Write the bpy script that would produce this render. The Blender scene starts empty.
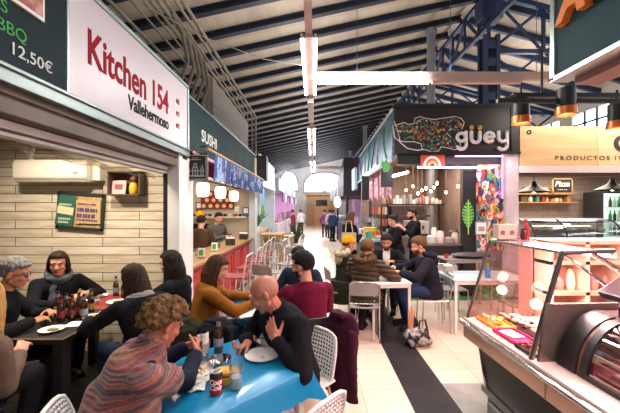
import bpy, bmesh, math, random
from mathutils import Vector, Matrix, noise
random.seed(7)
V = Vector
sc = bpy.context.scene
COL = sc.collection
PI = math.pi
FPX, HX, HY, CAMH = 330.0, 314.0, 208.0, 1.72      # focal length in pixels, vanishing point, eye height

def P(px, py, Y):
    """point of the hall seen at (px, py) of the photograph at depth Y"""
    return V(((px-HX)*Y/FPX, Y, CAMH-(py-HY)*Y/FPX))

# ------------------------------------------------------------------ materials
def lin(h):
    if isinstance(h, str):
        h = h.lstrip('#'); c = [int(h[i:i+2], 16)/255 for i in (0, 2, 4)]
    else:
        c = list(h)
    return [(x/12.92 if x <= .04045 else ((x+.055)/1.055)**2.4) for x in c]+[1.0]

MATS = {}
def nod(nt, kind, **kw):
    n = nt.nodes.new(kind)
    for k, v in kw.items():
        if k.startswith('i_'):
            n.inputs[k[2:].replace('_', ' ')].default_value = v
        else:
            setattr(n, k, v)
    return n

def mat(name, col, rough=.55, metal=0.0, col2=None, nscale=6.0, bump=0.0, bscale=40.0, emit=None, estr=0.0,
        trans=0.0, alpha=1.0, spec=.5, stretch=None, coat=0.0, sheen=0.0, contrast=(.35, .65)):
    if name in MATS: return MATS[name]
    m = bpy.data.materials.new(name); m.use_nodes = True
    nt = m.node_tree; b = nt.nodes['Principled BSDF']
    b.inputs['Base Color'].default_value = lin(col)
    b.inputs['Roughness'].default_value = rough
    b.inputs['Metallic'].default_value = metal
    b.inputs['Specular IOR Level'].default_value = spec
    b.inputs['Coat Weight'].default_value = coat
    b.inputs['Sheen Weight'].default_value = sheen
    if trans: b.inputs['Transmission Weight'].default_value = trans
    if alpha < 1: b.inputs['Alpha'].default_value = alpha
    if emit:
        b.inputs['Emission Color'].default_value = lin(emit)
        b.inputs['Emission Strength'].default_value = estr
    tc = None
    if col2 or bump:
        tc = nod(nt, 'ShaderNodeTexCoord')
        mp = nod(nt, 'ShaderNodeMapping')
        if stretch: mp.inputs['Scale'].default_value = stretch
        nt.links.new(tc.outputs['Object'], mp.inputs['Vector'])
    if col2:
        nz = nod(nt, 'ShaderNodeTexNoise', i_Scale=nscale, i_Detail=5.0, i_Roughness=.6)
        nt.links.new(mp.outputs[0], nz.inputs['Vector'])
        cr = nod(nt, 'ShaderNodeValToRGB')
        cr.color_ramp.elements[0].position, cr.color_ramp.elements[1].position = contrast
        cr.color_ramp.elements[0].color = lin(col); cr.color_ramp.elements[1].color = lin(col2)
        nt.links.new(nz.outputs['Fac'], cr.inputs['Fac'])
        nt.links.new(cr.outputs['Color'], b.inputs['Base Color'])
    if bump:
        nb = nod(nt, 'ShaderNodeTexNoise', i_Scale=bscale, i_Detail=4.0)
        nt.links.new(mp.outputs[0], nb.inputs['Vector'])
        bp = nod(nt, 'ShaderNodeBump', i_Strength=bump, i_Distance=.01)
        nt.links.new(nb.outputs['Fac'], bp.inputs['Height'])
        nt.links.new(bp.outputs['Normal'], b.inputs['Normal'])
    MATS[name] = m
    return m

def glass(name, tint='#ffffff', refl=.10, rough=.02, k=.3):
    """thin clear pane: mostly transparent, with a real mirror reflection that grows at grazing angles"""
    if name in MATS: return MATS[name]
    m = bpy.data.materials.new(name); m.use_nodes = True
    nt = m.node_tree; nt.nodes.clear()
    out = nod(nt, 'ShaderNodeOutputMaterial'); mx = nod(nt, 'ShaderNodeMixShader')
    tr = nod(nt, 'ShaderNodeBsdfTransparent'); gl = nod(nt, 'ShaderNodeBsdfGlossy')
    tr.inputs['Color'].default_value = lin(tint); gl.inputs['Roughness'].default_value = rough
    lw = nod(nt, 'ShaderNodeLayerWeight', i_Blend=.25)
    ma = nod(nt, 'ShaderNodeMath', operation='MULTIPLY_ADD')
    ma.inputs[1].default_value = k; ma.inputs[2].default_value = refl
    nt.links.new(lw.outputs['Fresnel'], ma.inputs[0]); nt.links.new(ma.outputs[0], mx.inputs['Fac'])
    nt.links.new(tr.outputs[0], mx.inputs[1]); nt.links.new(gl.outputs[0], mx.inputs[2])
    nt.links.new(mx.outputs[0], out.inputs['Surface'])
    MATS[name] = m
    return m

def emis(name, col, s):
    if name in MATS: return MATS[name]
    m = bpy.data.materials.new(name); m.use_nodes = True
    nt = m.node_tree; nt.nodes.clear()
    out = nod(nt, 'ShaderNodeOutputMaterial'); e = nod(nt, 'ShaderNodeEmission')
    e.inputs['Color'].default_value = lin(col); e.inputs['Strength'].default_value = s
    nt.links.new(e.outputs[0], out.inputs['Surface'])
    MATS[name] = m
    return m

def ramp_mat(name, stops, kind='voronoi', scale=10.0, rough=.6, stretch=None, const=True, bump=0.0, distort=0.0, detail=2.0):
    """procedural pattern whose value picks a colour from a ramp"""
    if name in MATS: return MATS[name]
    m = bpy.data.materials.new(name); m.use_nodes = True
    nt = m.node_tree; b = nt.nodes['Principled BSDF']; b.inputs['Roughness'].default_value = rough
    tc = nod(nt, 'ShaderNodeTexCoord'); mp = nod(nt, 'ShaderNodeMapping')
    if stretch: mp.inputs['Scale'].default_value = stretch
    nt.links.new(tc.outputs['Object'], mp.inputs['Vector'])
    vec = mp.outputs[0]
    if distort:
        dn = nod(nt, 'ShaderNodeTexNoise', i_Scale=scale*.6, i_Detail=3.0)
        nt.links.new(vec, dn.inputs['Vector'])
        mxn = nod(nt, 'ShaderNodeVectorMath', operation='MULTIPLY_ADD')
        mxn.inputs[1].default_value = (distort,)*3
        nt.links.new(dn.outputs['Color'], mxn.inputs[0]); nt.links.new(vec, mxn.inputs[2]); vec = mxn.outputs[0]
    if kind == 'voronoi':
        t = nod(nt, 'ShaderNodeTexVoronoi', i_Scale=scale); nt.links.new(vec, t.inputs['Vector'])
        sp = nod(nt, 'ShaderNodeSeparateColor'); nt.links.new(t.outputs['Color'], sp.inputs[0]); fac = sp.outputs[0]
    elif kind == 'wave':
        t = nod(nt, 'ShaderNodeTexWave', i_Scale=scale, i_Distortion=3.0, i_Detail=detail); t.bands_direction = 'Z'
        nt.links.new(vec, t.inputs['Vector']); fac = t.outputs['Fac']
    else:
        t = nod(nt, 'ShaderNodeTexNoise', i_Scale=scale, i_Detail=detail); nt.links.new(vec, t.inputs['Vector']); fac = t.outputs['Fac']
    cr = nod(nt, 'ShaderNodeValToRGB')
    if const: cr.color_ramp.interpolation = 'CONSTANT'
    el = cr.color_ramp.elements
    while len(el) < len(stops): el.new(.5)
    for e, (p, c) in zip(el, sorted(stops)):
        pass
    for i, (p, c) in enumerate(sorted(stops)):
        el[i].position = p; el[i].color = lin(c)
    nt.links.new(fac, cr.inputs['Fac']); nt.links.new(cr.outputs['Color'], b.inputs['Base Color'])
    if bump:
        bp = nod(nt, 'ShaderNodeBump', i_Strength=bump, i_Distance=.01)
        nt.links.new(fac, bp.inputs['Height']); nt.links.new(bp.outputs['Normal'], b.inputs['Normal'])
    MATS[name] = m
    return m

def brick_mat(name, c1, c2, mortar, bw, rh, ms=.006, rough=.6, axes='XZ', offset=.5, bump=.25, stain=None, spec=.4, off=(0, 0)):
    """boards, bricks or tiles: bw x rh metres, measured on the two given object axes"""
    if name in MATS: return MATS[name]
    m = bpy.data.materials.new(name); m.use_nodes = True
    nt = m.node_tree; b = nt.nodes['Principled BSDF']; b.inputs['Roughness'].default_value = rough
    b.inputs['Specular IOR Level'].default_value = spec
    tc = nod(nt, 'ShaderNodeTexCoord'); sx = nod(nt, 'ShaderNodeSeparateXYZ'); cx = nod(nt, 'ShaderNodeCombineXYZ')
    nt.links.new(tc.outputs['Object'], sx.inputs[0])
    for k, a in enumerate(axes):
        ad = nod(nt, 'ShaderNodeMath', operation='ADD'); ad.inputs[1].default_value = off[k]
        nt.links.new(sx.outputs[a], ad.inputs[0]); nt.links.new(ad.outputs[0], cx.inputs[k])
    t = nod(nt, 'ShaderNodeTexBrick'); t.offset = offset
    for k, v in (('Color1', lin(c1)), ('Color2', lin(c2)), ('Mortar', lin(mortar)), ('Scale', 1.0), ('Mortar Size', ms),
                 ('Mortar Smooth', .1), ('Brick Width', bw), ('Row Height', rh)):
        t.inputs[k].default_value = v
    nt.links.new(cx.outputs[0], t.inputs['Vector'])
    col = t.outputs['Color']
    if stain:
        nz = nod(nt, 'ShaderNodeTexNoise', i_Scale=stain[1], i_Detail=6.0, i_Roughness=.65)
        mp = nod(nt, 'ShaderNodeMapping'); mp.inputs['Scale'].default_value = stain[2]
        nt.links.new(tc.outputs['Object'], mp.inputs['Vector']); nt.links.new(mp.outputs[0], nz.inputs['Vector'])
        cr = nod(nt, 'ShaderNodeValToRGB'); cr.color_ramp.elements[0].position = .42; cr.color_ramp.elements[1].position = .7
        nt.links.new(nz.outputs['Fac'], cr.inputs['Fac'])
        mx = nod(nt, 'ShaderNodeMix', data_type='RGBA'); mx.inputs[7].default_value = lin(stain[0])
        mf = nod(nt, 'ShaderNodeMath', operation='MULTIPLY'); mf.inputs[1].default_value = stain[3]
        nt.links.new(cr.outputs['Color'], mf.inputs[0]); nt.links.new(mf.outputs[0], mx.inputs[0])
        nt.links.new(col, mx.inputs[6]); col = mx.outputs[2]
    nt.links.new(col, b.inputs['Base Color'])
    if bump:
        bp = nod(nt, 'ShaderNodeBump', i_Strength=bump, i_Distance=.01); bp.invert = True
        nt.links.new(t.outputs['Fac'], bp.inputs['Height']); nt.links.new(bp.outputs['Normal'], b.inputs['Normal'])
    MATS[name] = m
    return m

# ------------------------------------------------------------------ mesh builder
def frame_of(d):
    d = V(d).normalized()
    a = V((0, 0, 1)) if abs(d.z) < .9 else V((1, 0, 0))
    u = d.cross(a).normalized(); w = d.cross(u).normalized()
    return u, w

def rot(x=0, y=0, z=0):
    return (Matrix.Rotation(math.radians(z), 3, 'Z') @ Matrix.Rotation(math.radians(y), 3, 'Y') @ Matrix.Rotation(math.radians(x), 3, 'X'))

class MB:
    def __init__(s): s.v, s.f, s.m = [], [], []
    def add(s, vs, fs, m=0):
        b = len(s.v); s.v += [V(p) for p in vs]
        for f in fs: s.f.append([b+i for i in f]); s.m.append(m)
        return s
    def box(s, c, d, R=None, m=0):
        c = V(c); hx, hy, hz = d[0]/2, d[1]/2, d[2]/2
        vs = [V((x, y, z)) for x in (-hx, hx) for y in (-hy, hy) for z in (-hz, hz)]
        if R is not None: vs = [R @ p for p in vs]
        return s.add([c+p for p in vs], [(0, 1, 3, 2), (4, 6, 7, 5), (0, 4, 5, 1), (2, 3, 7, 6), (0, 2, 6, 4), (1, 5, 7, 3)], m)
    def span(s, a, b, m=0):
        a, b = V(a), V(b); return s.box((a+b)/2, [abs(b[i]-a[i]) for i in range(3)], None, m)
    def cyl(s, a, b, r, r2=None, n=14, m=0, cap=True):
        a, b = V(a), V(b); r2 = r if r2 is None else r2; u, w = frame_of(b-a)
        vs = [];
        for p, q in ((a, r), (b, r2)):
            vs += [p+(u*math.cos(2*PI*i/n)+w*math.sin(2*PI*i/n))*q for i in range(n)]
        fs = [(i, n+i, n+(i+1) % n, (i+1) % n) for i in range(n)]
        if cap: fs += [tuple(range(n)), tuple(range(2*n-1, n-1, -1))]
        return s.add(vs, fs, m)
    def tube(s, pts, r, n=8, m=0, closed=False):
        pts = [V(p) for p in pts]; k = len(pts); rs = r if isinstance(r, (list, tuple)) else [r]*k
        T = []
        for i in range(k):
            a = pts[(i-1) % k] if (i or closed) else pts[0]; b = pts[(i+1) % k] if (i < k-1 or closed) else pts[-1]
            T.append((b-a).normalized())
        u, w = frame_of(T[0]); vs = []
        for i in range(k):
            u = (u-T[i]*u.dot(T[i])).normalized(); w = T[i].cross(u)
            vs += [pts[i]+(u*math.cos(2*PI*j/n)+w*math.sin(2*PI*j/n))*rs[i] for j in range(n)]
        fs = []
        for i in range(k if closed else k-1):
            i2 = (i+1) % k
            fs += [(i*n+j, i*n+(j+1) % n, i2*n+(j+1) % n, i2*n+j) for j in range(n)]
        if not closed: fs += [tuple(range(n-1, -1, -1)), tuple((k-1)*n+j for j in range(n))]
        return s.add(vs, fs, m)
    def lathe(s, prof, c=(0, 0, 0), n=24, R=None, m=0):
        c = V(c); vs = []; k = len(prof)
        for (r, z) in prof:
            for j in range(n):
                p = V((r*math.cos(2*PI*j/n), r*math.sin(2*PI*j/n), z))
                vs.append(c+(R @ p if R is not None else p))
        fs = []
        for i in range(k-1):
            fs += [(i*n+j, i*n+(j+1) % n, (i+1)*n+(j+1) % n, (i+1)*n+j) for j in range(n)]
        if prof[0][0] > 1e-4: fs.append(tuple(range(n-1, -1, -1)))
        if prof[-1][0] > 1e-4: fs.append(tuple((k-1)*n+j for j in range(n)))
        return s.add(vs, fs, m)
    def ell(s, c, r, R=None, nu=14, nv=9, m=0):
        c = V(c); r = (r, r, r) if not hasattr(r, '__len__') else r
        vs = [V((0, 0, r[2]))]
        for i in range(1, nv):
            a = PI*i/nv
            vs += [V((r[0]*math.sin(a)*math.cos(2*PI*j/nu), r[1]*math.sin(a)*math.sin(2*PI*j/nu), r[2]*math.cos(a))) for j in range(nu)]
        vs.append(V((0, 0, -r[2])))
        if R is not None: vs = [R @ p for p in vs]
        fs = [(0, 1+j, 1+(j+1) % nu) for j in range(nu)]
        for i in range(nv-2):
            a = 1+i*nu; b = a+nu
            fs += [(a+j, b+j, b+(j+1) % nu, a+(j+1) % nu) for j in range(nu)]
        L = len(vs)-1; a = 1+(nv-2)*nu
        fs += [(L, a+(j+1) % nu, a+j) for j in range(nu)]
        return s.add([c+p for p in vs], fs, m)
    def caps(s, a, b, r, r2=None, n=12, m=0):
        """tapered capsule"""
        a, b = V(a), V(b); r2 = r if r2 is None else r2
        if (b-a).length < 1e-5: return s.ell(a, r, None, n, 8, m)
        d = (b-a).normalized(); pts, rs = [], []
        for k in (-.98, -.75, -.4, 0): pts.append(a+d*r*k); rs.append(r*math.sqrt(max(0, 1-k*k))+1e-4)
        for k in (0, .4, .75, .98): pts.append(b+d*r2*k); rs.append(r2*math.sqrt(max(0, 1-k*k))+1e-4)
        return s.tube(pts, rs, n, m)
    def chain(s, pts, rs, n=12, m=0):
        for i in range(len(pts)-1): s.caps(pts[i], pts[i+1], rs[i], rs[i+1], n, m)
        return s
    def loft(s, rings, n=24, m=0, cap=True):
        """rings: (centre, u half axis, v half axis) as vectors"""
        vs = []; k = len(rings)
        for c, u, v in rings:
            vs += [V(c)+V(u)*math.cos(2*PI*j/n)+V(v)*math.sin(2*PI*j/n) for j in range(n)]
        fs = []
        for i in range(k-1):
            fs += [(i*n+j, i*n+(j+1) % n, (i+1)*n+(j+1) % n, (i+1)*n+j) for j in range(n)]
        if cap: fs += [tuple(range(n-1, -1, -1)), tuple((k-1)*n+j for j in range(n))]
        return s.add(vs, fs, m)
    def prism(s, poly, o, u, v, w, m=0):
        """flat outline poly (list of 2-D points in the u, v axes at o) given the thickness vector w"""
        o, u, v, w = V(o), V(u), V(v), V(w); n = len(poly)
        a = [o+u*p[0]+v*p[1] for p in poly]; vs = a+[p+w for p in a]
        fs = [tuple(range(n-1, -1, -1)), tuple(range(n, 2*n))]+[(i, (i+1) % n, n+(i+1) % n, n+i) for i in range(n)]
        return s.add(vs, fs, m)
    def sheet(s, fn, nu, nv, thick=.003, m=0):
        vs = [V(fn(i/nu, j/nv)) for i in range(nu+1) for j in range(nv+1)]; N = len(vs); W = nv+1
        nrm = []
        for i in range(nu+1):
            for j in range(nv+1):
                a = vs[min(i+1, nu)*W+j]-vs[max(i-1, 0)*W+j]; b = vs[i*W+min(j+1, nv)]-vs[i*W+max(j-1, 0)]
                q = a.cross(b); nrm.append(q.normalized() if q.length > 1e-9 else V((0, 0, 1)))
        vs2 = vs+[p-q*thick for p, q in zip(vs, nrm)]
        fs = []
        for i in range(nu):
            for j in range(nv):
                q = (i*W+j, (i+1)*W+j, (i+1)*W+j+1, i*W+j+1)
                fs.append(q); fs.append(tuple(N+k for k in reversed(q)))
        edge = [i*W for i in range(nu+1)]+[nu*W+j for j in range(1, nv+1)]+[i*W+nv for i in range(nu-1, -1, -1)]+[j for j in range(nv-1, 0, -1)]
        for i in range(len(edge)):
            a, b = edge[i], edge[(i+1) % len(edge)]; fs.append((b, a, N+a, N+b))
        return s.add(vs2, fs, m)
    def mesh(s, name):
        me = bpy.data.meshes.new(name); me.from_pydata([tuple(p) for p in s.v], [], s.f)
        return me
    def build(s, name, mats, parent=None, loc=(0, 0, 0), rz=0.0, smooth=35, bevel=0.0, seg=2):
        me = s.mesh(name)
        mats = mats if isinstance(mats, (list, tuple)) else [mats]
        for q in mats: me.materials.append(q)
        me.polygons.foreach_set('material_index', s.m)
        bm = bmesh.new(); bm.from_mesh(me)
        if bevel:
            es = [e for e in bm.edges if len(e.link_faces) == 2 and e.calc_face_angle(0) > .6]
            bmesh.ops.bevel(bm, geom=es, offset=bevel, segments=seg, affect='EDGES', profile=.5, clamp_overlap=True)
        bmesh.ops.recalc_face_normals(bm, faces=bm.faces)
        bm.to_mesh(me); bm.free()
        return link(name, me, parent, loc, rz, smooth)

def link(name, me, parent=None, loc=(0, 0, 0), rz=0.0, smooth=35):
    if smooth:
        me.polygons.foreach_set('use_smooth', [True]*len(me.polygons))
        if smooth < 180: me.set_sharp_from_angle(angle=math.radians(smooth))
    o = bpy.data.objects.new(name, me); COL.objects.link(o)
    o.location = loc; o.rotation_euler = (0, 0, rz)
    if parent is not None: o.parent = parent
    return o

def tag(o, label, cat, group=None):
    o['label'] = label; o['category'] = cat
    if group: o['group'] = group
    return o

def thing(name, label, cat, loc=(0, 0, 0), rz=0.0, group=None):
    o = bpy.data.objects.new(name, None); COL.objects.link(o); o.empty_display_size = .1
    o.location = loc; o.rotation_euler = (0, 0, rz)
    return tag(o, label, cat, group)

def struct(o): o['kind'] = 'structure'; return o
def stuff(o): o['kind'] = 'stuff'; return o

def dup(root, loc, rz=0.0, label=None, group=None, scale=None):
    r = root.copy(); COL.objects.link(r); r.location = loc; r.rotation_euler = (0, 0, rz)
    if label: r['label'] = label
    if group: r['group'] = group
    if scale: r.scale = scale
    for ch in list(root.children):
        c = ch.copy(); COL.objects.link(c); c.parent = r
        for g in ch.children:
            d = g.copy(); COL.objects.link(d); d.parent = c
    return r

def text_mesh(body, size, extrude=.004, offset=0.0, align='LEFT', shear=0.0, spacing=1.0):
    cu = bpy.data.curves.new('lettering', 'FONT'); cu.body = body; cu.size = size; cu.extrude = extrude
    cu.offset = offset; cu.align_x = align; cu.shear = shear; cu.space_character = spacing; cu.resolution_u = 4
    o = bpy.data.objects.new('lettering', cu); COL.objects.link(o)
    dg = bpy.context.evaluated_depsgraph_get()
    me = bpy.data.meshes.new_from_object(o.evaluated_get(dg))
    bpy.data.objects.remove(o); bpy.data.curves.remove(cu)
    return me

def lettering(name, body, size, m, origin, u, v, parent=None, fit=None, **kw):
    """text as flat relief lettering: u = reading direction, v = up, both unit vectors; fit = wanted width"""
    me = text_mesh(body, size, **kw)
    u, v = V(u), V(v); w = u.cross(v); sx = 1.0
    if fit:
        xs = [p.co.x for p in me.vertices]; sx = fit/(max(xs)-min(xs))
        x0 = min(xs)
    else: x0 = 0
    o = V(origin)
    for p in me.vertices:
        c = p.co.copy(); p.co = o+u*((c.x-x0)*sx)+v*c.y+w*c.z
    me.materials.clear(); me.materials.append(m)
    return link(name, me, parent, smooth=0)

def remesh(mb, name, voxel, mats, matfn=None, parent=None, disp=None, smooth_it=2, loc=(0, 0, 0), rz=0.0):
    """fuse the closed pieces of mb into one continuous skin"""
    me = mb.mesh('tmp'); bm = bmesh.new(); bm.from_mesh(me); bmesh.ops.recalc_face_normals(bm, faces=bm.faces); bm.to_mesh(me); bm.free()
    o = bpy.data.objects.new('tmp', me); COL.objects.link(o)
    md = o.modifiers.new('r', 'REMESH'); md.mode = 'VOXEL'; md.voxel_size = voxel; md.adaptivity = 0.0
    if smooth_it:
        sm = o.modifiers.new('s', 'SMOOTH'); sm.factor = .5; sm.iterations = smooth_it
    dg = bpy.context.evaluated_depsgraph_get()
    r = bpy.data.meshes.new_from_object(o.evaluated_get(dg)); r.name = name
    bpy.data.objects.remove(o); bpy.data.meshes.remove(me)
    r.materials.clear()
    for q in mats: r.materials.append(q)
    if disp:
        ns = [v.normal.copy() for v in r.vertices]
        for v, n in zip(r.vertices, ns): v.co += n*disp(v.co)
    if matfn:
        r.polygons.foreach_set('material_index', [matfn(p.center) for p in r.polygons])
    return link(name, r, parent, loc, rz, 180)
# ------------------------------------------------------------------ people
SKIN = {
    'fair': mat('skin_fair', '#c9967d', .5, col2='#bd826c', nscale=14, bump=.05, bscale=160, spec=.35),
    'rosy': mat('skin_rosy', '#bd7d66', .42, col2='#ab6753', nscale=12, bump=.05, bscale=160, spec=.4),
    'tan': mat('skin_tan', '#b98263', .5, col2='#a8714f', nscale=14, bump=.05, bscale=160, spec=.35),
}
EYEW = mat('eye_white', '#b5aaa2', .4); EYED = mat('eye_iris', '#2a1b14', .15)
LIP = mat('lip', '#b0605a', .45); LIPR = mat('lip_red', '#a8393c', .4)
def hairmat(n, c, c2): return mat('hair_'+n, c, .65, col2=c2, nscale=60, bump=.6, bscale=180, stretch=(1, 1, .25), spec=.12)
HAIR = dict(
    black=hairmat('black', '#14100f', '#2a211d'), dark=hairmat('dark', '#231813', '#3a2a20'),
    brown=hairmat('brown', '#4a3222', '#6b4c34'), chestnut=hairmat('chestnut', '#2f1f16', '#4d3323'),
    curl=hairmat('curl', '#3d2b1c', '#80603e'), grey=hairmat('grey', '#4f4c4a', '#8b8783'),
    blonde=hairmat('blonde', '#8f6a3a', '#c39a5e'), stubble=mat('hair_stubble', '#b5816b', .6, col2='#a57462', nscale=60))

def cloth(n, c, c2=None, rough=.9, bump=.25, bscale=90, nscale=9, sheen=.0, **k):
    return mat('cloth_'+n, c, rough, col2=c2, bump=bump, bscale=bscale, nscale=nscale, sheen=sheen, spec=.12, **k)

def hand(mb, W, f, n, t, s=1.0, curl=25, spread=3, thumb=.5):
    """palm with four jointed unequal fingers and a thumb from the side of the palm; f finger direction, n palm side, t thumb side"""
    f, n, t = f.normalized(), n.normalized(), t.normalized()
    R = Matrix((t, f, n)).transposed()
    c = W+f*.048*s
    mb.ell(c, (.041*s, .055*s, .0155*s), R, 14, 9)
    mb.caps(W-f*.02*s, W+f*.03*s, .026*s, .027*s)
    for k, (off, L) in enumerate(((.030, .073), (.0105, .082), (-.010, .076), (-.029, .060))):
        p = W+f*(.088-.004*abs(k-1))*s+t*off*s
        d = (f+t*math.tan(math.radians(spread*(1.5-k)))).normalized()
        mb.caps(W+f*.05*s+t*off*.8*s, p, .0105*s, .0098*s, 8)
        ang = math.radians(curl*(.75+.12*k))
        for j, (fr, r0, r1) in enumerate(((.46, .0096, .0088), (.30, .0088, .008), (.24, .008, .007))):
            ax = d.cross(n).normalized()
            d = (Matrix.Rotation(ang*(1.0 if j else .8), 3, ax) @ d)
            n2 = ax.cross(d)
            q = p+d*L*fr*s; mb.caps(p, q, r0*s, r1*s, 8); p = q
            n = n2 if n2.dot(n) > 0 else -n2
    n0 = R.col[2]
    p = W+f*.022*s+t*.026*s; d = (f*.62+t*.62+n0*.35).normalized()
    for (L, r0, r1, turn) in ((.042, .0145, .0115, 0), (.032, .0112, .0098, .35*thumb), (.026, .0096, .0075, .35*thumb)):
        d = (d+f*turn*.9+n0*turn).normalized(); q = p+d*L*s
        mb.caps(p, q, r0*s, r1*s, 8); p = q

def person(label, loc, face, pose='sit', s=1.0, lean=8, side=0, twist=0, yaw=0, pitch=8, hands=None, hair=('short', 'dark'),
           top=None, legs=None, shoes=None, skin='fair', vox=.009, beard=None, lip=None, seat=.45, group=None, bulk=1.0, knees=None,
           curl=(28, 28), hdir=None, hnrm=None, pole=None, legstep=0.0, face_detail=True, stubble=False):
    loc = V(loc); h = math.atan2(-face[0], face[1])
    Rw = Matrix.Rotation(h, 3, 'Z'); inv = Rw.transposed()
    T = thing('person', label, 'person', loc, h, group)
    hipz = (seat+.085*s) if pose == 'sit' else .90*s
    top = dict(top or {}); hands = hands or {}; hdir = hdir or {}; hnrm = hnrm or {}; pole = pole or {}
    def L(w): return inv @ (V(w)-loc)
    # --- spine
    def tor(q):
        """position and frame at arc length q above the hips"""
        n = max(1, int(abs(q)/.02)); p = V((0, 0, hipz)); R = Matrix.Identity(3)
        for i in range(n):
            u = (i+.5)/n*q
            k = min(1.0, max(0.0, (u+.05*s)/(.30*s)))
            R = Matrix.Rotation(math.radians(twist*k), 3, 'Z') @ Matrix.Rotation(math.radians(side*k), 3, 'Y') @ Matrix.Rotation(math.radians(-lean*(k if u < .4*s else 1)), 3, 'X')
            p = p+R @ V((0, 0, q/n))
        return p, R
    RINGS = [(-.09, .13, .10, 0), (-.05, .165, .122, -.005), (.02, .168, .122, -.005), (.11, .148, .105, 0), (.20, .146, .104, .004), (.30, .165, .114, .008),
             (.38, .178, .110, .004), (.43, .160, .090, -.004), (.465, .112, .075, -.01), (.495, .066, .058, -.008)]
    def torso(mb, inf=0.0, lo=-.2, hi=.6, wide=1.0, n=26):
        rr = []
        for (q, w, d, y) in RINGS:
            if q < lo or q > hi: continue
            p, R = tor(q*s); k2 = inf+(.014 if inf and q >= .43 else 0); w2, d2 = (w*wide*s*bulk+k2), (d*s*bulk+k2)
            rr.append((p+R @ V((0, y*s, 0)), R @ V((w2, 0, 0)), R @ V((0, d2, 0))))
        mb.loft(rr, n); return rr
    N, RN = tor(.485*s)
    Rh = Matrix.Rotation(math.radians(yaw), 3, 'Z') @ Matrix.Rotation(math.radians(-pitch), 3, 'X')
    neck_top = N+RN @ V((0, .012*s, .055*s))
    Hc = neck_top+Rh @ V((0, .02*s, .10*s))
    hs = s*.98
    def hp(x, y, z): return Hc+Rh @ (V((x, y, z))*hs)
    # --- arms by two-bone IK
    arms = {}
    for sg, key in ((-1, 'L'), (1, 'R')):
        pS, RS = tor(.425*s); S = pS+RS @ V((sg*.182*s*(.5+.5*bulk), -.005, -.005))
        a, b = .285*s, .25*s
        if hands.get(key) is not None: W = L(hands[key])
        elif pose == 'sit': W = V((sg*.13*s, .30*s, hipz+.11*s))
        else: W = S+V((sg*.07*s, .06*s, -.51*s))
        d = W-S
        if d.length > (a+b)*.985: W = S+d.normalized()*(a+b)*.985; d = W-S
        if d.length < .12*s: W = S+d.normalized()*.12*s; d = W-S
        D = d.length; x = (a*a-b*b+D*D)/(2*D); hh = math.sqrt(max(0, a*a-x*x))
        pd = V(pole.get(key, (sg*.95, -.35, -.45) if pose == 'sit' else (sg*.55, -.45, -.8))); u = d.normalized(); pd = (pd-u*pd.dot(u)).normalized()
        E = S+u*x+pd*hh
        fd = inv @ V(hdir[key]) if key in hdir else (W-E).normalized()
        nn = inv @ V(hnrm[key]) if key in hnrm else V((-sg*.35, 0, -1))
        nn = (nn-fd*nn.dot(fd)).normalized(); t = fd.cross(nn)*sg
        arms[sg] = (S, E, W, fd, nn, t)
    # --- legs
    lg = {}
    for sg in (-1, 1):
        H = V((sg*.088*s, 0, hipz-.01))
        if pose == 'sit':
            kx = sg*.12*s if not knees else knees[0 if sg < 0 else 1]
            K = H+V((kx-sg*.088*s, .43*s, .005)); A = V((K.x, K.y-.15+(.05 if sg > 0 else -.02), .085*s))
        else:
            A = V((sg*.10*s, -.02+sg*legstep*s, .085*s)); K = (H+A)/2+V((0, .035*s, 0))
        lg[sg] = (H, K, A)
    # --- body: one continuous skin
    mb = MB(); torso(mb)
    mb.caps(N-RN @ V((0, 0, .03*s)), hp(0, -.018, -.06), .056*s, .053*s)
    mb.ell(hp(0, -.012, .03), (.076*hs, .097*hs, .090*hs), Rh, 22, 14)
    mb.ell(hp(0, .022, -.036), (.063*hs, .069*hs, .082*hs), Rh, 20, 12)
    mb.ell(hp(0, .060, -.098), (.027*hs, .024*hs, .019*hs), Rh)
    for sg in (-1, 1):
        mb.caps(hp(sg*.052, .0, -.058), hp(sg*.012, .062, -.10), .020*hs, .019*hs)
        mb.ell(hp(sg*.037, .061, -.028), (.025*hs, .025*hs, .022*hs), Rh)
        mb.ell(hp(sg*.030, .071, .002), .0122*hs, None, 12, 8)
        mb.ell(hp(sg*.081, -.012, -.008), (.010*hs, .020*hs, .033*hs), Rh @ rot(x=-8, z=sg*18))
        mb.ell(hp(sg*.011, .093, -.035), .0085*hs, None, 10, 7)
    mb.caps(hp(-.042, .078, .024), hp(.042, .078, .024), .0115*hs)
    mb.caps(hp(0, .084, .010), hp(0, .101, -.029), .0085*hs, .0125*hs)
    mb.ell(hp(0, .083, -.0645), (.023*hs, .013*hs, .006*hs), Rh); mb.ell(hp(0, .081, -.0745), (.019*hs, .014*hs, .007*hs), Rh)
    for sg in (-1, 1):
        S, E, W, fd, nn, t = arms[sg]
        mb.caps(tor(.43*s)[0]+RN @ V((sg*.10*s, 0, 0)), S-V((0,0,.012*s)), .046*s, .050*s)
        mb.chain([S, E, W], [.050*s, .040*s, .027*s]); hand(mb, W, fd, nn, t, s, curl[0 if sg < 0 else 1])
        H, K, A = lg[sg]
        mb.chain([H, K, A], [.082*s, .056*s, .038*s]); mb.caps(A+V((0, -.03*s, -.045*s)), A+V((0, .13*s, -.055*s)), .036*s, .028*s)
    hi = {}
    sk = SKIN[skin]; hm = HAIR[hair[1]] if hair else HAIR['dark']; bm_ = HAIR[beard] if beard else hm
    mats = [sk, EYEW, EYED, LIPR if lip == 'red' else LIP, HAIR['brown'] if stubble else hm, bm_]
    Rhi = Rh.transposed()
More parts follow.
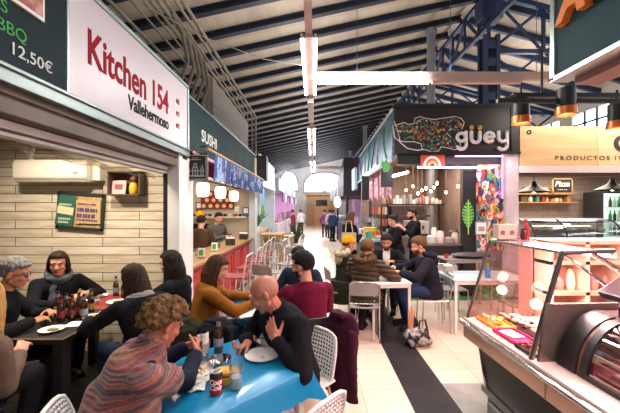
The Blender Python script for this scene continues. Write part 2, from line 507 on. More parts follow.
    def mf(c):
        q = (Rhi @ (c-Hc))/hs
        if q.length > .16: return 0
        x, y, z = abs(q.x), q.y, q.z
        if y > .068 and abs(z-.002) < .0052 and .018 < x < .043: return 2 if abs(x-.030) < .0068 else 1
        if y > .055 and abs(z-.030+x*.06) < .0046 and .012 < x < .05: return 4
        if y > .078 and -.0815 < z < -.0585 and x < .024-abs(z+.07)*.8: return 3
        if beard and z < -.034 and y > .012 and (z < -.056 or x > .048) and (x > .035 or y > .05): 
            return 5
        if stubble and z > .0 and (y < .045-.5*max(0, z-.06)) and x < .09 and not (abs(z) < .03 and x > .07): return 5 if z < .075 and y < .0 else 0
        return 0
    body = remesh(mb, 'body', vox, mats, mf if face_detail else None, T, smooth_it=1)
    # --- clothes
    def fold(amp=.007, f=7.0, ridge=None):
        def g(c):
            d = noise.noise(c*f)*amp+noise.noise(c*f*3.1)*amp*.35
            if ridge: d += (abs(math.sin(PI*(c.z+.25*c.y)/ridge[0]))-.5)*ridge[1]
            return d
        return g
    tm = top.get('m'); inf = top.get('inf', .016)
    if tm:
        g = MB(); hem = top.get('hem', .10)
        rr = torso(g, inf, -.2, .50)
        pH, RH = tor(-.06*s)
        if pose == 'sit':
            g.loft([(pH+V((0, .0, .04)), (.172*s*bulk+inf, 0, 0), (0, .128*s*bulk+inf, 0)), (pH+V((0, .02, -.02+.0)), (.180*s*bulk+inf, 0, 0), (0, .140*s*bulk+inf, 0))], 24)
            if top.get('thighs'):
                for sg in (-1, 1): g.caps(lg[sg][0]+V((0, .0, .0)), lg[sg][0].lerp(lg[sg][1], top['thighs']), .10*s, .098*s)
        else:
            zl = hipz-hem
            g.loft([(V((0, 0, hipz+.08*s)), (.165*s*bulk+inf, 0, 0), (0, .122*s*bulk+inf, 0)), (V((0, 0, hipz-.02)), (.178*s*bulk+inf, 0, 0), (0, .135*s*bulk+inf, 0)), (V((0, 0, zl)), (.19*s*bulk+inf+.08*hem, 0, 0), (0, .15*s*bulk+inf+.08*hem, 0))], 24)
        for sg in (-1, 1):
            S, E, W, fd, nn, t = arms[sg]
            g.caps(tor(.43*s)[0]+RN @ V((sg*.09*s, 0, -.01)), S-V((0, 0, .006*s)), .062*s+inf*.7, .056*s+inf*.7)
            W2 = E.lerp(W, top.get('sleeve', .93))
            g.chain([S, E, W2], [.056*s+inf*.7, .048*s+inf*.7, .036*s+inf*.6])
        if top.get('collar'):
            ch = top['collar']; p1 = N+RN @ V((0, -.012*s, -.035*s)); p2 = N+RN @ V((0, -.012*s, ch-.03*s))
            g.loft([(p1, RN @ V((.088*s, 0, 0)), RN @ V((0, .078*s, 0))), (p2, RN @ V((.072*s, 0, 0)), RN @ V((0, .070*s, 0)))], 24)
        gm = [tm]+([top['m2']] if top.get('m2') else [])
        f2 = None
        if top.get('m2'):
            pc, Rc = tor(.3*s); Ri = Rc.transposed()
            def f2(c, pc=pc, Ri=Ri):
                q = Ri @ (c-pc); return 1 if (q.y > .05 and abs(q.x) < .05+.05*max(0, q.z) and q.z > -.3) else 0
        remesh(g, top.get('name', 'sweater'), max(vox, .009), gm, f2, T, fold(top.get('fold', .008), 7.0, top.get('ridge')))
        if top.get('hood'):
            hd = MB(); o = N+RN @ V((0, -.085*s, -.005)); m_h = top.get('hoodm', tm); rf = top.get('hoodr', .05)
            pts = [o+RN @ V((.125*s*math.cos(a), .085*s*math.sin(a)*(1 if math.sin(a) < 0 else .75)+.02, .02-.03*math.sin(a)*0+.035*math.sin(a))) for a in [2*PI*i/14 for i in range(14)]]
            for i in range(14): hd.ell(pts[i], rf*(.85+.3*random.random()), None, 10, 7)
            hd.ell(o+RN @ V((0, -.03, -.08)), (.12*s, .06, .10), RN)
            remesh(hd, 'hood', .011, [m_h], None, T, (lambda c: noise.noise(c*60)*.012) if top.get('fur') else fold(.008, 12))
        if top.get('fur') and not top.get('hood'):
            pass
    if legs:
        g = MB(); p0, R0 = tor(-.05*s)
        g.loft([(V((0, 0, hipz-.085*s)), (.15*s*bulk, 0, 0), (0, .11*s, 0)), (V((0, 0, hipz-.04)), (.176*s*bulk, 0, 0), (0, .132*s*bulk, 0)), (V((0, 0, hipz+.07*s)), (.168*s*bulk, 0, 0), (0, .126*s*bulk, 0))], 24)
        for sg in (-1, 1):
            H, K, A = lg[sg]; A2 = K.lerp(A, .93); g.chain([H, K, A2], [.095*s, .070*s, .056*s])
        remesh(g, 'trousers', max(vox, .011), [legs], None, T, fold(.007, 8))
    sm = shoes or cloth('shoe', '#1b1817', rough=.5)
    for sg in (-1, 1):
        A = lg[sg][2]; g = MB()
        g.caps(A+V((0, -.035*s, -.035*s)), A+V((0, .15*s, -.047*s)), .047*s, .036*s)
        g.caps(A+V((0, -.02*s, -.02)), A+V((0, -.015*s, .05*s)), .048*s, .047*s)
        for p in range(1): g.box(A+V((0, .05*s, -.0735*s)), (.088*s, .26*s, .02))
        zmin = min(p.z for p in g.v)
        for p in g.v: p.z -= zmin if zmin < .004 else 0
        remesh(g, 'shoe', .011, [sm], None, T)
    # --- hair and hats
    if hair:
        kind = hair[0]; o = dict(hair[2]) if len(hair) > 2 else {}
        g = MB(); n = 420; thick = o.get('thick', .012); rnd = random.Random(len(label))
        def scalp(d, out=0.0): return hp((.076+out)*d.x, -.012+(.097+out)*d.y, .03+(.090+out)*d.z)
        dirs = []
        for i in range(n):
            z = 1-2*(i+.5)/n; r = math.sqrt(1-z*z); a = i*2.399963
            d = V((r*math.cos(a), r*math.sin(a), z))
            line = o.get('line', .42)
            if d.y > .25 and d.z < line+.25*(d.y-.25): continue
            if d.y > -.05 and d.z < .12: continue
            if d.z < (-.55 if d.y < -.4 else -.2): continue
            if kind == 'short' and abs(d.x) > .75 and d.z < .1 and d.y > -.35: continue
            dirs.append(d)
        if kind != 'bald':
            for d in dirs:
                if kind == 'curly':
                    rr = o.get('r', .017)*(.8+.5*rnd.random()); g.ell(scalp(d, .006+o.get('puff', .03)*rnd.random()), rr*hs, None, 9, 6)
                    g.ell(scalp(d, .0), .020*hs, None, 8, 6)
                else:
                    up = o.get('puff', .0)*max(0, d.z+.2)
                    g.ell(scalp(d, thick*.2+up*(.6+.4*rnd.random())), (thick+.006)*hs*(1+.15*rnd.random()), None, 9, 6)
            if kind == 'long':
                ln = o.get('len', .25); fw = o.get('fwd', .0)
                for d in dirs:
                    if d.z > .35 or (d.y > .35): continue
                    if rnd.random() < .15: continue
                    a = scalp(d, thick*.4); out = V((d.x, d.y, 0)); out = out.normalized() if out.length > .1 else V((0, -1, 0))
                    ow = Rh @ out
                    l2 = ln*(.8+.35*rnd.random())*s
                    b = a+ow*.012+Rh @ V((0, -.004, -.45*l2)); c = b+V((0, -.01+fw*.05, -.55*l2))+ow*(.012*rnd.random()-.004)
                    # fall outside the shoulders and the back
                    g.chain([a, b, c], [.017*hs, .017*hs, .010*hs], 8)
            if kind == 'bun': g.ell(hp(0, -.105, .085), .042*hs)
            sc_ = o.get('curlamp', .004)
            remesh(g, 'hair', .0065 if vox < .008 else .009, [hm], None, T, lambda c: noise.noise(V((c.x*70, c.y*70, c.z*22)))*sc_ if kind != 'curly' else noise.noise(c*75)*.004, 1)
    return T, dict(Hc=Hc, Rh=Rh, hp=hp, N=N, RN=RN, tor=tor, arms=arms, lg=lg, hs=hs, s=s, hipz=hipz)

def scarf(T, q, m, r=.035, tail=True, loops=2):
    g = MB(); s = q['s']; N, RN = q['N'], q['RN']
    for k in range(loops):
        pts = [N+RN @ V(((.082+.012*k)*math.cos(a), -.006+(.078+.014*k)*math.sin(a), -.012+.042*k-.04*math.sin(a)*(.5+.4*k))) for a in [2*PI*i/20 for i in range(20)]]
        g.tube(pts, r, 10, closed=True)
    if tail:
        p0 = N+RN @ V((.04, .09, -.05)); g.loft([(p0, RN @ V((.05, 0, 0)), RN @ V((0, .02, 0))), (p0+RN @ V((.01, .05, -.16)), RN @ V((.055, 0, 0)), RN @ V((0, .018, 0))), (p0+RN @ V((.0, .05, -.30)), RN @ V((.06, 0, 0)), RN @ V((0, .014, 0)))], 16)
    return remesh(g, 'scarf', .009, [m], None, T, lambda c: noise.noise(c*16)*.009)

def beanie(T, q, m, bobble=None):
    g = MB(); hp, hs = q['hp'], q['hs']
    for i in range(260):
        z = 1-2*(i+.5)/260; r = math.sqrt(1-z*z); a = i*2.399963; d = V((r*math.cos(a), r*math.sin(a), z))
        if d.z < .1+.25*d.y: continue
        g.ell(hp(.086*d.x, -.012+.106*d.y, .03+.112*d.z), .02*hs, None, 8, 6)
    pts = [hp(.088*math.cos(a), -.012+.108*math.sin(a), .045+.018*math.sin(a)) for a in [2*PI*i/24 for i in range(24)]]
    g.tube(pts, .018*hs, 8, closed=True)
    b = remesh(g, 'beanie', .008, [m], None, T, lambda c: math.sin(c.x*220)*.0015+noise.noise(c*40)*.003)
    return b
# ------------------------------------------------------------------ the people of the photograph
JEANS = cloth('jeans', '#232c40', '#1c2436'); BLKC = cloth('black', '#17171b', '#101013'); DKTR = cloth('dark_trousers', '#1c1b20')
DD = V((math.cos(math.radians(46)), math.sin(math.radians(46)), 0)); NN = V((-DD.y, DD.x, 0)); AA = V((-.02, 2.03, 0))
# bald man at the blue table
pb = AA+NN*.35+DD*.20
person('bald man in a black jacket leaning over the blue table with a fork', pb, -DD, lean=26, pitch=24, yaw=-40, s=1.03, skin='rosy', vox=.0055,
       hands={'R': (-.44, 2.29, .80), 'L': (-.24, 2.13, .86)}, hdir={'R': (-.55, -.45, -.25), 'L': (-.35, .35, .55)}, hnrm={'R': (-.3, -.5, -1), 'L': (.2, 1, 0)}, pole={'L': (-.9, -.1, -.7), 'R': (.7, -.2, -.5)},
       curl=(18, 55), hair=('bald', 'stubble'), stubble=True, beard='stubble', top=dict(m=cloth('jacket_black', '#1b1b20', '#141418', bump=.15), collar=.085, name='jacket', inf=.02), legs=cloth('olive_trousers', '#4a4434'))
# woman in the striped shawl
ps = V((-.955, 1.60, 0))
T, q = person('woman with curly hair in a striped knitted shawl holding a plastic cup', ps, (.80, .60), lean=20, pitch=26, yaw=14, s=.97, vox=.0055, skin='rosy',
       hands={'R': (-.71, 1.99, .835), 'L': (-.82, 2.09, .84)}, hdir={'R': (-.1, .6, .25), 'L': (.55, .35, .1)}, hnrm={'R': (-.9, .2, 0), 'L': (.3, -.6, -.6)}, curl=(45, 52), pole={'R': (.75, .1, -.8), 'L': (-.6, 0, -.8)},
       hair=('curly', 'curl', dict(puff=.034, r=.016, line=.30)), top=dict(m=cloth('navy_knit', '#1d2233', '#171b29'), inf=.012), legs=cloth('navy_trousers', '#1b2030'))
stops = [(0, '#6b3b40'), (.12, '#7f5149'), (.22, '#40343a'), (.33, '#935648'), (.45, '#6a5558'), (.56, '#7b3f41'), (.68, '#946754'), (.82, '#43363b'), (.92, '#84504a')]
def shawl_mat():
    m = bpy.data.materials.new('striped_shawl'); m.use_nodes = True; nt = m.node_tree; b = nt.nodes['Principled BSDF']; b.inputs['Roughness'].default_value = .95; b.inputs['Sheen Weight'].default_value = .3; b.inputs['Specular IOR Level'].default_value = .1
    tc = nod(nt, 'ShaderNodeTexCoord'); sx = nod(nt, 'ShaderNodeSeparateXYZ'); nt.links.new(tc.outputs['Object'], sx.inputs[0])
    nz = nod(nt, 'ShaderNodeTexNoise', i_Scale=9.0, i_Detail=4.0); nt.links.new(tc.outputs['Object'], nz.inputs['Vector'])
    def ma(op, a, b_, c=None):
        n = nod(nt, 'ShaderNodeMath', operation=op)
        for i, x in enumerate((a, b_, c)):
            if x is None: continue
            if isinstance(x, (int, float)): n.inputs[i].default_value = x
            else: nt.links.new(x, n.inputs[i])
        return n.outputs[0]
    z = ma('MULTIPLY_ADD', sx.outputs['Y'], -.25, sx.outputs['Z']); z = ma('MULTIPLY_ADD', nz.outputs['Fac'], .020, z)
    fr = ma('FRACT', ma('MULTIPLY', z, 4.6), 0)
    cr = nod(nt, 'ShaderNodeValToRGB'); el = cr.color_ramp.elements
    while len(el) < len(stops): el.new(.5)
    for e, (p, c) in zip(el, stops): e.position = p; e.color = lin(c)
    cr.color_ramp.interpolation = 'EASE'
    nt.links.new(fr, cr.inputs['Fac'])
    n2 = nod(nt, 'ShaderNodeTexNoise', i_Scale=75.0, i_Detail=2.0); nt.links.new(tc.outputs['Object'], n2.inputs['Vector'])
    mx = nod(nt, 'ShaderNodeMix', data_type='RGBA'); mx.blend_type = 'OVERLAY'; mx.inputs[0].default_value = .55
    nt.links.new(cr.outputs[0], mx.inputs[6]); nt.links.new(n2.outputs['Fac'], mx.inputs[7]); nt.links.new(mx.outputs[2], b.inputs['Base Color'])
    rw = ma('SINE', ma('MULTIPLY', z, 420.0), 0); bp = nod(nt, 'ShaderNodeBump', i_Strength=.6, i_Distance=.006); nt.links.new(ma('ADD', rw, n2.outputs['Fac']), bp.inputs['Height']); nt.links.new(bp.outputs['Normal'], b.inputs['Normal'])
    return m
g = MB(); s = q['s']; rr_ = []
for (sv, w, d, y) in ((.575, .070, .078, .014), (.545, .076, .082, .004), (.515, .088, .086, -.006), (.48, .125, .105, -.01), (.43, .195, .13, -.012), (.37, .225, .145, -.012), (.28, .240, .16, -.02), (.18, .248, .172, -.03), (.08, .252, .18, -.035), (.02, .255, .185, -.04)):
    p, R = q['tor'](sv*s); rr_.append((p+R @ V((0, y, 0)), R @ V((w, 0, 0)), R @ V((0, d, 0))))
g.loft(rr_, 36)
for sg in (-1, 1): S, E, W, *_ = q['arms'][sg]; g.caps(S, S.lerp(E, .5), .080, .080)
def shdisp(c): return .016*math.sin(c.z*34+c.x*9+3*noise.noise(c*4))*.5+noise.noise(c*9)*.012
remesh(g, 'shawl', .010, [shawl_mat()], None, T, shdisp, 2)
# second blue table
person('woman with brown hair in an orange brown sweater at the second blue table', (-1.07, 3.12, 0), (.94, .34), lean=13, pitch=18, s=.98, vox=.007,
       hands={'R': (-.60, 3.20, .79), 'L': (-.68, 3.46, .79)}, curl=(30, 30), hair=('long', 'chestnut', dict(len=.22, line=.35)), top=dict(m=cloth('orange_knit', '#85541c', '#734414', bump=.4), name='sweater'), legs=JEANS)
person('man in a maroon sweater with his back turned to us', (-.03, 2.95, 0), (-.42, .9), lean=12, pitch=10, yaw=38, s=1.03, vox=.007, beard='dark',
       hands={'L': (-.38, 3.20, .79), 'R': (-.12, 3.30, .79)}, hair=('short', 'black', dict(puff=.012)), top=dict(m=cloth('maroon', '#64132e', '#561027', bump=.2), name='sweater', collar=.05), legs=JEANS)
person('person in a navy jacket half hidden behind the maroon sweater', (-.13, 3.98, 0), (-.35, -.9), lean=12, pitch=12, s=.98, vox=.010, hair=('short', 'black'), top=dict(m=cloth('navy_jacket', '#1c2636'), name='jacket'), legs=JEANS)
# dark table in the kitchen stall
T, q = person('smiling woman with dark hair and a grey scarf by the plank wall', (-2.74, 3.52, 0), (.75, -.66), lean=10, pitch=8, yaw=-22, s=.97, vox=.007, lip='red',
       hands={'R': (-2.46, 3.14, .79), 'L': (-2.44, 3.50, .80)}, hair=('long', 'dark', dict(len=.16, line=.48)), top=dict(m=BLKC, name='coat'), legs=DKTR)
scarf(T, q, cloth('grey_scarf', '#5d646b', '#3c4248', nscale=20, bump=.5), .036)
g = MB(); S, E, W, *_ = q['arms'][-1]; g.caps(E.lerp(W, .72), W, .046, .04); remesh(g, 'knitted_cuff', .008, [ramp_mat('cuff_stripe', [(0, '#8d7f6a'), (.3, '#b5a588'), (.6, '#5a5348'), (.8, '#a39474')], 'wave', 14, .9, None, False)], None, T, lambda c: noise.noise(c*40)*.003)
T, q = person('man with grey hair and dark glasses in a black jacket at the black table', (-2.66, 2.70, 0), (.86, .5), lean=14, pitch=14, yaw=-8, s=1.02, vox=.007, skin='tan',
       hands={'R': (-2.28, 2.66, .80), 'L': (-2.36, 2.92, .80)}, hair=('short', 'grey', dict(puff=.012)), top=dict(m=BLKC, name='jacket', collar=.06), legs=DKTR)
g = MB(); hp, hs = q['hp'], q['hs']
for sg in (-1, 1):
    g.tube([hp(sg*.031+.021*math.cos(a), .092, .002+.017*math.sin(a)) for a in [2*PI*i/14 for i in range(14)]], .0025, 6, closed=True); g.tube([hp(sg*.052, .091, .006), hp(sg*.079, .05, .008), hp(sg*.083, -.01, .006)], .0025, 6)
g.tube([hp(-.010, .093, .004), hp(.010, .093, .004)], .0025, 6); g.build('glasses', mat('glasses_black', '#151515', .3), T)
person('person with long blonde hair in a taupe jacket cut off by the frame', (-2.19, 1.98, 0), (.12, 1), lean=8, side=19, pitch=8, yaw=40, s=1.0, vox=.007, hands={'R': (-2.02, 2.26, .72), 'L': (-2.4, 2.3, .76)}, pole={'R': (.35, -.5, -.9)}, hair=('long', 'blonde', dict(len=.22)), top=dict(m=cloth('taupe_jacket', '#6e594d', '#635045', bump=.2), name='jacket', inf=.024), legs=DKTR)
T, q = person('woman with long straight dark hair in black with a pale striped neck scarf', (-1.36, 2.68, 0), (-.86, .5), lean=16, pitch=16, yaw=10, s=.97, vox=.007,
       hands={'R': (-1.84, 3.16, .79), 'L': (-1.86, 2.74, .79)}, hair=('long', 'dark', dict(len=.34, line=.4)), top=dict(m=BLKC, name='jacket', collar=.05), legs=JEANS)
scarf(T, q, ramp_mat('pale_stripe', [(0, '#17171b'), (.35, '#c3c0bb'), (.6, '#1b1b1f'), (.8, '#a9a6a1')], 'wave', 16, .9, None, False), .034, False, 1)
person('woman with dark hair in black sitting beside the white door post', (-1.34, 3.28, 0), (-1, .12), lean=6, pitch=10, s=1.0, vox=.008, hands={'R': (-1.80, 3.42, .79), 'L': (-1.84, 3.12, .79)}, hair=('long', 'black', dict(len=.26)), top=dict(m=BLKC, name='jacket'), legs=DKTR)
# friends at the white table
T, q = person('woman in a brown quilted coat with a fur hood seen from behind', (.68, 4.42, 0), (.42, .9), lean=10, pitch=14, s=1.0, vox=.009,
       hands={'R': (1.0, 4.62, .81), 'L': (.78, 4.86, .81)}, hair=('short', 'brown', dict(thick=.02)), top=dict(m=cloth('brown_quilt', '#4a3a2b', '#3d2f22', rough=.5, bump=.1), name='quilted_coat', inf=.034, ridge=(.062, .020), hood=True, hoodm=cloth('fur_brown', '#3b2c21', '#57432f', bump=.8, nscale=40), hoodr=.052, fur=True, thighs=.5), legs=DKTR)
g = MB(); g.loft([(V((.08, -.02, .56)), (.20, 0, 0), (0, .19, 0)), (V((.12, -.02, .42)), (.21, 0, 0), (0, .17, 0)), (V((.17, .02, .24)), (.16, 0, 0), (0, .12, 0)), (V((.19, .03, .19)), (.10, 0, 0), (0, .08, 0))], 22)
T, q = person('person with a yellow beanie in an olive parka with a cream hood', (.47, 5.18, 0), (.9, .35), lean=6, pitch=8, s=.97, vox=.009, hair=('short', 'chestnut'), hands={'R': (.80, 5.16, .80), 'L': (.80, 5.40, .80)},
       top=dict(m=cloth('olive_parka', '#2e2c20', '#232218', bump=.2), name='parka', inf=.03, hood=True, hoodm=cloth('cream_fleece', '#b7aa90', '#94876c', bump=.8, nscale=40), hoodr=.05, fur=True, thighs=.45), legs=DKTR, shoes=cloth('boot_black', '#141416', rough=.5))
beanie(T, q, cloth('yellow_knit', '#c98a12', '#b37708', bump=.6))
g = MB(); g.loft([(V((0, -.03, .60)), (.21, 0, 0), (0, .185, 0)), (V((0, -.03, .44)), (.225, 0, 0), (0, .20, 0)), (V((0, -.02, .26)), (.23, 0, 0), (0, .21, 0))], 24); remesh(g, 'coat_skirt', .012, [cloth('olive_parka', '#2e2c20')], None, T, lambda c: noise.noise(c*8)*.012)
person('bearded man in a black jacket over a white shirt facing us across the table', (1.27, 5.72, 0), (-.3, -1), lean=18, pitch=16, s=1.0, vox=.008, beard='black', skin='tan', hands={'R': (1.05, 5.30, .81), 'L': (1.28, 5.26, .86)}, hair=('short', 'black', dict(puff=.02)), top=dict(m=BLKC, m2=cloth('white_shirt', '#c9c7c4'), name='jacket'), legs=JEANS)
person('man in a navy hooded jacket and jeans at the end of the white table', (1.68, 4.72, 0), (-1, .12), lean=16, pitch=14, s=1.03, vox=.008, beard='brown', hands={'R': (1.20, 4.92, .84), 'L': (1.22, 4.62, .81)}, curl=(25, 35), hair=('short', 'brown', dict(puff=.012)), top=dict(m=cloth('navy_hooded', '#211f2c', '#1a1823'), name='jacket', inf=.028, hood=True, hoodr=.042), legs=cloth('blue_jeans', '#26324f', '#1e2942'))
# corner stall and corridor
T, q = person('standing woman in black with a cream tote bag at the blue counter', (.76, 7.25, 0), (.85, .45), 'stand', s=.985, lean=4, pitch=8, vox=.010, hands={'R': (1.02, 7.22, 1.12), 'L': (.95, 7.5, 1.12)}, hair=('long', 'brown', dict(len=.22)), top=dict(m=BLKC, name='coat', hem=.22), legs=DKTR)
t = thing('tote_bag', 'cream cloth tote bag hanging on the shoulder of the standing woman', 'bag', (.74, 6.95, .84))
MB().sheet(lambda u, v: ((u-.5)*.30, .02*math.sin(PI*u), .36*v), 8, 6, .05).build('bag', cloth('cream_canvas', '#b7a78e', '#a59478'), t); MB().tube([(-.08, 0, .34), (-.05, .08, .60), (.05, .08, .60), (.08, 0, .34)], .012, 6).build('strap', cloth('cream_canvas', '#b7a78e'), t)
person('waitress in black with tied hair behind the pale blue counter', (1.76, 7.0, 0), (-1, -.15), 'stand', s=.95, lean=8, pitch=14, vox=.010, hands={'R': (1.42, 7.1, 1.10), 'L': (1.42, 6.85, 1.10)}, hair=('bun', 'black'), top=dict(m=BLKC, name='shirt', sleeve=.4), legs=DKTR)
person('waiter in black with raised hands standing in the corner stall', (2.30, 7.5, 0), (-1, -.1), 'stand', s=1.03, lean=4, pitch=10, vox=.010, hands={'R': (1.98, 7.58, 1.30), 'L': (1.96, 7.36, 1.28)}, hair=('short', 'black'), beard='black', top=dict(m=BLKC, name='shirt', sleeve=.5), legs=DKTR)
def walker(label, loc, face, c, lc, s=.98, hair=('short', 'dark'), **k): return person(label, loc, face, 'stand', s=s, lean=2, vox=.018, hair=hair, top=dict(m=c, name='jacket'), legs=lc, face_detail=False, **k)
walker('person in a plum jacket walking away down the bright corridor', (.62, 19.4, 0), (0, 1), cloth('plum', '#7a4a5e'), cloth('plum_trousers', '#4a3246'), legstep=.12)
walker('person in a pale top beside the plum jacket in the corridor', (.92, 18.8, 0), (-.4, 1), cloth('pale_top', '#b5b3c4'), JEANS)
walker('person in a navy coat at the stalls beyond the plum jacket', (.95, 17.0, 0), (.6, .6), cloth('navy_coat', '#2a3350'), DKTR)
walker('person in a red jacket by the pink lit stalls', (-1.10, 17.5, 0), (-1, .2), cloth('red_jacket', '#8a3440'), DKTR)
walker('person in white standing by the far pink lit stall', (-.85, 21.5, 0), (-.5, 1), cloth('white_coat', '#c9c4c8'), cloth('maroon_trousers', '#5a2834'))
# sushi bar
person('person in a brown top with their back to us inside the sushi bar', (-2.14, 6.2, 0), (-.1, 1), 'stand', s=.955, lean=8, pitch=14, vox=.010, hair=('short', 'black'), top=dict(m=cloth('brown_top', '#4a3428', '#3b2a20'), name='shirt'), legs=DKTR)
T, q = person('sushi cook in dark clothes wearing a yellow headscarf', (-2.60, 7.52, 0), (.35, -1), 'stand', s=.985, lean=4, pitch=14, vox=.010, hair=('short', 'black'), hands={'R': (-2.66, 7.2, 1.06), 'L': (-2.40, 7.2, 1.06)}, top=dict(m=BLKC, name='shirt'), legs=DKTR)
beanie(T, q, cloth('yellow_scarf', '#c98f1c'))
person('cook with dark hair at the far end of the sushi counter', (-2.24, 7.5, 0), (.8, -.6), 'stand', s=.98, lean=8, pitch=18, vox=.010, hair=('short', 'black'), hands={'R': (-1.98, 7.36, 1.08), 'L': (-1.9, 7.6, 1.08)}, top=dict(m=cloth('grey_top', '#55514f'), name='shirt'), legs=DKTR)
# coats left over the chairs
def coat(label, loc, rz, m, w, h, thick=.05, seed=1):
    g = MB(); o = V((0, 0, h))
    g.loft([(V((0, -.03, .0)), (w*.50, 0, 0), (0, thick, 0)), (V((0, -.02, h*.4)), (w*.5, 0, 0), (0, thick*1.1, 0)), (V((0, 0, h*.85)), (w*.44, 0, 0), (0, thick*1.2, 0)), (V((0, .02, h)), (w*.30, 0, 0), (0, thick, 0))], 22)
    t = thing('coat', label, 'coat', loc, rz)
    remesh(g, 'coat_body', .010, [m], None, t, lambda c: .018*noise.noise(V((c.x*11+seed, c.y*11, c.z*3)))+.008*noise.noise(c*20))
    g = MB(); g.caps((-w*.36, -.03, h*.80), (-w*.42, -.05, h*.3), .042, .036); remesh(g, 'sleeve', .011, [m], None, t, lambda c: .014*noise.noise(c*14)); g = MB(); g.caps((w*.36, -.03, h*.80), (w*.42, -.05, h*.25), .042, .036); remesh(g, 'sleeve', .011, [m], None, t, lambda c: .014*noise.noise(c*14))
    g = MB(); g.tube([(-w*.22, .03, h*.97), (-w*.12, -.05, h*1.0), (w*.12, -.05, h*1.0), (w*.22, .03, h*.97)], .028, 8); remesh(g, 'collar', .009, [m], None, t)
    return t
coat('plum coat draped over the chair back behind the bald man', (.215, 2.62, .26), math.radians(-44), cloth('plum_coat', '#3f1b2b', '#331522', bump=.2), .36, .62, .05, 2)
coat('olive green coat heaped over the chair beside the striped shawl', (-1.05, 2.60, .54), .5, cloth('olive_coat', '#2b2d1c', '#222416', bump=.3), .36, .29, .11, 5)
coat('black coat heaped next to the olive green coat', (-.80, 2.66, .54), -.3, BLKC, .34, .27, .11, 9)
# ------------------------------------------------------------------ setting
ALU = mat('aluminium', '#b9bab8', .35, 1.0, bump=.05, bscale=200)
STEEL = mat('brushed_steel', '#a9a6a2', .28, 1.0, col2='#8f8c89', nscale=3, stretch=(1, 1, 30))
WHITEP = mat('white_paint', '#dcdad6', .45, col2='#cfccc6', nscale=3)
NAVY = mat('navy_steel', '#1f3052', .5, col2='#17233d', nscale=5)
RAFT = mat('rafter_navy', '#1a2234', .55, col2='#141a28', nscale=5)
BLACKM = mat('black_metal', '#17171a', .45)
DARK = mat('dark_board', '#1d1f24', .6)
TILE = brick_mat('cream_tile', '#d5c4b2', '#cbb8a4', '#a8988a', .4, .4, .004, .25, 'XY', 0.0, .1, ('#b8a592', 2.2, (1, 1, 1), .35), .5, off=(.35, .08))
TILEB = brick_mat('charcoal_tile', '#2c292b', '#262425', '#1b191a', .4, .4, .004, .45, 'XY', 0.0, .1, ('#332f30', 3, (1, 1, 1), .6), .2, off=(.35, .08))
CONC = mat('grey_concrete', '#a09d97', .6, col2='#8a8782', nscale=4, bump=.1)
DFLOOR = mat('dark_floor', '#3a3330', .5, col2='#2c2725', nscale=3)
STRIPFAR = mat('tan_tile', '#d9c6a0', .3)

f = MB()
def q(x0, x1, y0, y1, m): f.add([(x0, y0, 0), (x1, y0, 0), (x1, y1, 0), (x0, y1, 0)], [(0, 1, 2, 3)], m)
X0, X1, XR = .45, .85, 1.25
q(-1.5, X0, -3, 3.92, 0); q(-1.5, X0, 3.92, 4.72, 1); q(-1.5, X0, 4.72, 12, 0)
q(X0, X1, -3, 12, 0); q(X1, XR, -3, 6.4, 1); q(X1, XR, 6.4, 12, 0)
q(XR, 10, -3, 3.24, 2); q(XR, 10, 3.24, 12, 0); q(-5, -1.5, -3, 12, 3)
q(-5, -1.5, 12, 36, 0); q(-1.5, -.2, 12, 16, 0); q(-.2, .6, 12, 12.7, 4); q(-.2, .6, 12.7, 14.3, 4); q(.6, 10, 12, 36, 0); q(-.2, .6, 14.3, 36, 0); q(-1.5, -.2, 16, 36, 0)
fl = struct(f.build('floor', [TILE, TILEB, CONC, DFLOOR, STRIPFAR], smooth=0))
struct(MB().box((2.5, 16, -.11), (16, 40, .2)).build('floor_slab', CONC, smooth=0))

# roof: two boarded slopes on dark rafters
def roofz(x): return 6.40+.22*x if x <= 4.34 else 6.40+.22*4.34-.26*(x-4.34)
BOARD = brick_mat('roof_boards', '#b3a594', '#a89a8a', '#8a7d70', 2.4, .55, .006, .7, 'XY', .5, .15, ('#7d7168', 1.5, (1, .3, 1), .5))
c = MB()
c.add([(-4.6, -3, roofz(-4.6)), (4.34, -3, roofz(4.34)), (4.34, 36.2, roofz(4.34)), (-4.6, 36.2, roofz(-4.6)), (10.2, -3, roofz(10.2)), (10.2, 36.2, roofz(10.2))],
      [(0, 1, 2, 3), (1, 4, 5, 2)])
struct(c.build('ceiling', BOARD, smooth=0))
def beam(name, a, b, w, h, m, up=V((0, 0, 1))):
    a, b = V(a), V(b); d = (b-a).normalized(); u = d.cross(up).normalized(); v = u.cross(d)
    R = Matrix((u, d, v)).transposed()
    g = MB(); L = (b-a).length; cc = (a+b)/2
    g.box(cc+v*(h/2-.012), (w, L, .024), R); g.box(cc-v*(h/2-.012), (w, L, .024), R); g.box(cc, (.03, L, h-.04), R)
    return struct(g.build(name, m, smooth=0))
y = 5.0; k = 0
while y < 35:
    beam('ceiling_rafter', (-4.4, y, roofz(-4.4)-.09), (4.3, y, roofz(4.3)-.09), .15, .15, RAFT)
    if y > 6: beam('ceiling_rafter', (4.4, y, roofz(4.4)-.12), (10, y, roofz(10)-.12), .10, .18, NAVY)
    y += .93
# the tie rafter with hangers and a lower purlin
GALV = mat('galvanised', '#8f8d8a', .5, .6)
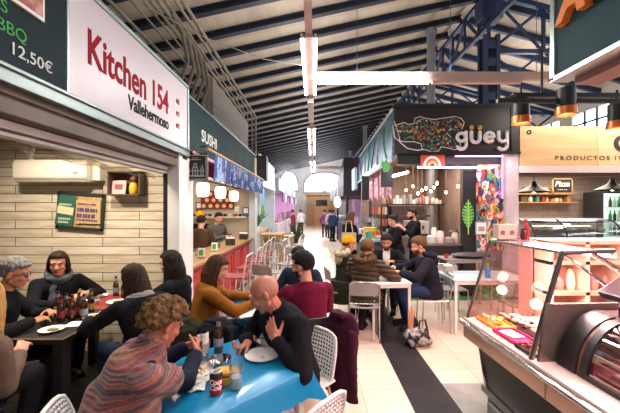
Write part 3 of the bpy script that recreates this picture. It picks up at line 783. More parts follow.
# lattice girder under the ridge, with its columns
def lattice(name, a, b, depth, n, r, m):
    a, b = V(a), V(b); g = MB(); dz = V((0, 0, -depth))
    d = (b-a)/n
    u = (b-a).normalized(); w = u.cross(V((0, 0, 1)))
    def bar(p, q2, t):
        e = q2-p; L = e.length; ee = e.normalized(); up = w; vv = ee.cross(up)
        g.box((p+q2)/2, (t, L, t), Matrix((up, ee, vv)).transposed())
    bar(a, b, r*1.6); bar(a+dz, b+dz, r*1.6)
    for i in range(n+1):
        bar(a+d*i, a+d*i+dz, r)
        if i < n: bar(a+d*i+(dz if i % 2 else V((0, 0, 0))), a+d*(i+1)+(V((0, 0, 0)) if i % 2 else dz), r)
    return struct(g.build(name, m, smooth=0))
zr = roofz(4.34)-.25
lattice('ceiling_girder', (4.34, 3.0, zr), (4.34, 35.5, zr), .85, 40, .06, NAVY)
for yy in (8.2, 13.6, 19.0, 24.4):
    x1, x2 = 4.34, 9.9
    g = MB()
    for (xa, xb) in ((4.34, 5.7), (5.7, 7.1), (7.1, 8.5), (8.5, 9.9)):
        za, zb = roofz(xa)-.3, roofz(xb)-.3; zl = 5.6-.0
        def bar(p, q2, t=.07):
            p, q2 = V(p), V(q2); e = (q2-p).normalized(); up = V((0, 1, 0)); g.box((p+q2)/2, (t, (q2-p).length, t), Matrix((up, e, e.cross(up))).transposed())
        bar((xa, yy, za), (xb, yy, zb), .12); bar((xa, yy, zl), (xb, yy, zl), .10)
        if za-zl > .15: bar((xa, yy, zl), (xa, yy, za))
        if zb-zl > .05: bar((xa, yy, zl), (xb, yy, zb)); bar((xb, yy, zl), (xa, yy, za), .05)
        bar((xa, yy, zl), ((xa+xb)/2, yy, zl-.55), .05)
        if xb < 9: bar((xb, yy, zl), ((xa+xb)/2, yy, zl-.55), .05)
        bar(((xa+xb)/2, yy, zl-.55), ((xa+xb)/2+1.4 if xb < 9 else xb, yy, zl-.55 if xb < 9 else zl), .06)
    struct(g.build('ceiling_truss', NAVY, smooth=0))
for yy in (8.2, 19.0, 29.8):
    g = MB(); x = 4.34
    for sx in (-.15, .15):
        for sy in (-.13, .13): g.box((x+sx, yy+sy, 2.98), (.09, .09, 5.96))
    for i in range(14):
        z = .25+i*.42
        for sy in (-.15, .15): g.box((x, yy+sy, z), (.36, .02, .20))
    g.box((x, yy, 2.98), (.30, .03, 5.96)); g.box((x, yy, 6.6), (.5, .4, .5))
    struct(g.build('column', NAVY, smooth=0))
for xx, yy in ((3.44, 9.7), (3.23, 20.9), (3.3, 30)):
    g = MB(); zt = roofz(xx)-.2
    g.cyl((xx, yy, 0), (xx, yy, zt), .12, n=18); g.cyl((xx, yy, zt-.12), (xx, yy, zt), .17, n=18)
    struct(g.build('column_pipe', mat('grey_pipe', '#7b7c7e', .5), smooth=40))
# walls
HALLW = brick_mat('hall_wall', '#a39c94', '#989189', '#857e76', .9, .45, .008, .8, 'YZ', .5, .1)
struct(MB().span((-4.8, 3.9, 0), (-4.6, 36, roofz(-4.6))).build('wall_left', HALLW, smooth=0))
g = MB()      # wall with the row of high windows
g.span((10, -3, 0), (10.2, 36, 4.45)); g.span((10, -3, 5.3), (10.2, 36, roofz(10)+.05))
for i in range(14): g.span((10, -1.2+i*2.8, 4.45), (10.2, -.55+i*2.8, 5.3))
struct(g.build('wall_right', mat('hall_wall_plain', '#a59e96', .8), smooth=0))
DAY = emis('daylight_pane', '#eaf2ff', 6.0)
for i in range(13):
    y0, y1 = -.55+i*2.8, 1.6+i*2.8
    struct(MB().span((10.12, y0, 4.45), (10.16, y1, 5.3)).build('window_%d_pane' % (i+1), DAY, smooth=0))
    g = MB()
    for j in range(1, 4): yy = y0+(y1-y0)*j/4; g.span((10.03, yy-.03, 4.45), (10.09, yy+.03, 5.3))
    g.span((10.03, y0, 4.85), (10.09, y1, 4.91))
    struct(g.build('window_%d_frame' % (i+1), BLACKM, smooth=0))
# far wall with fan windows over the entrance
YF = 36.0
FARW = mat('far_wall', '#c3c6cb', .8, col2='#b5b8be', nscale=2)
def arch(cx, w, z0, h, n=18): return [(cx-w/2, z0)]+[(cx-w/2*math.cos(PI*i/n), z0+h*math.sin(PI*i/n)**.55) for i in range(1, n)]+[(cx+w/2, z0)]
wins = [(-2.75, 2.0, 3.6, 2.1), (1.15, 4.6, 3.4, 2.2)]
g = MB(); g.span((-4.6, YF, 0), (10.2, YF+.2, 7.4)); struct(g.build('wall_far', FARW, smooth=0))
for i, (cx, w, z0, h) in enumerate(wins):
    g = MB(); g.prism(arch(cx, w, z0, h), (0, YF-.06, 0), (1, 0, 0), (0, 0, 1), (0, .03, 0)); struct(g.build('window_%d_pane' % (20+i), emis('entrance_daylight', '#f4f7ff', 2.2), smooth=0))
    g = MB()
    pts = [(x, YF-.10, z) for x, z in arch(cx, w, z0, h)]; g.tube(pts+[pts[0]], .07, 6)
    for a in range(1, 6): t = PI*a/6; g.tube([(cx, YF-.1, z0), (cx-w/2*math.cos(t), YF-.1, z0+h*math.sin(t)**.55)], .035, 6)
    g.tube([(cx-w*.27*math.cos(PI*k/12), YF-.1, z0+h*.5*math.sin(PI*k/12)) for k in range(13)], .03, 6)
    struct(g.build('window_%d_frame' % (20+i), mat('window_bars', '#8d9298', .5), smooth=0))
# timber entrance lobby at the far end
WOODL = mat('lobby_wood', '#a98461', .55, col2='#8f6b4a', nscale=2, stretch=(6, 1, .6))
g = MB(); g.span((-.75, 32, 0), (2.0, 34.4, 2.95)); g.span((-.85, 31.9, 2.95), (2.1, 34.4, 3.15))
struct(g.build('wall_lobby', WOODL, smooth=0))
struct(MB().span((.05, 31.93, 0), (1.25, 31.99, 2.25)).span((.62, 31.9, 0), (.68, 31.95, 2.25)).build('door_1', mat('lobby_door', '#b98f68', .5), smooth=0))
struct(MB().span((.2, 31.88, 1.95), (1.25, 31.94, 2.5)).build('door_1_glass', mat('lobby_glass', '#1d1d22', .15), smooth=0))

# ------------------------------------------------------------------ camera
cam = bpy.data.cameras.new('camera'); co = bpy.data.objects.new('camera', cam); COL.objects.link(co)
cam.sensor_width = 36.0; cam.lens = 36.0*FPX/620; co.location = (0, 0, CAMH); co.rotation_euler = (PI/2, 0, 0)
cam.shift_x = -(HX-310)/620; cam.shift_y = (HY-206.5)/620; cam.clip_start = .05; cam.clip_end = 200
sc.camera = co
# ------------------------------------------------------------------ the two food stalls along the corridor, with their signs
XA = -1.5
PLANK = brick_mat('whitewashed_plank', '#dccfb8', '#cdbea3', '#4f4030', 1.05, .105, .0045, .65, 'XZ', .42, .5, ('#8d7653', 3.0, (.6, 1, 6), .6), .3)
KW = mat('stall_plaster', '#b7a893', .8)
struct(MB().span((-4.6, 3.97, 0), (-1.60, 4.05, 2.75)).build('wall_kitchen_back', PLANK, smooth=0))
struct(MB().span((-4.6, -1.5, 0), (-4.5, 3.97, 2.75)).build('wall_kitchen_side', brick_mat('whitewashed_plank_side', '#c9b99c', '#b8a684', '#5d4c38', 1.05, .105, .004, .65, 'YZ', .42, .5), smooth=0))
struct(MB().span((-4.6, -1.5, 2.70), (-1.78, 4.05, 2.78)).build('ceiling_kitchen', mat('kitchen_soffit', '#8c8274', .8), smooth=0))
# fascia: aluminium trim, roller shutter box, guide rails
BROWN = mat('shutter_brown', '#6a5a4d', .6, col2='#574a3f', nscale=4)
g = MB(); g.span((-1.78, -1.2, 2.18), (-1.50, 3.598, 2.31)); g.span((-1.66, -1.2, 2.27), (-1.48, 3.86, 2.312))
g.cyl((-1.73, -1.2, 2.19), (-1.73, 3.59, 2.19), .045)
struct(g.build('trim_shutter_box', BROWN, smooth=0, bevel=.006))
g = MB(); g.span((-1.68, -1.2, 2.13), (-1.59, 3.598, 2.175)); g.span((-1.66, -1.2, 2.095), (-1.60, 3.598, 2.115)); g.span((-1.68, -1.2, 2.095), (-1.66, 3.598, 2.175))
struct(g.build('trim_shutter_rail', WHITEP, smooth=0, bevel=.003))
g = MB(); g.span((-1.60, 3.60, 0), (-1.47, 3.70, 2.31)); g.span((-1.58, 3.72, 0), (-1.48, 3.92, 2.31)); 
struct(g.build('trim_door_post', WHITEP, smooth=0, bevel=.006))
struct(MB().span((-1.645, 3.60, 0), (-1.603, 3.66, 2.10)).build('trim_black_guide', BLACKM, smooth=0))
# clear vinyl curtain rolled part way down behind the rail
VIN = glass('clear_vinyl', '#f4f0e8', .05, .15)
vb = MB().sheet(lambda u, v: (-1.72+.012*math.sin(u*40)+.006*math.sin(v*9+u*17), .2+3.35*u, 2.085-.045*v+.012*math.sin(u*55)), 60, 6, .002).build('vinyl_curtain', VIN)
tag(vb, 'clear crinkled vinyl curtain under the white shutter rail of the kitchen stall', 'curtain')

# chalk menu board
GREY = mat('chalkboard_teal', '#2b383c', .8, col2='#232f33', nscale=2, spec=.1)
CH = mat('chalk_green', '#3f9a4a', .8); CHW = mat('chalk_white', '#d3d6d2', .8)
t = thing('menu_board', 'teal grey chalk menu board with green and white chalk prices beside the white sign', 'menu board', (-1.47, 0, 0))
MB().span((-.03, -.6, 2.39), (.02, 1.935, 3.12)).build('board', GREY, t, smooth=0, bevel=.004)
Y1, Z1 = V((0, 1, 0)), V((0, 0, 1))
lettering('chalk_line', 'ILLAS', .085, CH, (.023, 1.36, 2.635), Y1, Z1, t, extrude=.001)
lettering('chalk_line', 'ON BBQ', .085, CH, (.023, 1.34, 2.545), Y1, Z1, t, extrude=.001)
lettering('chalk_line', 'patatas', .06, CH, (.023, 1.33, 2.465), Y1, Z1, t, extrude=.001)
lettering('chalk_price', '12,50\u20ac', .085, CHW, (.023, 1.585, 2.46), Y1, Z1, t, extrude=.001, fit=.24)
p = MB().span((.02, 1.50, 2.71), (.034, 1.76, 3.0)).build('food_photo', mat('photo_border', '#d9d5d0', .4), t, smooth=0)
MB().span((.034, 1.515, 2.73), (.038, 1.745, 2.985)).build('print', ramp_mat('food_print', [(0, '#5b1512'), (.35, '#8d2a1c'), (.6, '#c9a48a'), (.8, '#3b1a14')], 'noise', 14, .4, const=False), p, smooth=0)

# white name sign
t = thing('shop_sign', 'white name sign with red and black lettering and aluminium frame above the kitchen stall', 'sign', (-1.47, 0, 0))
SGN = mat('sign_white', '#c6bec3', .35, spec=.15)
MB().span((-.06, 1.95, 2.39), (.02, 3.77, 3.09)).build('panel', SGN, t, smooth=0, bevel=.003)
RED = mat('sign_red', '#8c0f20', .7, spec=.08); INK = mat('sign_ink', '#1d1c22', .7, spec=.08)
lettering('lettering', 'Kitchen 154', .315, RED, (.021, 2.115, 2.655), Y1, Z1, t, fit=1.17, offset=.007, extrude=.002)
lettering('lettering', 'Vallehermoso', .155, INK, (.021, 2.57, 2.50), Y1, Z1, t, fit=.72, offset=.004, extrude=.002)
for z in (2.85, 2.72, 2.59): lettering('phone_mark', 'tel', .075, RED, (.021, 3.47, z-.02), Y1, Z1, t, offset=.004, extrude=.002)
g = MB(); g.span((-.07, 3.77, 2.36), (.035, 3.80, 3.12)); g.span((-.07, 1.94, 3.09), (.035, 3.80, 3.12)); g.span((.0, 1.936, 2.39), (.024, 1.952, 3.09))
g.build('frame', mat('sign_frame', '#9fb0ac', .35, .7), t, smooth=0, bevel=.003)
tr_ = struct(MB().span((-1.56, -1.2, 2.31), (-1.44, 3.83, 2.385)).span((-1.47, -1.2, 2.375), (-1.425, 3.83, 2.395)).build('trim_sign_ledge', mat('ledge_alu', '#7d8884', .4, .5), smooth=0, bevel=.004))

# square hanging sign of the market with a building outline
t = thing('hanging_sign', 'square black hanging sign with a white outline of a market building', 'sign', (-1.42, 3.96, 2.05))
MB().span((-.15, 0, 0), (.14, .035, .315)).build('panel', mat('sign_black', '#141416', .4), t, smooth=0, bevel=.003)
g = MB(); W = mat('sign_line', '#b7b7b9', .5)
def ln(a, b, r=.0065): g.box(((a[0]+b[0])/2, -.003, (a[1]+b[1])/2), (abs(b[0]-a[0])+r, .004, abs(b[1]-a[1])+r))
ln((-.135, .015), (.125, .015)); ln((-.135, .30), (.125, .30)); ln((-.135, .015), (-.135, .30)); ln((.125, .015), (.125, .30))
ln((-.11, .05), (.10, .05)); ln((-.11, .06), (.10, .06))
for x in (-.10, -.075, -.035, -.005, .025, .065, .09): ln((x, .06), (x, .15))
ln((-.10, .15), (-.075, .15)); ln((.065, .15), (.09, .15)); ln((-.11, .115), (.10, .115)); ln((-.035, .16), (.025, .16)); ln((-.02, .16), (-.02, .20)); ln((.01, .16), (.01, .20)); ln((-.02, .20), (.01, .20))
for x in (-.088, .078): ln((x, .15), (x, .185))
ln((-.07, .25), (.06, .25), .007); ln((-.04, .27), (.03, .27), .005)
g.build('building_outline', W, t, smooth=0)
MB().box((-.16, .02, .26), (.05, .03, .03)).cyl((-.15, .018, .33), (.14, .018, .33), .006).build('bracket', BLACKM, t)

# air conditioner on the plank wall
t = thing('air_conditioner', 'white split air conditioner mounted high on the plank wall', 'air conditioner', (-3.02, 3.965, 2.02))
ACW = mat('ac_plastic', '#d8cdbb', .35)
g = MB(); prof = [(0, 0), (-.16, .0), (-.20, .05), (-.205, .20), (-.18, .255), (0, .26)]
g.prism(prof, (-.42, 0, 0), (0, 1, 0), (0, 0, 1), (.84, 0, 0)); g.build('casing', ACW, t, smooth=30, bevel=.008)
MB().span((-.40, -.172, .006), (.40, -.10, .016)).span((-.38, -.185, .03), (.38, -.183, .035)).build('louvre', mat('ac_louvre', '#a89d8c', .5), t, smooth=0)
MB().box((.30, -.206, .10), (.05, .006, .014)).build('display', mat('ac_display', '#8e8a80', .3), t, smooth=0)
MB().tube([(-.33, -.05, .26), (-.33, -.03, .36), (-.33, -.03, .62)], .025).build('pipe', ACW, t)
MB().span((.425, -.12, .02), (.52, 0, .23)).build('side_box', ACW, t, smooth=0, bevel=.008)

# slightly tilted picture with two cards
t = thing('picture_frame', 'tilted dark framed picture with a green card and a lettered wooden board', 'picture', (-2.79, 3.95, 1.68))
R = rot(y=4)
g = MB()
for c, d in (((0, -.0, .205), (.56, .03, .035)), ((0, 0, -.205), (.56, .03, .035)), ((-.265, 0, 0), (.035, .03, .44)), ((.265, 0, 0), (.035, .03, .44))): g.box(R @ V(c), d, R)
g.build('frame', mat('frame_green_black', '#20281f', .5), t, smooth=0, bevel=.003)
MB().box((0, .005, 0), (.50, .012, .40), R).build('backing', mat('kraft', '#b39468', .8, col2='#8e7048', nscale=10), t, smooth=0)
gc = MB().box(R @ V((-.17, -.01, -.0)), (.21, .012, .36), R @ rot(y=6)).build('green_card', mat('green_card', '#27594a', .6), t, smooth=0)
MB().box(R @ V((-.17, -.02, .0)), (.19, .008, .09), R @ rot(y=6)).build('card_band', mat('card_cream', '#cdbf98', .7), gc, smooth=0)
UR = R @ V((1, 0, 0)); VR = R @ V((0, 0, 1))
for dz, n in ((.07, 6), (-.10, 6), (-.14, 5)):
    g = MB()
    for i in range(n): g.box(R @ V((-.24+i*.025, -.02, dz)), (.016, .005, .022), R)
    g.build('card_print', mat('card_cream2', '#b9c6a4', .7), gc, smooth=0)
wb = MB().box(R @ V((.10, -.012, .0)), (.29, .014, .28), R @ rot(y=-3)).build('wooden_board', mat('card_wood', '#c2a272', .7, col2='#a98655', nscale=8, stretch=(1, 1, 6)), t, smooth=0)
g = MB()
rr = random.Random(3)
for row, z in enumerate((.09, .02, -.05, -.10)):
    x = -.0
    while x < .22:
        w = .012+.02*rr.random(); g.box(R @ V((-.02+x, -.021, z)), (w, .004, (.045 if row in (1, 2) else .018)), R); x += w+.008
g.build('board_print', mat('board_violet', '#4a3b63', .7), wb, smooth=0)
# small box shelf with a card and a yellow toy
t = thing('box_shelf', 'small wooden box shelf fixed on the plank wall', 'shelf', (-2.215, 3.97, 1.865))
g = MB(); g.span((-.19, -.14, 0), (.19, 0, .015)); g.span((-.19, -.14, .27), (.19, 0, .285)); g.span((-.19, -.14, 0), (-.175, 0, .285)); g.span((.175, -.14, 0), (.19, 0, .285)); g.span((-.19, -.01, 0), (.19, 0, .285))
g.build('shelf_box', mat('shelf_brown', '#5a4632', .6), t, smooth=0, bevel=.002)
tag(MB().box((0, 0, .08), (.16, .02, .16), rot(x=-8)).box((.0, -.012, .085), (.09, .006, .06), rot(x=-8), 1).build('postcard', [mat('card_pink', '#d9a9a6', .6), mat('card_rust', '#8a4636', .6)], None, (-2.30, 3.90, 1.885), smooth=0), 'pink postcard standing in the small box shelf', 'postcard')
t = thing('toy_figure', 'small yellow toy with a dark face standing in the box shelf', 'toy', (-2.13, 3.90, 1.88))
MB().lathe([(.03, 0), (.045, .02), (.05, .08), (.035, .13), (.03, .14)]).build('torso', mat('toy_yellow', '#d9a726', .5), t)
MB().ell((0, 0, .175), (.045, .04, .05)).build('head', mat('toy_dark', '#5a2f1c', .5), t)
# window lights: bundle of conduits and a ribbed duct above the stalls
PIPE = mat('conduit', '#8d8478', .5, .3, col2='#77705f', nscale=6)
for i, (x, z) in enumerate(((-2.12, 4.30), (-2.06, 4.34), (-1.98, 4.36), (-1.90, 4.38), (-1.80, 4.42), (-1.72, 4.44), (-2.2, 4.22), (-2.3, 4.05), (-2.5, 3.9))):
    e = 9+.15*i
    tag(MB().tube([(x, -1, z+.05), (x, 3, z), (x, e, z-.03), (x-.05, e+.25, z-.2), (x-.05, e+.3, z-1.2)], .016+.006*(i % 3), 8).build('conduit_pipe', PIPE), 'grey conduit pipe running in a bundle under the roof above the stalls', 'pipe', 'conduit bundle above the stalls')
g = MB()
for i in range(18): g.cyl((-1.86, 6.0, 3.08+i*.058), (-1.86, 9.2, 3.08+i*.058), .026, n=8)
g.span((-1.98, 6.0, 3.05), (-1.88, 9.2, 4.12)); 
tag(g.build('duct_panel', mat('duct_grey', '#8f8a80', .5, .3)), 'ribbed grey metal duct casing above the dark teal sushi sign', 'duct')
g = MB()
for k in range(5): g.tube([(-1.85+.0*k, 4.3+.22*k, 4.25), (-1.75, 4.4+.22*k, 4.05), (-1.7, 4.45+.22*k, 3.7), (-1.85, 4.5+.22*k, 3.35), (-1.95, 4.5+.22*k, 3.0)], .028, 8)
struct(g.build('trim_cable_loops', mat('loop_grey', '#6e665b', .6)))
struct(MB().span((-1.96, 3.9, 2.2), (-1.6, 8.6, 3.06)).build('trim_sign_backing', DARK, smooth=0))
tag(MB().tube([V((-1.9, 3.6, 3.95)), V((-1.2, 3.7, 3.62)), V((-.6, 3.85, 3.46)), V((-.1, 4.0, 3.44))], .006, 6).build('sagging_cable', mat('cable_white', '#bdb8b0', .6)), 'thin pale cable sagging from the conduits to the ceiling lamp rail', 'cable')

# ---------------- sushi bar
TEAL = mat('teal_board', '#223638', .75, col2='#1c2d2f', nscale=2, spec=.15)
t = thing('sushi_sign', 'long dark teal board with pale SUSHI lettering above the blue curtain', 'sign', (-1.52, 0, 0))
MB().span((-.06, 3.92, 2.42), (.0, 8.55, 3.06)).build('board', TEAL, t, smooth=0, bevel=.004)
lettering('lettering', 'SUSHI', .22, mat('sushi_letter', '#c9ccc6', .7, spec=.1), (.002, 4.45, 2.63), Y1, Z1, t, fit=.70, offset=.004, extrude=.003)
g = MB(); g.span((-.07, 3.9, 3.06), (.015, 8.57, 3.09)); g.build('edge_strip', mat('edge_teal', '#7d8f8c', .4, .5), t, smooth=0)
for k in range(3): MB().span((-.0, 5.5+k*.9, 2.42), (.004, 5.515+k*.9, 3.06)).build('seam', DARK, t, smooth=0)
REDP = mat('red_lacquer', '#b3231f', .35, col2='#9c1c1a', nscale=4)
struct(MB().span((-1.60, 4.0, 2.15), (-1.47, 8.5, 2.42)).build('trim_red_fascia', REDP, smooth=0, bevel=.004))
struct(MB().span((-3.5, 8.35, 0), (-1.48, 8.5, 3.0)).build('wall_sushi_end', KW, smooth=0))
struct(MB().span((-3.6, 4.05, 0), (-3.5, 8.5, 3.0)).build('wall_sushi_back', mat('sushi_plaster', '#cbbca2', .8), smooth=0))
struct(MB().span((-3.6, 4.05, 2.62), (-1.6, 8.5, 2.70)).build('ceiling_sushi', mat('sushi_soffit', '#cfc4b0', .8), smooth=0))
struct(MB().span((-3.6, 4.06, 0), (-1.66, 4.10, 2.75)).build('wall_sushi_side', KW, smooth=0))
struct(MB().span((-1.66, 3.93, 0), (-1.50, 4.10, 2.3)).build('trim_sushi_post', WHITEP, smooth=0, bevel=.006))
struct(MB().span((-1.62, 8.2, 0), (-1.46, 8.5, 2.3)).build('trim_sushi_end_post', mat('grey_post', '#b2b6b8', .5), smooth=0, bevel=.006))
# bamboo pole and the blue curtain panels
t = thing('curtain_pole', 'bamboo pole holding the blue split curtain above the sushi bar', 'pole', (-1.33, 0, 2.46))
g = MB(); pts, rs = [], []
for i in range(40):
    y = 4.1+4.8*i/39; pts.append((0, y, 0)); rs.append(.019+(.004 if i % 5 == 0 else 0))
g.tube(pts, rs, 10).build('pole', mat('bamboo', '#b99a62', .5, col2='#96773f', nscale=8), t)
for y in (4.25, 6.4, 8.6): MB().tube([(0, y, .0), (-.06, y, .05), (-.14, y, .05)], .008, 6).build('hook', BLACKM, t)
INDIGO = ramp_mat('indigo_print', [(0, '#2c4276'), (.52, '#2c4276'), (.56, '#9fb0cc'), (.66, '#3b5690'), (.8, '#263a68')], 'noise', 5.5, .8, (1, 1, 1), False, distort=.5)
for k in range(9):
    y0 = 4.42+k*.475
    def fn(u, v, y0=y0, k=k): return (-.0+.018*math.sin(u*9+k)*(.3+v)-.02*v, y0+.455*u, -.02-.35*v)
    tag(MB().sheet(fn, 10, 6, .004).build('noren_curtain', INDIGO, None, (-1.33, 0, 2.46)), 'blue and white printed split curtain panel hanging from the bamboo pole', 'curtain', 'blue curtain panels of the sushi bar')
# counter
WOODC = mat('counter_wood', '#b98f58', .3, col2='#a17844', nscale=3, stretch=(1, .25, 1), coat=.3)
t = thing('bar_counter', 'long sushi bar counter with pale wooden top and red front', 'counter', (-1.72, 6.2, 0))
MB().span((-.26, -2.12, .96), (.22, 2.0, 1.0)).build('counter_top', WOODC, t, smooth=0, bevel=.006)
fr = MB().span((-.20, -2.08, 0), (.10, 1.96, .96)).build('front_panel', REDP, t, smooth=0)
for k in range(5):
    y = -1.95+k*.80
    g = MB()
    for (a, b) in (((y, .15), (y+.66, .19)), ((y, .80), (y+.66, .84)), ((y, .15), (y+.04, .84)), ((y+.62, .15), (y+.66, .84))): g.span((.10, a[0], a[1]), (.115, b[0], b[1]))
    g.build('panel_moulding', mat('red_moulding', '#c2352b', .35), fr, smooth=0)
# menu stands, napkin boxes and glasses on the counter
PAPERW = mat('paper_white', '#e4e0d8', .7); GREENP = mat('print_green', '#4f9a3c', .6)
for i, (y, x) in enumerate(((4.75, -1.62), (5.5, -1.66))):
    t = thing('menu_stand', ['white menu stand with a green print on the near end of the wooden bar', 'second white menu stand with a green print on the wooden bar'][i], 'menu stand', (x, y, 1.0))
    MB().box((0, 0, .075), (.10, .012, .14), rot(x=-8)).build('card', PAPERW, t, smooth=0); MB().box((0, 0, .005), (.11, .06, .01)).build('base', BLACKM, t, smooth=0); MB().box((0, -.012, .08), (.06, .004, .08), rot(x=-8)).build('print', GREENP, t, smooth=0)
t = thing('napkin_box', 'black napkin box with chrome frame at the near end of the bar', 'napkin box', (-1.80, 4.55, 1.0))
MB().span((-.09, -.05, 0), (.09, .05, .13)).build('box', mat('napkin_black', '#2b2927', .4), t, smooth=0, bevel=.005); MB().span((-.08, -.04, .13), (.08, .04, .155)).build('napkins', PAPERW, t, smooth=0)
dup(t, (-1.62, 6.4, 1.0), .2, 'black napkin box with chrome frame in the middle of the bar')
dup(t, (-1.62, 7.6, 1.0), -.2, 'black napkin box with chrome frame at the far end of the bar')
for i, y in enumerate((4.9, 5.9, 6.1, 6.9, 7.2)):
    tag(MB().lathe([(.001, .004), (.026, 0), (.030, .10), (.034, .12), (.031, .12), (.027, .01), (.001, .008)], n=14).build('water_glass', glass('drinking_glass', '#f2f6f6', .12), None, (-1.75+.05*(i % 2), y, 1.001)), 'clear water glass standing on the wooden sushi bar', 'glass', 'glasses on the sushi bar')
t = thing('soy_bottle', 'dark soy sauce bottle with red cap on the wooden sushi bar', 'bottle', (-1.70, 6.65, 1.0))
MB().lathe([(.001, 0), (.03, 0), (.032, .09), (.016, .13), (.012, .15)]).build('bottle', mat('soy_dark', '#1c100c', .15), t); MB().cyl((0, 0, .15), (0, 0, .175), .015).build('cap', REDP, t)
# paper lanterns
LAN = emis('lantern_paper', '#fff3dc', 5.0)
for i, (y, z) in enumerate(((5.05, 2.0), (6.0, 2.0), (7.0, 1.97))):
    t = thing('paper_lantern', ['white glowing paper lantern nearest the hanging square sign', 'white glowing paper lantern in the middle of the three over the bar', 'white glowing paper lantern farthest along the sushi bar'][i], 'lamp', (-1.70, y, z))
    MB().lathe([(.02, -.11), (.075, -.10), (.095, -.04), (.097, .04), (.085, .095), (.02, .115)], n=18).build('shade', LAN, t); MB().cyl((0, 0, .11), (0, 0, .62), .005).build('cord', BLACKM, t)
    MB().cyl((0, 0, .10), (0, 0, .13), .03).build('cap', BLACKM, t)
# back of the sushi bar: red fan pattern hanging, shelf with crockery, cupboards
t = thing('patterned_curtain', 'red curtain with pale round flowers on the end wall of the sushi bar', 'curtain', (-2.43, 8.30, 1.70))
MB().sheet(lambda u, v: (-.42+.84*u, .012*math.sin(u*30), .45*(1-v)), 40, 6, .004).build('cloth', mat('curtain_red', '#7e2418', .8), t)
for i in range(5):
    for j in range(3): MB().cyl((-.34+.17*i+(.08 if j % 2 else 0), -.022, .07+.15*j), (-.34+.17*i+(.08 if j % 2 else 0), -.012, .07+.15*j), .05, n=12).build('flower', mat('curtain_cream', '#d8b490', .8), t)
t = thing('back_shelf', 'white shelf unit on the end wall behind the sushi cooks', 'shelf', (-2.6, 8.2, .0))
MB().span((-.7, -.3, 0), (.5, .1, 1.1)).build('cupboard', mat('sushi_cupboard', '#c5beb2', .4), t, smooth=0, bevel=.004)
MB().span((-.7, -.12, 1.48), (.9, .09, 1.51)).build('shelf_board', mat('shelf_white', '#cfc7ba', .5), t, smooth=0)
rr = random.Random(5)
BOWL = [mat('bowl_white', '#dcd6cc', .3), mat('bowl_red', '#8e2b20', .3), mat('bowl_black', '#232021', .3)]
for k in range(12):
    x = -3.2+k*.125
    tag(MB().lathe([(.001, .005), (.025, 0), (.05, .05), (.052, .06), (.046, .055), (.02, .012), (.001, .012)], n=12).build('rice_bowl', BOWL[k % 3], None, (x, 8.17, 1.511)), 'small bowl on the white shelf behind the sushi cooks', 'bowl', 'bowls on the sushi shelf')
t = thing('upright_fridge', 'tall white fridge standing inside the sushi bar by its near wall', 'fridge', (-3.05, 4.6, 0))
MB().span((-.35, -.35, .0), (.35, .35, 1.9)).build('cabinet', mat('fridge_white', '#d8d4cc', .3), t, smooth=0, bevel=.01); MB().cyl((.37, .2, .9), (.37, .2, 1.4), .012).build('handle', ALU, t)
t = thing('cooking_pot', 'steel stock pot on the cupboard behind the sushi cooks', 'pot', (-2.35, 8.05, 1.1))
MB().lathe([(.13, 0), (.14, .02), (.14, .2), (.145, .205), (.13, .205), (.13, .02)], n=20).build('pot', STEEL, t); MB().tube([(.14, 0, .16), (.18, 0, .16), (.18, 0, .12), (.14, 0, .12)], .008, 6).build('handle', STEEL, t)
for i, (x, z, c) in enumerate(((-1.72, 1.62, '#3a5570'), (-1.95, 1.66, '#c9b18a'), (-2.9, 1.75, '#6c4a38'))):
    tag(MB().box((0, 0, .0), (.16, .02, .24)).box((0, -.012, .03), (.11, .006, .12), None, 1).build('wall_poster', [mat('poster_%d' % i, c, .6), PAPERW], None, (x, 8.335, z), smooth=0), ['blue', 'straw coloured', 'brown'][i]+' small poster on the end wall of the sushi bar', 'poster')

# ---------------- further stalls of the same row, seen edge on
t = thing('loudspeaker', 'black box loudspeaker mounted at the end of the sushi sign', 'loudspeaker', (-1.42, 8.9, 2.45))
MB().span((-.16, -.16, 0), (.16, .16, .66)).build('cabinet', mat('speaker_black', '#151517', .6), t, smooth=0, bevel=.01); MB().cyl((0, -.162, .2), (0, -.168, .2), .11, n=20).cyl((0, -.162, .5), (0, -.168, .5), .06, n=20).build('speaker_cone', mat('cone_grey', '#2a2a2c', .7), t)
WSIGN = mat('pale_sign', '#cfd5d6', .4)
struct(MB().span((-1.62, 9.1, 2.35), (-1.48, 12.6, 2.52)).build('trim_stall_fascia', mat('fascia_grey', '#a8b2b5', .5), smooth=0))
t = thing('stall_sign', 'long white sign with blue shapes over the plant counter', 'sign', (-1.5, 9.2, 2.52))
MB().span((-.06, 0, 0), (0, 3.3, .72)).build('board', WSIGN, t, smooth=0, bevel=.004)
for k in range(4): MB().ell((.004, .45+k*.8, .36), (.008, .22, .2)).build('blue_shape', mat('sign_blue', '#4a78a0', .5), t)
struct(MB().span((-3.6, 8.5, 0), (-3.5, 14, 3)).build('wall_plant_stall', mat('stall_cool', '#b9bcbc', .8), smooth=0))
struct(MB().span((-3.6, 12.9, 0), (-1.55, 13.05, 3)).build('wall_plant_stall_end', mat('stall_cool2', '#aebdc4', .8), smooth=0))
t = thing('wooden_counter', 'light wooden counter with plants beyond the sushi bar', 'counter', (-1.85, 10.2, 0))
MB().span((-.3, -1.4, 1.0), (.32, 1.4, 1.05)).build('counter_top', WOODC, t, smooth=0, bevel=.006)
for sx in (-.22, .24):
    for sy in (-1.3, 1.3): MB().box((sx, sy, .5), (.07, .07, 1.0)).build('leg', WOODC, t, smooth=0)
t = thing('poster_panel', 'tall poster with blue sky and green field beyond the sushi bar', 'poster', (-1.56, 9.9, 1.35))
MB().span((-.02, -.35, 0), (.02, .35, 1.0)).build('frame', WHITEP, t, smooth=0)
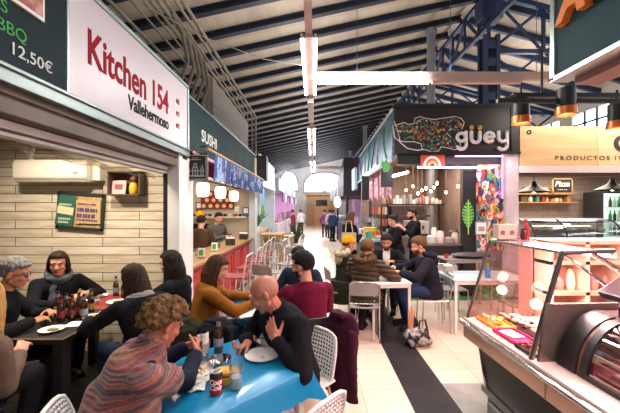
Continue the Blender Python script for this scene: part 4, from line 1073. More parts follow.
MB().span((.02, -.31, .45), (.025, .31, .96)).build('sky', mat('print_sky', '#4d86b8', .5), t, smooth=0); MB().span((.02, -.31, .04), (.025, .31, .45)).build('field', mat('print_field', '#3f7a34', .6), t, smooth=0)
LEAF = mat('leaf_green', '#3f7a35', .5, col2='#2c5a28', nscale=10)
def plant(loc, label, h=.35, n=22, m=LEAF, seed=1, pot=PAPERW):
    t = thing('potted_plant', label, 'plant', loc); r = random.Random(seed)
    MB().lathe([(.001, 0), (.055, 0), (.08, .15), (.085, .15), (.075, .14), (.001, .13)], n=16).build('pot', pot, t)
    g = MB()
    for i in range(n):
        a = r.random()*6.28; l = h*(.6+.5*r.random()); o = .10+.25*r.random()
        p0 = V((.02*math.cos(a), .02*math.sin(a), .13)); p1 = p0+V((o*.4*math.cos(a), o*.4*math.sin(a), l*.6)); p2 = p0+V((o*math.cos(a), o*math.sin(a), l))
        g.tube([p0, p1, p2], [.006, .018, .002], 4)
    g.build('foliage', m, t)
    return t
plant((-1.62, 9.35, 1.05), 'spiky green plant in a white pot on the light wooden counter', .42, 26)
# pink lit fish and meat stalls far down the row
PINKLIT = mat('stall_wall_pink_light', '#cfa6cb', .8)  # pink purple stall light put into the wall colour
for k, y in enumerate((14.0, 18.5, 23.0)):
    struct(MB().span((-3.4, y, 0), (-3.3, y+4.4, 3)).build('wall_far_stall', PINKLIT, smooth=0))
    struct(MB().span((-3.4, y+4.2, 0), (-1.6, y+4.3, 3)).build('wall_far_stall_end', PINKLIT, smooth=0))
    t = thing('market_stall', ['pink lit stall beyond the plant counter', 'second pink lit stall down the far row', 'third pink lit stall close to the entrance'][k], 'stall', (-1.9, y+2, 0))
    MB().span((-.35, -1.9, 0), (.35, 1.9, 1.05)).build('counter', mat('stall_counter', '#c9c3cb', .4), t, smooth=0, bevel=.01)
    MB().span((-.3, -1.9, 2.5), (.4, 1.9, 3.0)).build('fascia', mat('stall_fascia%d' % k, ['#9aa2b4', '#c8cfd8', '#8a8f9d'][k], .5), t, smooth=0)
    MB().span((.30, -1.8, 1.05), (.32, 1.8, 1.5)).build('glass_front', glass('stall_glass', '#f6eef4', .15), t, smooth=0)
    for j in range(2):
        tag(MB().box((0, 0, 0), (.05, .5, .42)).build('small_sign', [mat('sign_p%d' % j, ['#5a3b66', '#e4dfe8'][j], .5)], None, (-1.40, y+.8+j*1.6, 2.2), smooth=0), ['dark', 'pale'][j]+' small sign hung at the '+['first', 'second', 'third'][k]+' pink lit stall', 'sign')
    rr = random.Random(k)
    for j in range(14):
        tag(MB().ell((0, 0, .06), (.09+.05*rr.random(), .07, .06)).build('cut_meat', mat('far_meat%d' % (j % 3), ['#a8413f', '#c46a62', '#d7a59d'][j % 3], .4), None, (-1.95+.25*rr.random(), y+.4+.24*j, 1.055)), 'cut of meat laid out on a pink lit far stall', 'meat', 'meat on the far stalls')
# ------------------------------------------------------------------ stalls on the other side of the corridor
X1 = V((1, 0, 0))
def px(p, Y): return (p-HX)*Y/FPX
def pz(p, Y): return CAMH-(p-HY)*Y/FPX
# ---- the Mexican stall on the corner
YG = 6.4; XL, XRr = 1.55, 3.94
SIGNB = mat('sign_brown_black', '#241b1d', .5, col2='#1d1618', nscale=3)
t = thing('stall_sign', 'large dark sign with white rounded lettering and a colourful dotted creature outline', 'sign', (0, YG, 0))
MB().span((XL, -.06, 2.80), (XRr, .10, 3.68)).build('board', SIGNB, t, smooth=0, bevel=.004)
g = MB(); g.span((XL-.02, -.09, 3.66), (XRr+.02, .12, 3.72)); g.span((XL-.02, -.09, 2.76), (XRr+.02, .12, 2.80)); g.span((XRr-.16, -.08, 2.8), (XRr-.13, -.055, 3.66)); g.build('frame', BLACKM, t, smooth=0)
LW = mat('letter_white', '#e2dcdf', .45); ORG = mat('dot_orange', '#d99a20', .5)
# rounded letters g u e y drawn as tubes
def stroke(g, pts, r=.033):
    pts = [gi(p) for p in pts]; g.tube([V((p[0], -.085, p[1])) for p in pts], r, 10); [g.ell(V((p[0], -.085, p[1])), r) for p in (pts[0], pts[-1])]
x0 = px(454, YG); base = pz(143.5, YG); KS = .80; gi = lambda p: (x0+(p[0]-x0)*KS, base+(p[1]-base)*KS)
def arcp(cx, cz, r, a0, a1, n=12, rz_=None): return [(cx+r*math.cos(math.radians(a0+(a1-a0)*i/n)), cz+(rz_ or r)*math.sin(math.radians(a0+(a1-a0)*i/n))) for i in range(n+1)]
g = MB(); stroke(g, arcp(x0+.13, base+.13, .10, 0, 360)); stroke(g, [(x0+.24, base+.25), (x0+.24, base-.05)]+arcp(x0+.13, base-.05, .11, 0, -150, 8)); g.build('letter', LW, t, smooth=180)
g = MB(); stroke(g, [(x0+.37, base+.25), (x0+.37, base+.10)]+arcp(x0+.47, base+.10, .10, 180, 360, 8)+[(x0+.57, base+.25)]); lu = g.build('letter', LW, t, smooth=180)
for dx in (.37, .57): MB().ell((x0+dx*KS, -.085, base+.36*KS), (.042, .04, .046)).build('dot', ORG, t)
g = MB(); stroke(g, [(x0+.70, base+.13), (x0+.90, base+.13)]+arcp(x0+.80, base+.13, .11, 0, 310, 14)); g.build('letter', LW, t, smooth=180)
g = MB(); stroke(g, [(x0+1.02, base+.25), (x0+1.02, base+.12)]+arcp(x0+1.12, base+.12, .10, 180, 360, 8)+[(x0+1.22, base+.25)]); stroke(g, [(x0+1.22, base+.25), (x0+1.22, base-.06)]+arcp(x0+1.11, base-.06, .11, 0, -140, 8)); g.build('letter', LW, t, smooth=180)
# creature made of coloured dots with a white outline
cre = [(393, 128), (398, 127), (404, 125), (409, 127), (414, 126), (415, 121), (420, 119), (426, 121), (432, 122), (438, 121), (445, 120), (452, 119), (458, 121), (461, 125), (459, 131), (453, 134), (446, 134), (444, 136), (450, 138), (456, 141), (458, 146), (452, 149), (444, 147), (438, 146), (436, 150), (429, 151), (422, 148), (421, 143), (414, 141), (406, 141), (399, 140), (395, 137)]
poly = [(px(a, YG), pz(b, YG)) for a, b in cre]
DOTS = ramp_mat('dotted_paint', [(0, '#141013'), (.30, '#241b1f'), (.46, '#9a3428'), (.58, '#2a6670'), (.70, '#a67f2c'), (.75, '#4a7a3c'), (.84, '#171214'), (.94, '#b3a898')], 'voronoi', 32, .6)
MB().prism(poly, (0, -.062, 0), (1, 0, 0), (0, 0, 1), (0, -.02, 0)).build('creature', DOTS, t, smooth=0)
rr = random.Random(11)
g = MB()
outl = [V((px(a+(1.5 if a > 428 else -1.2), YG), -.075, pz(b+(1.5 if b > 136 else -1.5), YG))) for a, b in cre]
g.tube(outl, .008, 5, closed=True)
g.tube([V((px(a, YG), -.075, pz(b, YG))) for a, b in ((393, 122), (397, 132), (399, 143), (406, 149), (416, 151), (423, 150))], .010, 5)
g.build('outline', LW, t)
# side sign board along the corridor
BLUEB = ramp_mat('side_board_print', [(0, '#27475d'), (.42, '#3c6278'), (.52, '#6d8c9c'), (.60, '#2a5658'), (.72, '#44697d')], 'noise', 2.6, .35, (1, 1, 1), False, distort=.8, detail=6)
t = thing('side_sign', 'long blue green painted sign board running along the corridor from the dark sign', 'sign', (1.5, YG, 0))
MB().add([(0, 0, 2.66), (0, 4.9, 2.60), (.04, 4.9, 3.42), (.04, 0, 3.62), (.07, 0, 2.66), (.07, 4.9, 2.60), (.10, 4.9, 3.42), (.10, 0, 3.62)], [(0, 1, 2, 3), (7, 6, 5, 4), (0, 4, 5, 1), (3, 2, 6, 7), (0, 3, 7, 4), (1, 5, 6, 2)]).build('board', BLUEB, t, smooth=0)
g = MB(); g.tube([(-.01, 0, 2.64), (-.01, 4.9, 2.58)], .03, 6); g.tube([(.03, 0, 3.64), (.03, 4.9, 3.44)], .02, 6); g.build('edge_trim', mat('pale_trim', '#c7d2d6', .4), t)
rr = random.Random(2)
SP = [mat('paint_teal', '#3b8a80', .5), mat('paint_white', '#9fb0ba', .5), mat('paint_violet', '#5a4d86', .5)]
for k in range(6):
    y = .4+k*.78; g = MB()
    pts = [(.0+.04*((z-2.7)/.9)-.012, y+.25*math.sin(3*j/8+k)+.03*j, z) for j, z in enumerate([2.75+.1*i for i in range(8)])]
    g.tube(pts, .02, 5); g.build('painted_scroll', SP[k % 3], t)
t = thing('end_sign', 'small pale blue sign hanging at the far end of the painted side board', 'sign', (1.42, 11.6, 2.35))
MB().span((-.05, -.4, 0), (.05, .4, .75)).build('board', mat('pale_blue', '#a9c1d2', .4), t, smooth=0, bevel=.005); MB().cyl((0, 0, .75), (0, 0, 1.2), .01).build('rod', BLACKM, t)
# posts, rear wall and ceiling of the stall
PW = mat('post_pale', '#cfc3c0', .35, col2='#b9aca9', nscale=3)
struct(MB().span((px(505, YG), YG-.05, 0), (XRr, YG+.10, 2.78)).build('trim_corner_post', PW, smooth=0, bevel=.006))
struct(MB().span((px(463, YG), YG, 0), (px(476, YG), YG+.12, 2.78)).build('trim_black_post', BLACKM, smooth=0))
GW = mat('stall_clay', '#9c8674', .8, col2='#86705f', nscale=2)
struct(MB().span((1.5, 10.4, 0), (4.0, 10.5, 3.2)).build('wall_stall_back', GW, smooth=0))
struct(MB().span((3.9, YG+.1, 0), (3.98, 10.5, 3.2)).build('wall_stall_side', GW, smooth=0))
struct(MB().span((1.6, YG+.1, 3.0), (3.98, 10.5, 3.08)).build('ceiling_stall', mat('stall_soffit', '#b9a693', .8), smooth=0))
struct(MB().span((1.62, YG-.02, 2.56), (px(502, YG), YG+.05, 2.79)).build('trim_stall_lintel', BLACKM, smooth=0))
# neon lines
PINKN = emis('pink_tube', '#ff9ad8', 5.0); WN = emis('white_tube', '#fff0f6', 12.0)
for (a, b, z, m, lab) in ((453, 500, pz(157, YG), PINKN, 'short pink light tube under the dark sign'), (416, 490, pz(168, YG), WN, 'long white pink light tube below the dark lintel')):
    tag(MB().cyl((px(a, YG), YG-.10, z), (px(b, YG), YG-.10, z), .014).build('hanging_light_tube', m), lab, 'light tube')
tag(MB().cyl((px(393.5, YG), YG-.02, pz(176, YG)), (2.3, 8.1, 2.60), .03).build('hanging_light_tube', WN), 'bright light tube slanting back into the corner stall', 'light tube')
tag(MB().cyl((px(500, YG), YG-.08, 1.9), (px(500, YG), YG-.08, 2.75), .016).build('hanging_light_tube', mat('violet_tube', '#b06adf', .4, emit='#c070ff', estr=2.0)), 'upright violet light tube beside the graffiti panel', 'light tube')
# banner with concentric arches
t = thing('hanging_banner', 'black banner with a red and pale arch painting under the dark sign', 'banner', (px(431, YG), YG-.05, pz(167.5, YG)))
MB().span((-.22, -.012, 0), (.24, 0, .235)).build('cloth', mat('banner_red', '#b5402f', .7), t, smooth=0)
for k, (r, c) in enumerate(((.17, '#e3d3cb'), (.13, '#bb4a50'), (.09, '#e0a63c'), (.05, '#3b3040'))):
    MB().prism([(-r, 0)]+[(r*math.cos(PI-PI*i/14), r*1.2*math.sin(PI*i/14)) for i in range(15)]+[(r, 0)], (0, -.013-.003*k, .01), (1, 0, 0), (0, 0, 1), (0, -.003, 0)).build('painted_arch', mat('arch%d' % k, c, .6), t, smooth=0)
# graffiti panel
GRAF = ramp_mat('graffiti', [(0, '#a33426'), (.16, '#d0c6bb'), (.28, '#276b82'), (.40, '#c98a2c'), (.50, '#3a2a52'), (.62, '#c2473f'), (.72, '#4f8a4a'), (.82, '#d9a0a6'), (.92, '#1f1a20')], 'voronoi', 15, .5, (1, 1, .5), True, distort=.22)
t = thing('graffiti_panel', 'tall panel painted with swirling multicoloured shapes beside the pale post', 'panel', (0, YG-.02, 0))
MB().span((px(476, YG), 0, .9), (px(503, YG), .05, 2.56)).build('panel', GRAF, t, smooth=0)
gx0, gx1 = px(477, YG), px(502, YG); rr = random.Random(9)
GC = [mat('graf_white', '#e3ddd8', .5), mat('graf_red', '#b3342b', .5), mat('graf_teal', '#2f8790', .5), mat('graf_yellow', '#d6a92f', .5)]
for k in range(14):
    cx, cz = gx0+rr.random()*(gx1-gx0), 1.05+rr.random()*1.35; r = .05+.07*rr.random()
    cx = min(max(cx, gx0+r), gx1-r)
    g = MB(); n = 16; a0 = rr.random()*6
    g.tube([(cx+r*(1-.5*i/n)*math.cos(a0+i*.5), -.008, cz+r*1.3*(1-.5*i/n)*math.sin(a0+i*.5)) for i in range(n)], .010, 5)
    g.build('painted_swirl', GC[k % 4], t)
t = thing('notice_board', 'white framed notice hanging on the graffiti panel', 'notice', (px(480, YG), YG-.05, pz(230, YG)))
MB().span((-.11, 0, -.09), (.11, .02, .16)).build('frame', mat('notice_frame', '#7aa3b5', .5), t, smooth=0, bevel=.003); MB().span((-.09, -.004, -.07), (.09, 0, .14)).build('paper', PAPERW, t, smooth=0); MB().span((-.06, -.007, -.02), (.06, -.004, .07)).build('print', mat('notice_print', '#b58a80', .6), t, smooth=0)
# hanging bulbs
BULB = emis('bulb_glow', '#ffd79a', 30.0)
for i, (a, b, Y) in enumerate(((418, 193, 7.6), (422, 190, 8.2), (426, 188, 7.4), (431, 191, 8.6), (437, 183, 7.2), (434, 187, 8.0), (446, 192, 8.3), (458, 186, 7.8), (413, 186, 8.6), (406, 190, 8.8))):
    t = thing('hanging_bulb', 'warm bare bulb hanging on a thin cord in the corner stall', 'bulb', P(a, b, Y), 0, 'bare bulbs hanging in the corner stall')
    MB().lathe([(.001, -.045), (.020, -.034), (.026, -.012), (.02, .015), (.012, .04)], n=12).build('bulb', BULB, t)
    MB().cyl((0, 0, .035), (0, 0, .075), .016).build('socket', BLACKM, t); MB().cyl((0, 0, .07), (0, 0, 3.0-P(a, b, Y).z), .004, n=6).build('cord', mat('cord_pale', '#a59b90', .6), t)
# pink papel hangings and a green paper cut-out, dark boards at the corner
PNK = ramp_mat('pink_paper', [(0, '#c98aa4'), (.4, '#e2b2c2'), (.55, '#b5607e'), (.7, '#e9cdd6')], 'noise', 9, .7, None, False)
for k in range(5):
    Y = 6.9+k*.75
    tag(MB().sheet(lambda u, v, Y=Y: (1.62+.02*math.sin(u*8), Y+.62*u, 2.58-.62*v-.06*math.sin(u*9.4)), 8, 5, .004).build('paper_hanging', PNK), 'pink cut paper sheet hanging along the corridor side of the corner stall', 'decoration', 'pink paper hangings of the corner stall')
t = thing('leaf_cutout', 'green leaf shaped cut-out hanging under the corner of the painted board', 'decoration', P(386, 166, 6.55))
MB().prism([(.7*a, .7*b) for a, b in [(-.14, .06), (-.10, .16), (-.04, .12), (.0, .2), (.05, .12), (.12, .17), (.12, .02), (.08, -.16), (-.06, -.18)]], (0, 0, 0), (1, 0, 0), (0, 0, 1), (0, .012, 0)).build('leaf', mat('cutout_green', '#58a05c', .6), t, smooth=0)
for i, (a, b, c, d, Y, lab) in enumerate(((362, 369, 176, 200, 9.0, 'dark hanging board at the corridor edge of the corner stall'), (381, 393, 168, 187, 6.8, 'black hanging board beside the green leaf cut-out'))):
    tag(MB().span((px(a, Y), Y, pz(d, Y)), (px(b, Y), Y+.04, pz(c, Y))).build('hanging_board', DARK, smooth=0), lab, 'board')
# shelves with jars, counters
SHELFB = mat('shelf_black', '#1b1718', .5)
t = thing('wall_shelf', 'long black shelf with cups and boxes across the middle of the corner stall', 'shelf', (0, 8.6, pz(204, 8.6)))
MB().span((1.75, -.15, -.03), (3.35, .2, 0)).build('shelf_board', SHELFB, t, smooth=0)
g = MB(); [g.span((x-.02, .1, -1.83), (x+.02, .14, 0)) for x in (1.78, 3.3)]; g.build('upright', SHELFB, t, smooth=0)
zs = pz(204, 8.6); rr = random.Random(4)
CC = ['#c9b49c', '#a88a72', '#d9d0c8', '#7a5a48', '#b56a5a', '#8d9aa0']
for k in range(18):
    x = 1.83+k*.085; c = CC[rr.randrange(6)]; h = .10+.16*rr.random()
    if rr.random() < .5: o = MB().lathe([(.03, 0), (.036, .01), (.036, h*.8), (.025, h*.9), (.025, h)], n=12).build('storage_jar', mat('jar'+c, c, .4), None, (x, 8.62, zs))
    else: o = MB().box((0, 0, h/2), (.07, .12, h)).build('storage_box', mat('jar'+c, c, .4), None, (x, 8.62, zs), smooth=0, bevel=.004)
    tag(o, 'small container standing on the long black shelf of the corner stall', 'container', 'containers on the black shelf')
BACKC = mat('back_cupboard', '#3a302b', .5)
struct(MB().span((2.3, 9.78, 0), (3.25, 10.4, pz(206, 8.6))).build('trim_back_partition', BACKC, smooth=0))
t = thing('kitchen_cabinet', 'steel kitchen counter inside the corner stall behind the cooks', 'counter', (0, 9.4, 0))
MB().span((1.7, -.3, 0), (3.25, .3, .9)).build('body', STEEL, t, smooth=0, bevel=.005); MB().span((1.68, -.33, .9), (3.27, .32, .94)).build('worktop', mat('worktop_steel', '#b7b3ae', .3, .9), t, smooth=0)
# front work counter with kitchen gear
t = thing('work_counter', 'black work counter with steel top at the front of the corner stall', 'counter', (2.62, 6.72, 0))
MB().span((-.42, -.26, 0), (.42, .26, .98)).build('body', BLACKM, t, smooth=0, bevel=.004); MB().span((-.44, -.28, .98), (.44, .28, 1.02)).build('worktop', STEEL, t, smooth=0, bevel=.004)
for i, (x, y, r, h, c, lab) in enumerate(((2.36, 6.62, .09, .16, '#bdb6ae', 'steel bain pot'), (2.55, 6.66, .07, .24, '#d8cdbf', 'cream tall jug'), (2.70, 6.60, .10, .12, '#8a8078', 'dull squat pan'), (2.86, 6.68, .07, .2, '#c7b9a6', 'beige jar'), (2.48, 6.82, .06, .3, '#d9d3cc', 'white tall bottle'), (2.9, 6.85, .1, .26, '#5c524c', 'dark stock pot'))):
    o = MB().lathe([(r*.9, 0), (r, .01), (r, h*.8), (r*.7, h*.95), (r*.7, h), (r*.6, h), (r*.6, h*.9)], n=16).build('kitchen_pot', mat('kp'+c, c, .35), None, (x, y, 1.021))
    tag(o, lab+' on the black work counter of the corner stall', 'pot')
t = thing('coffee_machine', 'white coffee machine on the rear kitchen counter of the corner stall', 'machine', (2.9, 9.4, .94))
MB().span((-.3, -.25, .0), (.3, .25, .42)).build('housing', mat('machine_white', '#d8d2cc', .3), t, smooth=0, bevel=.02); MB().span((-.26, -.30, .02), (.26, -.25, .06)).build('drip_tray', BLACKM, t, smooth=0)
for x in (-.12, .12): MB().cyl((x, -.27, .2), (x, -.27, .3), .035).build('group_head', STEEL, t)
t = thing('hanging_plant_leaf', 'large bright green banana leaf against the black post of the corner stall', 'plant', (px(467, YG), YG-.06, pz(228, YG)))
g = MB(); n = 9
for i in range(n):
    z = .48*i/(n-1); w = .12*math.sin(PI*(.12+.85*i/(n-1)))
    for sg in (-1, 1): g.prism([(0, z), (sg*w, z+.04), (sg*w*.9, z+.075), (0, z+.055)], (0, 0, 0), (1, .15*sg, 0), (0, 0, 1), (0, .006, 0))
g.build('leaf_blade', mat('banana_leaf', '#7cc05a', .5, col2='#4f9a3c', nscale=8), t, smooth=0); MB().tube([(0, .004, -.12), (0, .004, .52)], .009, 6).build('stalk', mat('leaf_stalk', '#9fc070', .5), t)
rr = random.Random(77)
CL2 = ['#d8cabb', '#b5553f', '#caa04a', '#5d8f8a', '#8a5a3c', '#c9c1bb', '#6f7d4a', '#c77f8d']
for k in range(22):
    c = CL2[rr.randrange(8)]; h = .10+.2*rr.random(); x = 1.78+k*.046*1.5; r = .03+.02*rr.random()
    if x > 3.2: break
    if abs(x-2.9) < .36: continue
    tag(MB().lathe([(r*.8, 0), (r, .01), (r, h*.7), (r*.6, h*.9), (r*.6, h)], n=10).build('kitchen_jar', mat('kj'+c, c, .4), None, (x, 9.2+.25*rr.random(), .941)), 'jar on the rear steel counter of the corner stall', 'jar', 'jars on the rear steel counter')
for k in range(9):
    x = 2.0+k*.14; c = ['#8f8a86', '#4a4442', '#b0793f'][k % 3]
    t = thing('hanging_pan', 'pan or ladle hanging under the long black shelf', 'pan', (x, 8.62, zs-.03), 0, 'pans hanging under the black shelf')
    MB().lathe([(.001, -.30), (.045, -.30), (.055, -.26), (.052, -.26), (.042, -.292), (.001, -.292)], n=12).build('bowl', mat('hp'+c, c, .35, .7), t); MB().tube([(.05, 0, -.26), (.03, 0, -.12), (0, 0, 0)], .006, 5).build('handle', BLACKM, t)
for k in range(6):
    c = CL2[k]; tag(MB().box((0, 0, .09), (.16, .14, .18)).build('stacked_box', mat('kb'+c, c, .6), None, (1.72+.19*(k % 3), 9.95, .0+.181*(k//3)+.0), smooth=0, bevel=.006), 'cardboard food box stacked on the floor at the rear of the corner stall', 'box', 'boxes at the rear of the corner stall')
t = thing('pink_shelf_display', 'pink lit rack with rows of colourful packets by the corridor counter', 'rack', (2.0, 9.9, 0))
for z in (1.15, 1.5): MB().span((-.3, 0, z), (.25, .3, z+.02)).build('shelf_board', SHELFB, t, smooth=0)
for x in (-.3, .23): MB().span((x, .0, 0), (x+.02, .3, 1.95)).build('upright', SHELFB, t, smooth=0)
for j, z in enumerate((1.171, 1.521)):
    for k in range(5):
        c = CL2[(k*3+j) % 8]; tag(MB().box((0, 0, .11), (.08, .05, .22)).build('snack_packet', mat('sp'+c, c, .4), None, (1.77+k*.10, 9.98, z), smooth=0, bevel=.01), 'colourful packet on the pink lit rack of the corner stall', 'packet', 'packets on the pink lit rack')
# corridor counter with glass and tubs
t = thing('corridor_counter', 'pale blue service counter along the corridor side of the corner stall', 'counter', (1.27, 8.6, 0))
MB().span((-.2, -1.5, 0), (.15, 1.65, 1.0)).build('body', mat('counter_dark', '#3a3a42', .5), t, smooth=0); MB().span((-.3, -1.6, 1.0), (.2, 1.7, 1.04)).build('worktop', mat('counter_blue', '#8fb7cc', .3), t, smooth=0, bevel=.005)
MB().span((.1, -1.5, 1.04), (.112, 1.6, 1.5)).build('glass_screen', glass('screen_glass', '#f0f4f6', .12), t, smooth=0)
t = thing('yellow_box', 'bright yellow box on the pale blue counter beside the waitress', 'box', (1.27, 7.55, 1.042)); MB().span((-.13, -.1, 0), (.13, .1, .24)).build('box', mat('yellow_plastic', '#d9b92c', .4), t, smooth=0, bevel=.01); MB().span((-.1, -.103, .05), (.1, -.1, .15)).build('label_band', mat('yellow_band', '#d4702c', .5), t, smooth=0)
for i, (y, c) in enumerate(((7.25, '#3c9a92'), (7.9, '#c94f76'), (8.3, '#d8d3cc'), (8.7, '#4a86b5'), (9.2, '#c9784a'))):
    tag(MB().lathe([(.05, 0), (.065, .02), (.07, .16), (.06, .17), (.055, .03)], n=14).build('sauce_tub', mat('tub'+c, c, .4), None, (1.20, y, 1.042)), ['teal', 'pink', 'white', 'blue', 'orange'][i]+' tub standing on the pale blue corridor counter', 'tub')
# green mat in front
tag(MB().span((1.45, 6.15, .0), (3.9, 7.3, .012)).build('green_mat', mat('green_turf', '#2f7a3f', .9, col2='#256636', nscale=40, bump=.4, bscale=200), smooth=0), 'green artificial turf mat on the floor in front of the corner stall', 'mat')
# dark stall with a gabled front further along
t = thing('market_stall', 'dark purple gabled stall further down the corridor past the painted board', 'stall', (1.75, 15.5, 0))
MB().add([(-.6, -2.6, 2.2), (-.6, 2.8, 2.2), (-.6, 2.8, 2.6), (-.6, -2.6, 3.7), (1.5, -2.6, 2.2), (1.5, 2.8, 2.2), (1.5, 2.8, 2.6), (1.5, -2.6, 3.7)], [(0, 1, 2, 3), (7, 6, 5, 4), (0, 4, 5, 1), (3, 2, 6, 7), (0, 3, 7, 4), (1, 5, 6, 2)]).build('canopy', mat('plum_dark', '#2b2230', .6), t, smooth=0)
MB().span((-.45, -2.4, 0), (.2, 2.6, 1.0)).build('counter', mat('plum_counter', '#46384a', .5), t, smooth=0); MB().span((1.2, -2.6, 0), (1.3, 2.6, 2.3)).build('rear_panel', mat('plum_rear', '#8a5a7c', .7), t, smooth=0)
for y in (-2.55, 2.6): MB().span((-.5, y-.05, 0), (-.4, y+.05, 2.2)).build('post', BLACKM, t, smooth=0)
tag(MB().ell((0, 0, 0), (.16, .16, .26)).cyl((0, 0, .26), (0, 0, .75), .01).build('globe_lamp', emis('globe_pale', '#ffe9d8', 2.0), None, (1.02, 14.4, 1.98)), 'oval pale lamp hanging at the dark gabled stall', 'lamp')
for k, (y, c) in enumerate(((22, '#6a7480'), (27, '#8d8f9a'))):
    t = thing('market_stall', ['grey fronted stall beyond the dark gabled stall', 'pale grey stall beside the timber entrance'][k], 'stall', (2.0, y, 0))
    MB().span((-.5, -2, 0), (.4, 2, 1.1)).build('counter', mat('st'+c, c, .5), t, smooth=0); MB().span((-.6, -2, 2.3), (.6, 2, 3.1)).build('fascia', mat('stf'+c, c, .5), t, smooth=0); MB().span((.9, -2, 0), (1.0, 2, 3)).build('rear_panel', PINKLIT, t, smooth=0)

# ---- the Italian stall with the pale timber board
TIMB = mat('pale_timber', '#e2bd8c', .4, col2='#d3a872', nscale=1.6, stretch=(.5, 1, 7), coat=.2)
t = thing('stall_sign', 'pale timber sign board with dark spaced lettering over the deli stall', 'sign', (0, YG, 0))
MB().span((XRr+.02, -.06, 2.52), (px(595, YG), .06, 3.29)).build('board', TIMB, t, smooth=0, bevel=.003)
MB().span((px(595, YG)+.006, -.06, 2.52), (8.5, .06, 3.29)).build('board', mat('pale_timber_two', '#e6c79c', .35, col2='#d9b684', nscale=1.6, stretch=(.5, 1, 7), coat=.3), t, smooth=0, bevel=.003)
INKD = mat('letter_dark', '#2e2420', .5)
lettering('lettering', 'PRODUCTOS IT', .115, INKD, (px(553, YG), -.064, pz(160.5, YG)), X1, Z1, t, fit=px(619, YG)-px(553, YG), spacing=1.35, extrude=.003)
lettering('initial', 'C', .40, INKD, (px(611, YG), -.066, pz(151, YG)), X1, Z1, t, offset=.022, extrude=.006)
g = MB(); g.tube([(px(527, YG)+.035*math.cos(a), -.066, pz(133, YG)+.035*math.sin(a)) for a in [2*PI*i/14 for i in range(14)]], .012, 6, closed=True); g.build('ring_mark', INKD, t)
struct(MB().span((XRr, YG-.09, 2.395), (8.5, YG+.15, 2.52)).build('trim_deli_lintel', mat('lintel_pink', '#e0c9c4', .4), smooth=0, bevel=.005))
struct(MB().span((XRr, YG-.04, 2.33), (8.5, YG+.10, 2.395)).build('trim_deli_blind', mat('blind_roll', '#5d4d42', .6), smooth=0))
DW = brick_mat('deli_tiles', '#b7a79c', '#a99a90', '#8c7e74', .3, .15, .005, .4, 'XZ')
struct(MB().span((4.0, 9.5, 0), (9.0, 9.6, 3.2)).build('wall_deli_back', DW, smooth=0))
CEIB = mat('cane_ceiling', '#c9a57c', .7, col2='#8d6a48', nscale=2, stretch=(30, .6, 1))
struct(MB().span((4.0, YG+.1, 2.72), (9.0, 9.6, 2.78)).build('ceiling_deli', CEIB, smooth=0))
OAK = mat('shelf_oak', '#b98a58', .5)
rr = random.Random(21)
PKC = ['#b88c58', '#8d5c38', '#c9b08c', '#9c3a2c', '#d8cbb8', '#5f4a34', '#3f7f82', '#c98a3c']
for j, (yy, lab) in enumerate(((193.5, 'upper'), (202, 'lower'))):
    z = pz(yy, 9.2)
    tag(MB().span((4.1, 9.12, z-.03), (7.3, 9.48, z)).build('deli_shelf', OAK, smooth=0, bevel=.003), lab+' oak shelf on the back wall of the deli stall', 'shelf')
    x = 4.2
    while x < 7.2:
        w = .07+.13*rr.random(); h = .07+.13*rr.random(); c = PKC[rr.randrange(8)]
        if rr.random() < .4: o = MB().lathe([(w*.3, 0), (w*.4, .01), (w*.4, h*.7), (w*.2, h), (w*.2, h+.02)], n=10).build('food_jar', mat('pk'+c, c, .45), None, (x+w/2, 9.28, z))
        else: o = MB().box((0, 0, h/2), (w, .16, h)).build('food_packet', mat('pk'+c, c, .45), None, (x+w/2, 9.28, z), smooth=0, bevel=.008)
        tag(o, 'packed food standing on the %s oak shelf of the deli stall' % lab, 'food', 'packets on the %s oak shelf' % lab)
        x += w+.02+.06*rr.random()
t = thing('chalkboard', 'black chalkboard reading Pizza in a wooden frame inside the deli stall', 'chalkboard', (px(562.5, 8.2), 8.2, pz(186, 8.2)))
MB().span((-.23, 0, -.17), (.23, .02, .17)).build('board', mat('chalk_black', '#231d1b', .6), t, smooth=0)
g = MB(); [g.span(a, b) for a, b in (((-.25, -.01, -.19), (.25, .02, -.165)), ((-.25, -.01, .165), (.25, .02, .19)), ((-.25, -.01, -.19), (-.225, .02, .19)), ((.225, -.01, -.19), (.25, .02, .19)))]; g.build('frame', OAK, t, smooth=0)
lettering('lettering', 'Pizza', .19, CHW, (-.19, -.004, -.01), X1, Z1, t, fit=.37, offset=.004, shear=.25, extrude=.002)
g = MB(); [g.span((-.12+.05*k, -.004, -.10), (-.09+.05*k, 0, -.085)) for k in range(5)]; g.build('chalk_stroke', CHW, t, smooth=0)
g = MB(); g.cyl((-.22, .01, .18), (-.22, .01, .56), .006); g.cyl((.22, .01, .18), (.22, .01, .56), .006); g.build('hanging_rod', BLACKM, t)
MBL = mat('dome_black', '#1d1a1a', .4)
for i, (a, b, lab) in enumerate(((534, 189, 'black dome pendant lamp beside the Pizza chalkboard'), (612, 187, 'black dome pendant lamp in front of the bottle fridge'))):
    Y = 6.95; t = thing('pendant_lamp', lab, 'lamp', (px(a, Y), Y, pz(b, Y)))
    MB().lathe([(.31, -.07), (.31, -.055), (.20, .0), (.09, .06), (.05, .12), (.04, .16), (.035, .16), (.08, .05), (.19, -.012), (.30, -.07)], n=28).build('shade', MBL, t); MB().cyl((0, 0, .15), (0, 0, 2.72-pz(b, Y)), .008, n=8).build('cord', MBL, t)
    MB().ell((0, 0, -.03), .05).build('bulb', emis('warm_bulb', '#ffd9a0', 25.0), t)
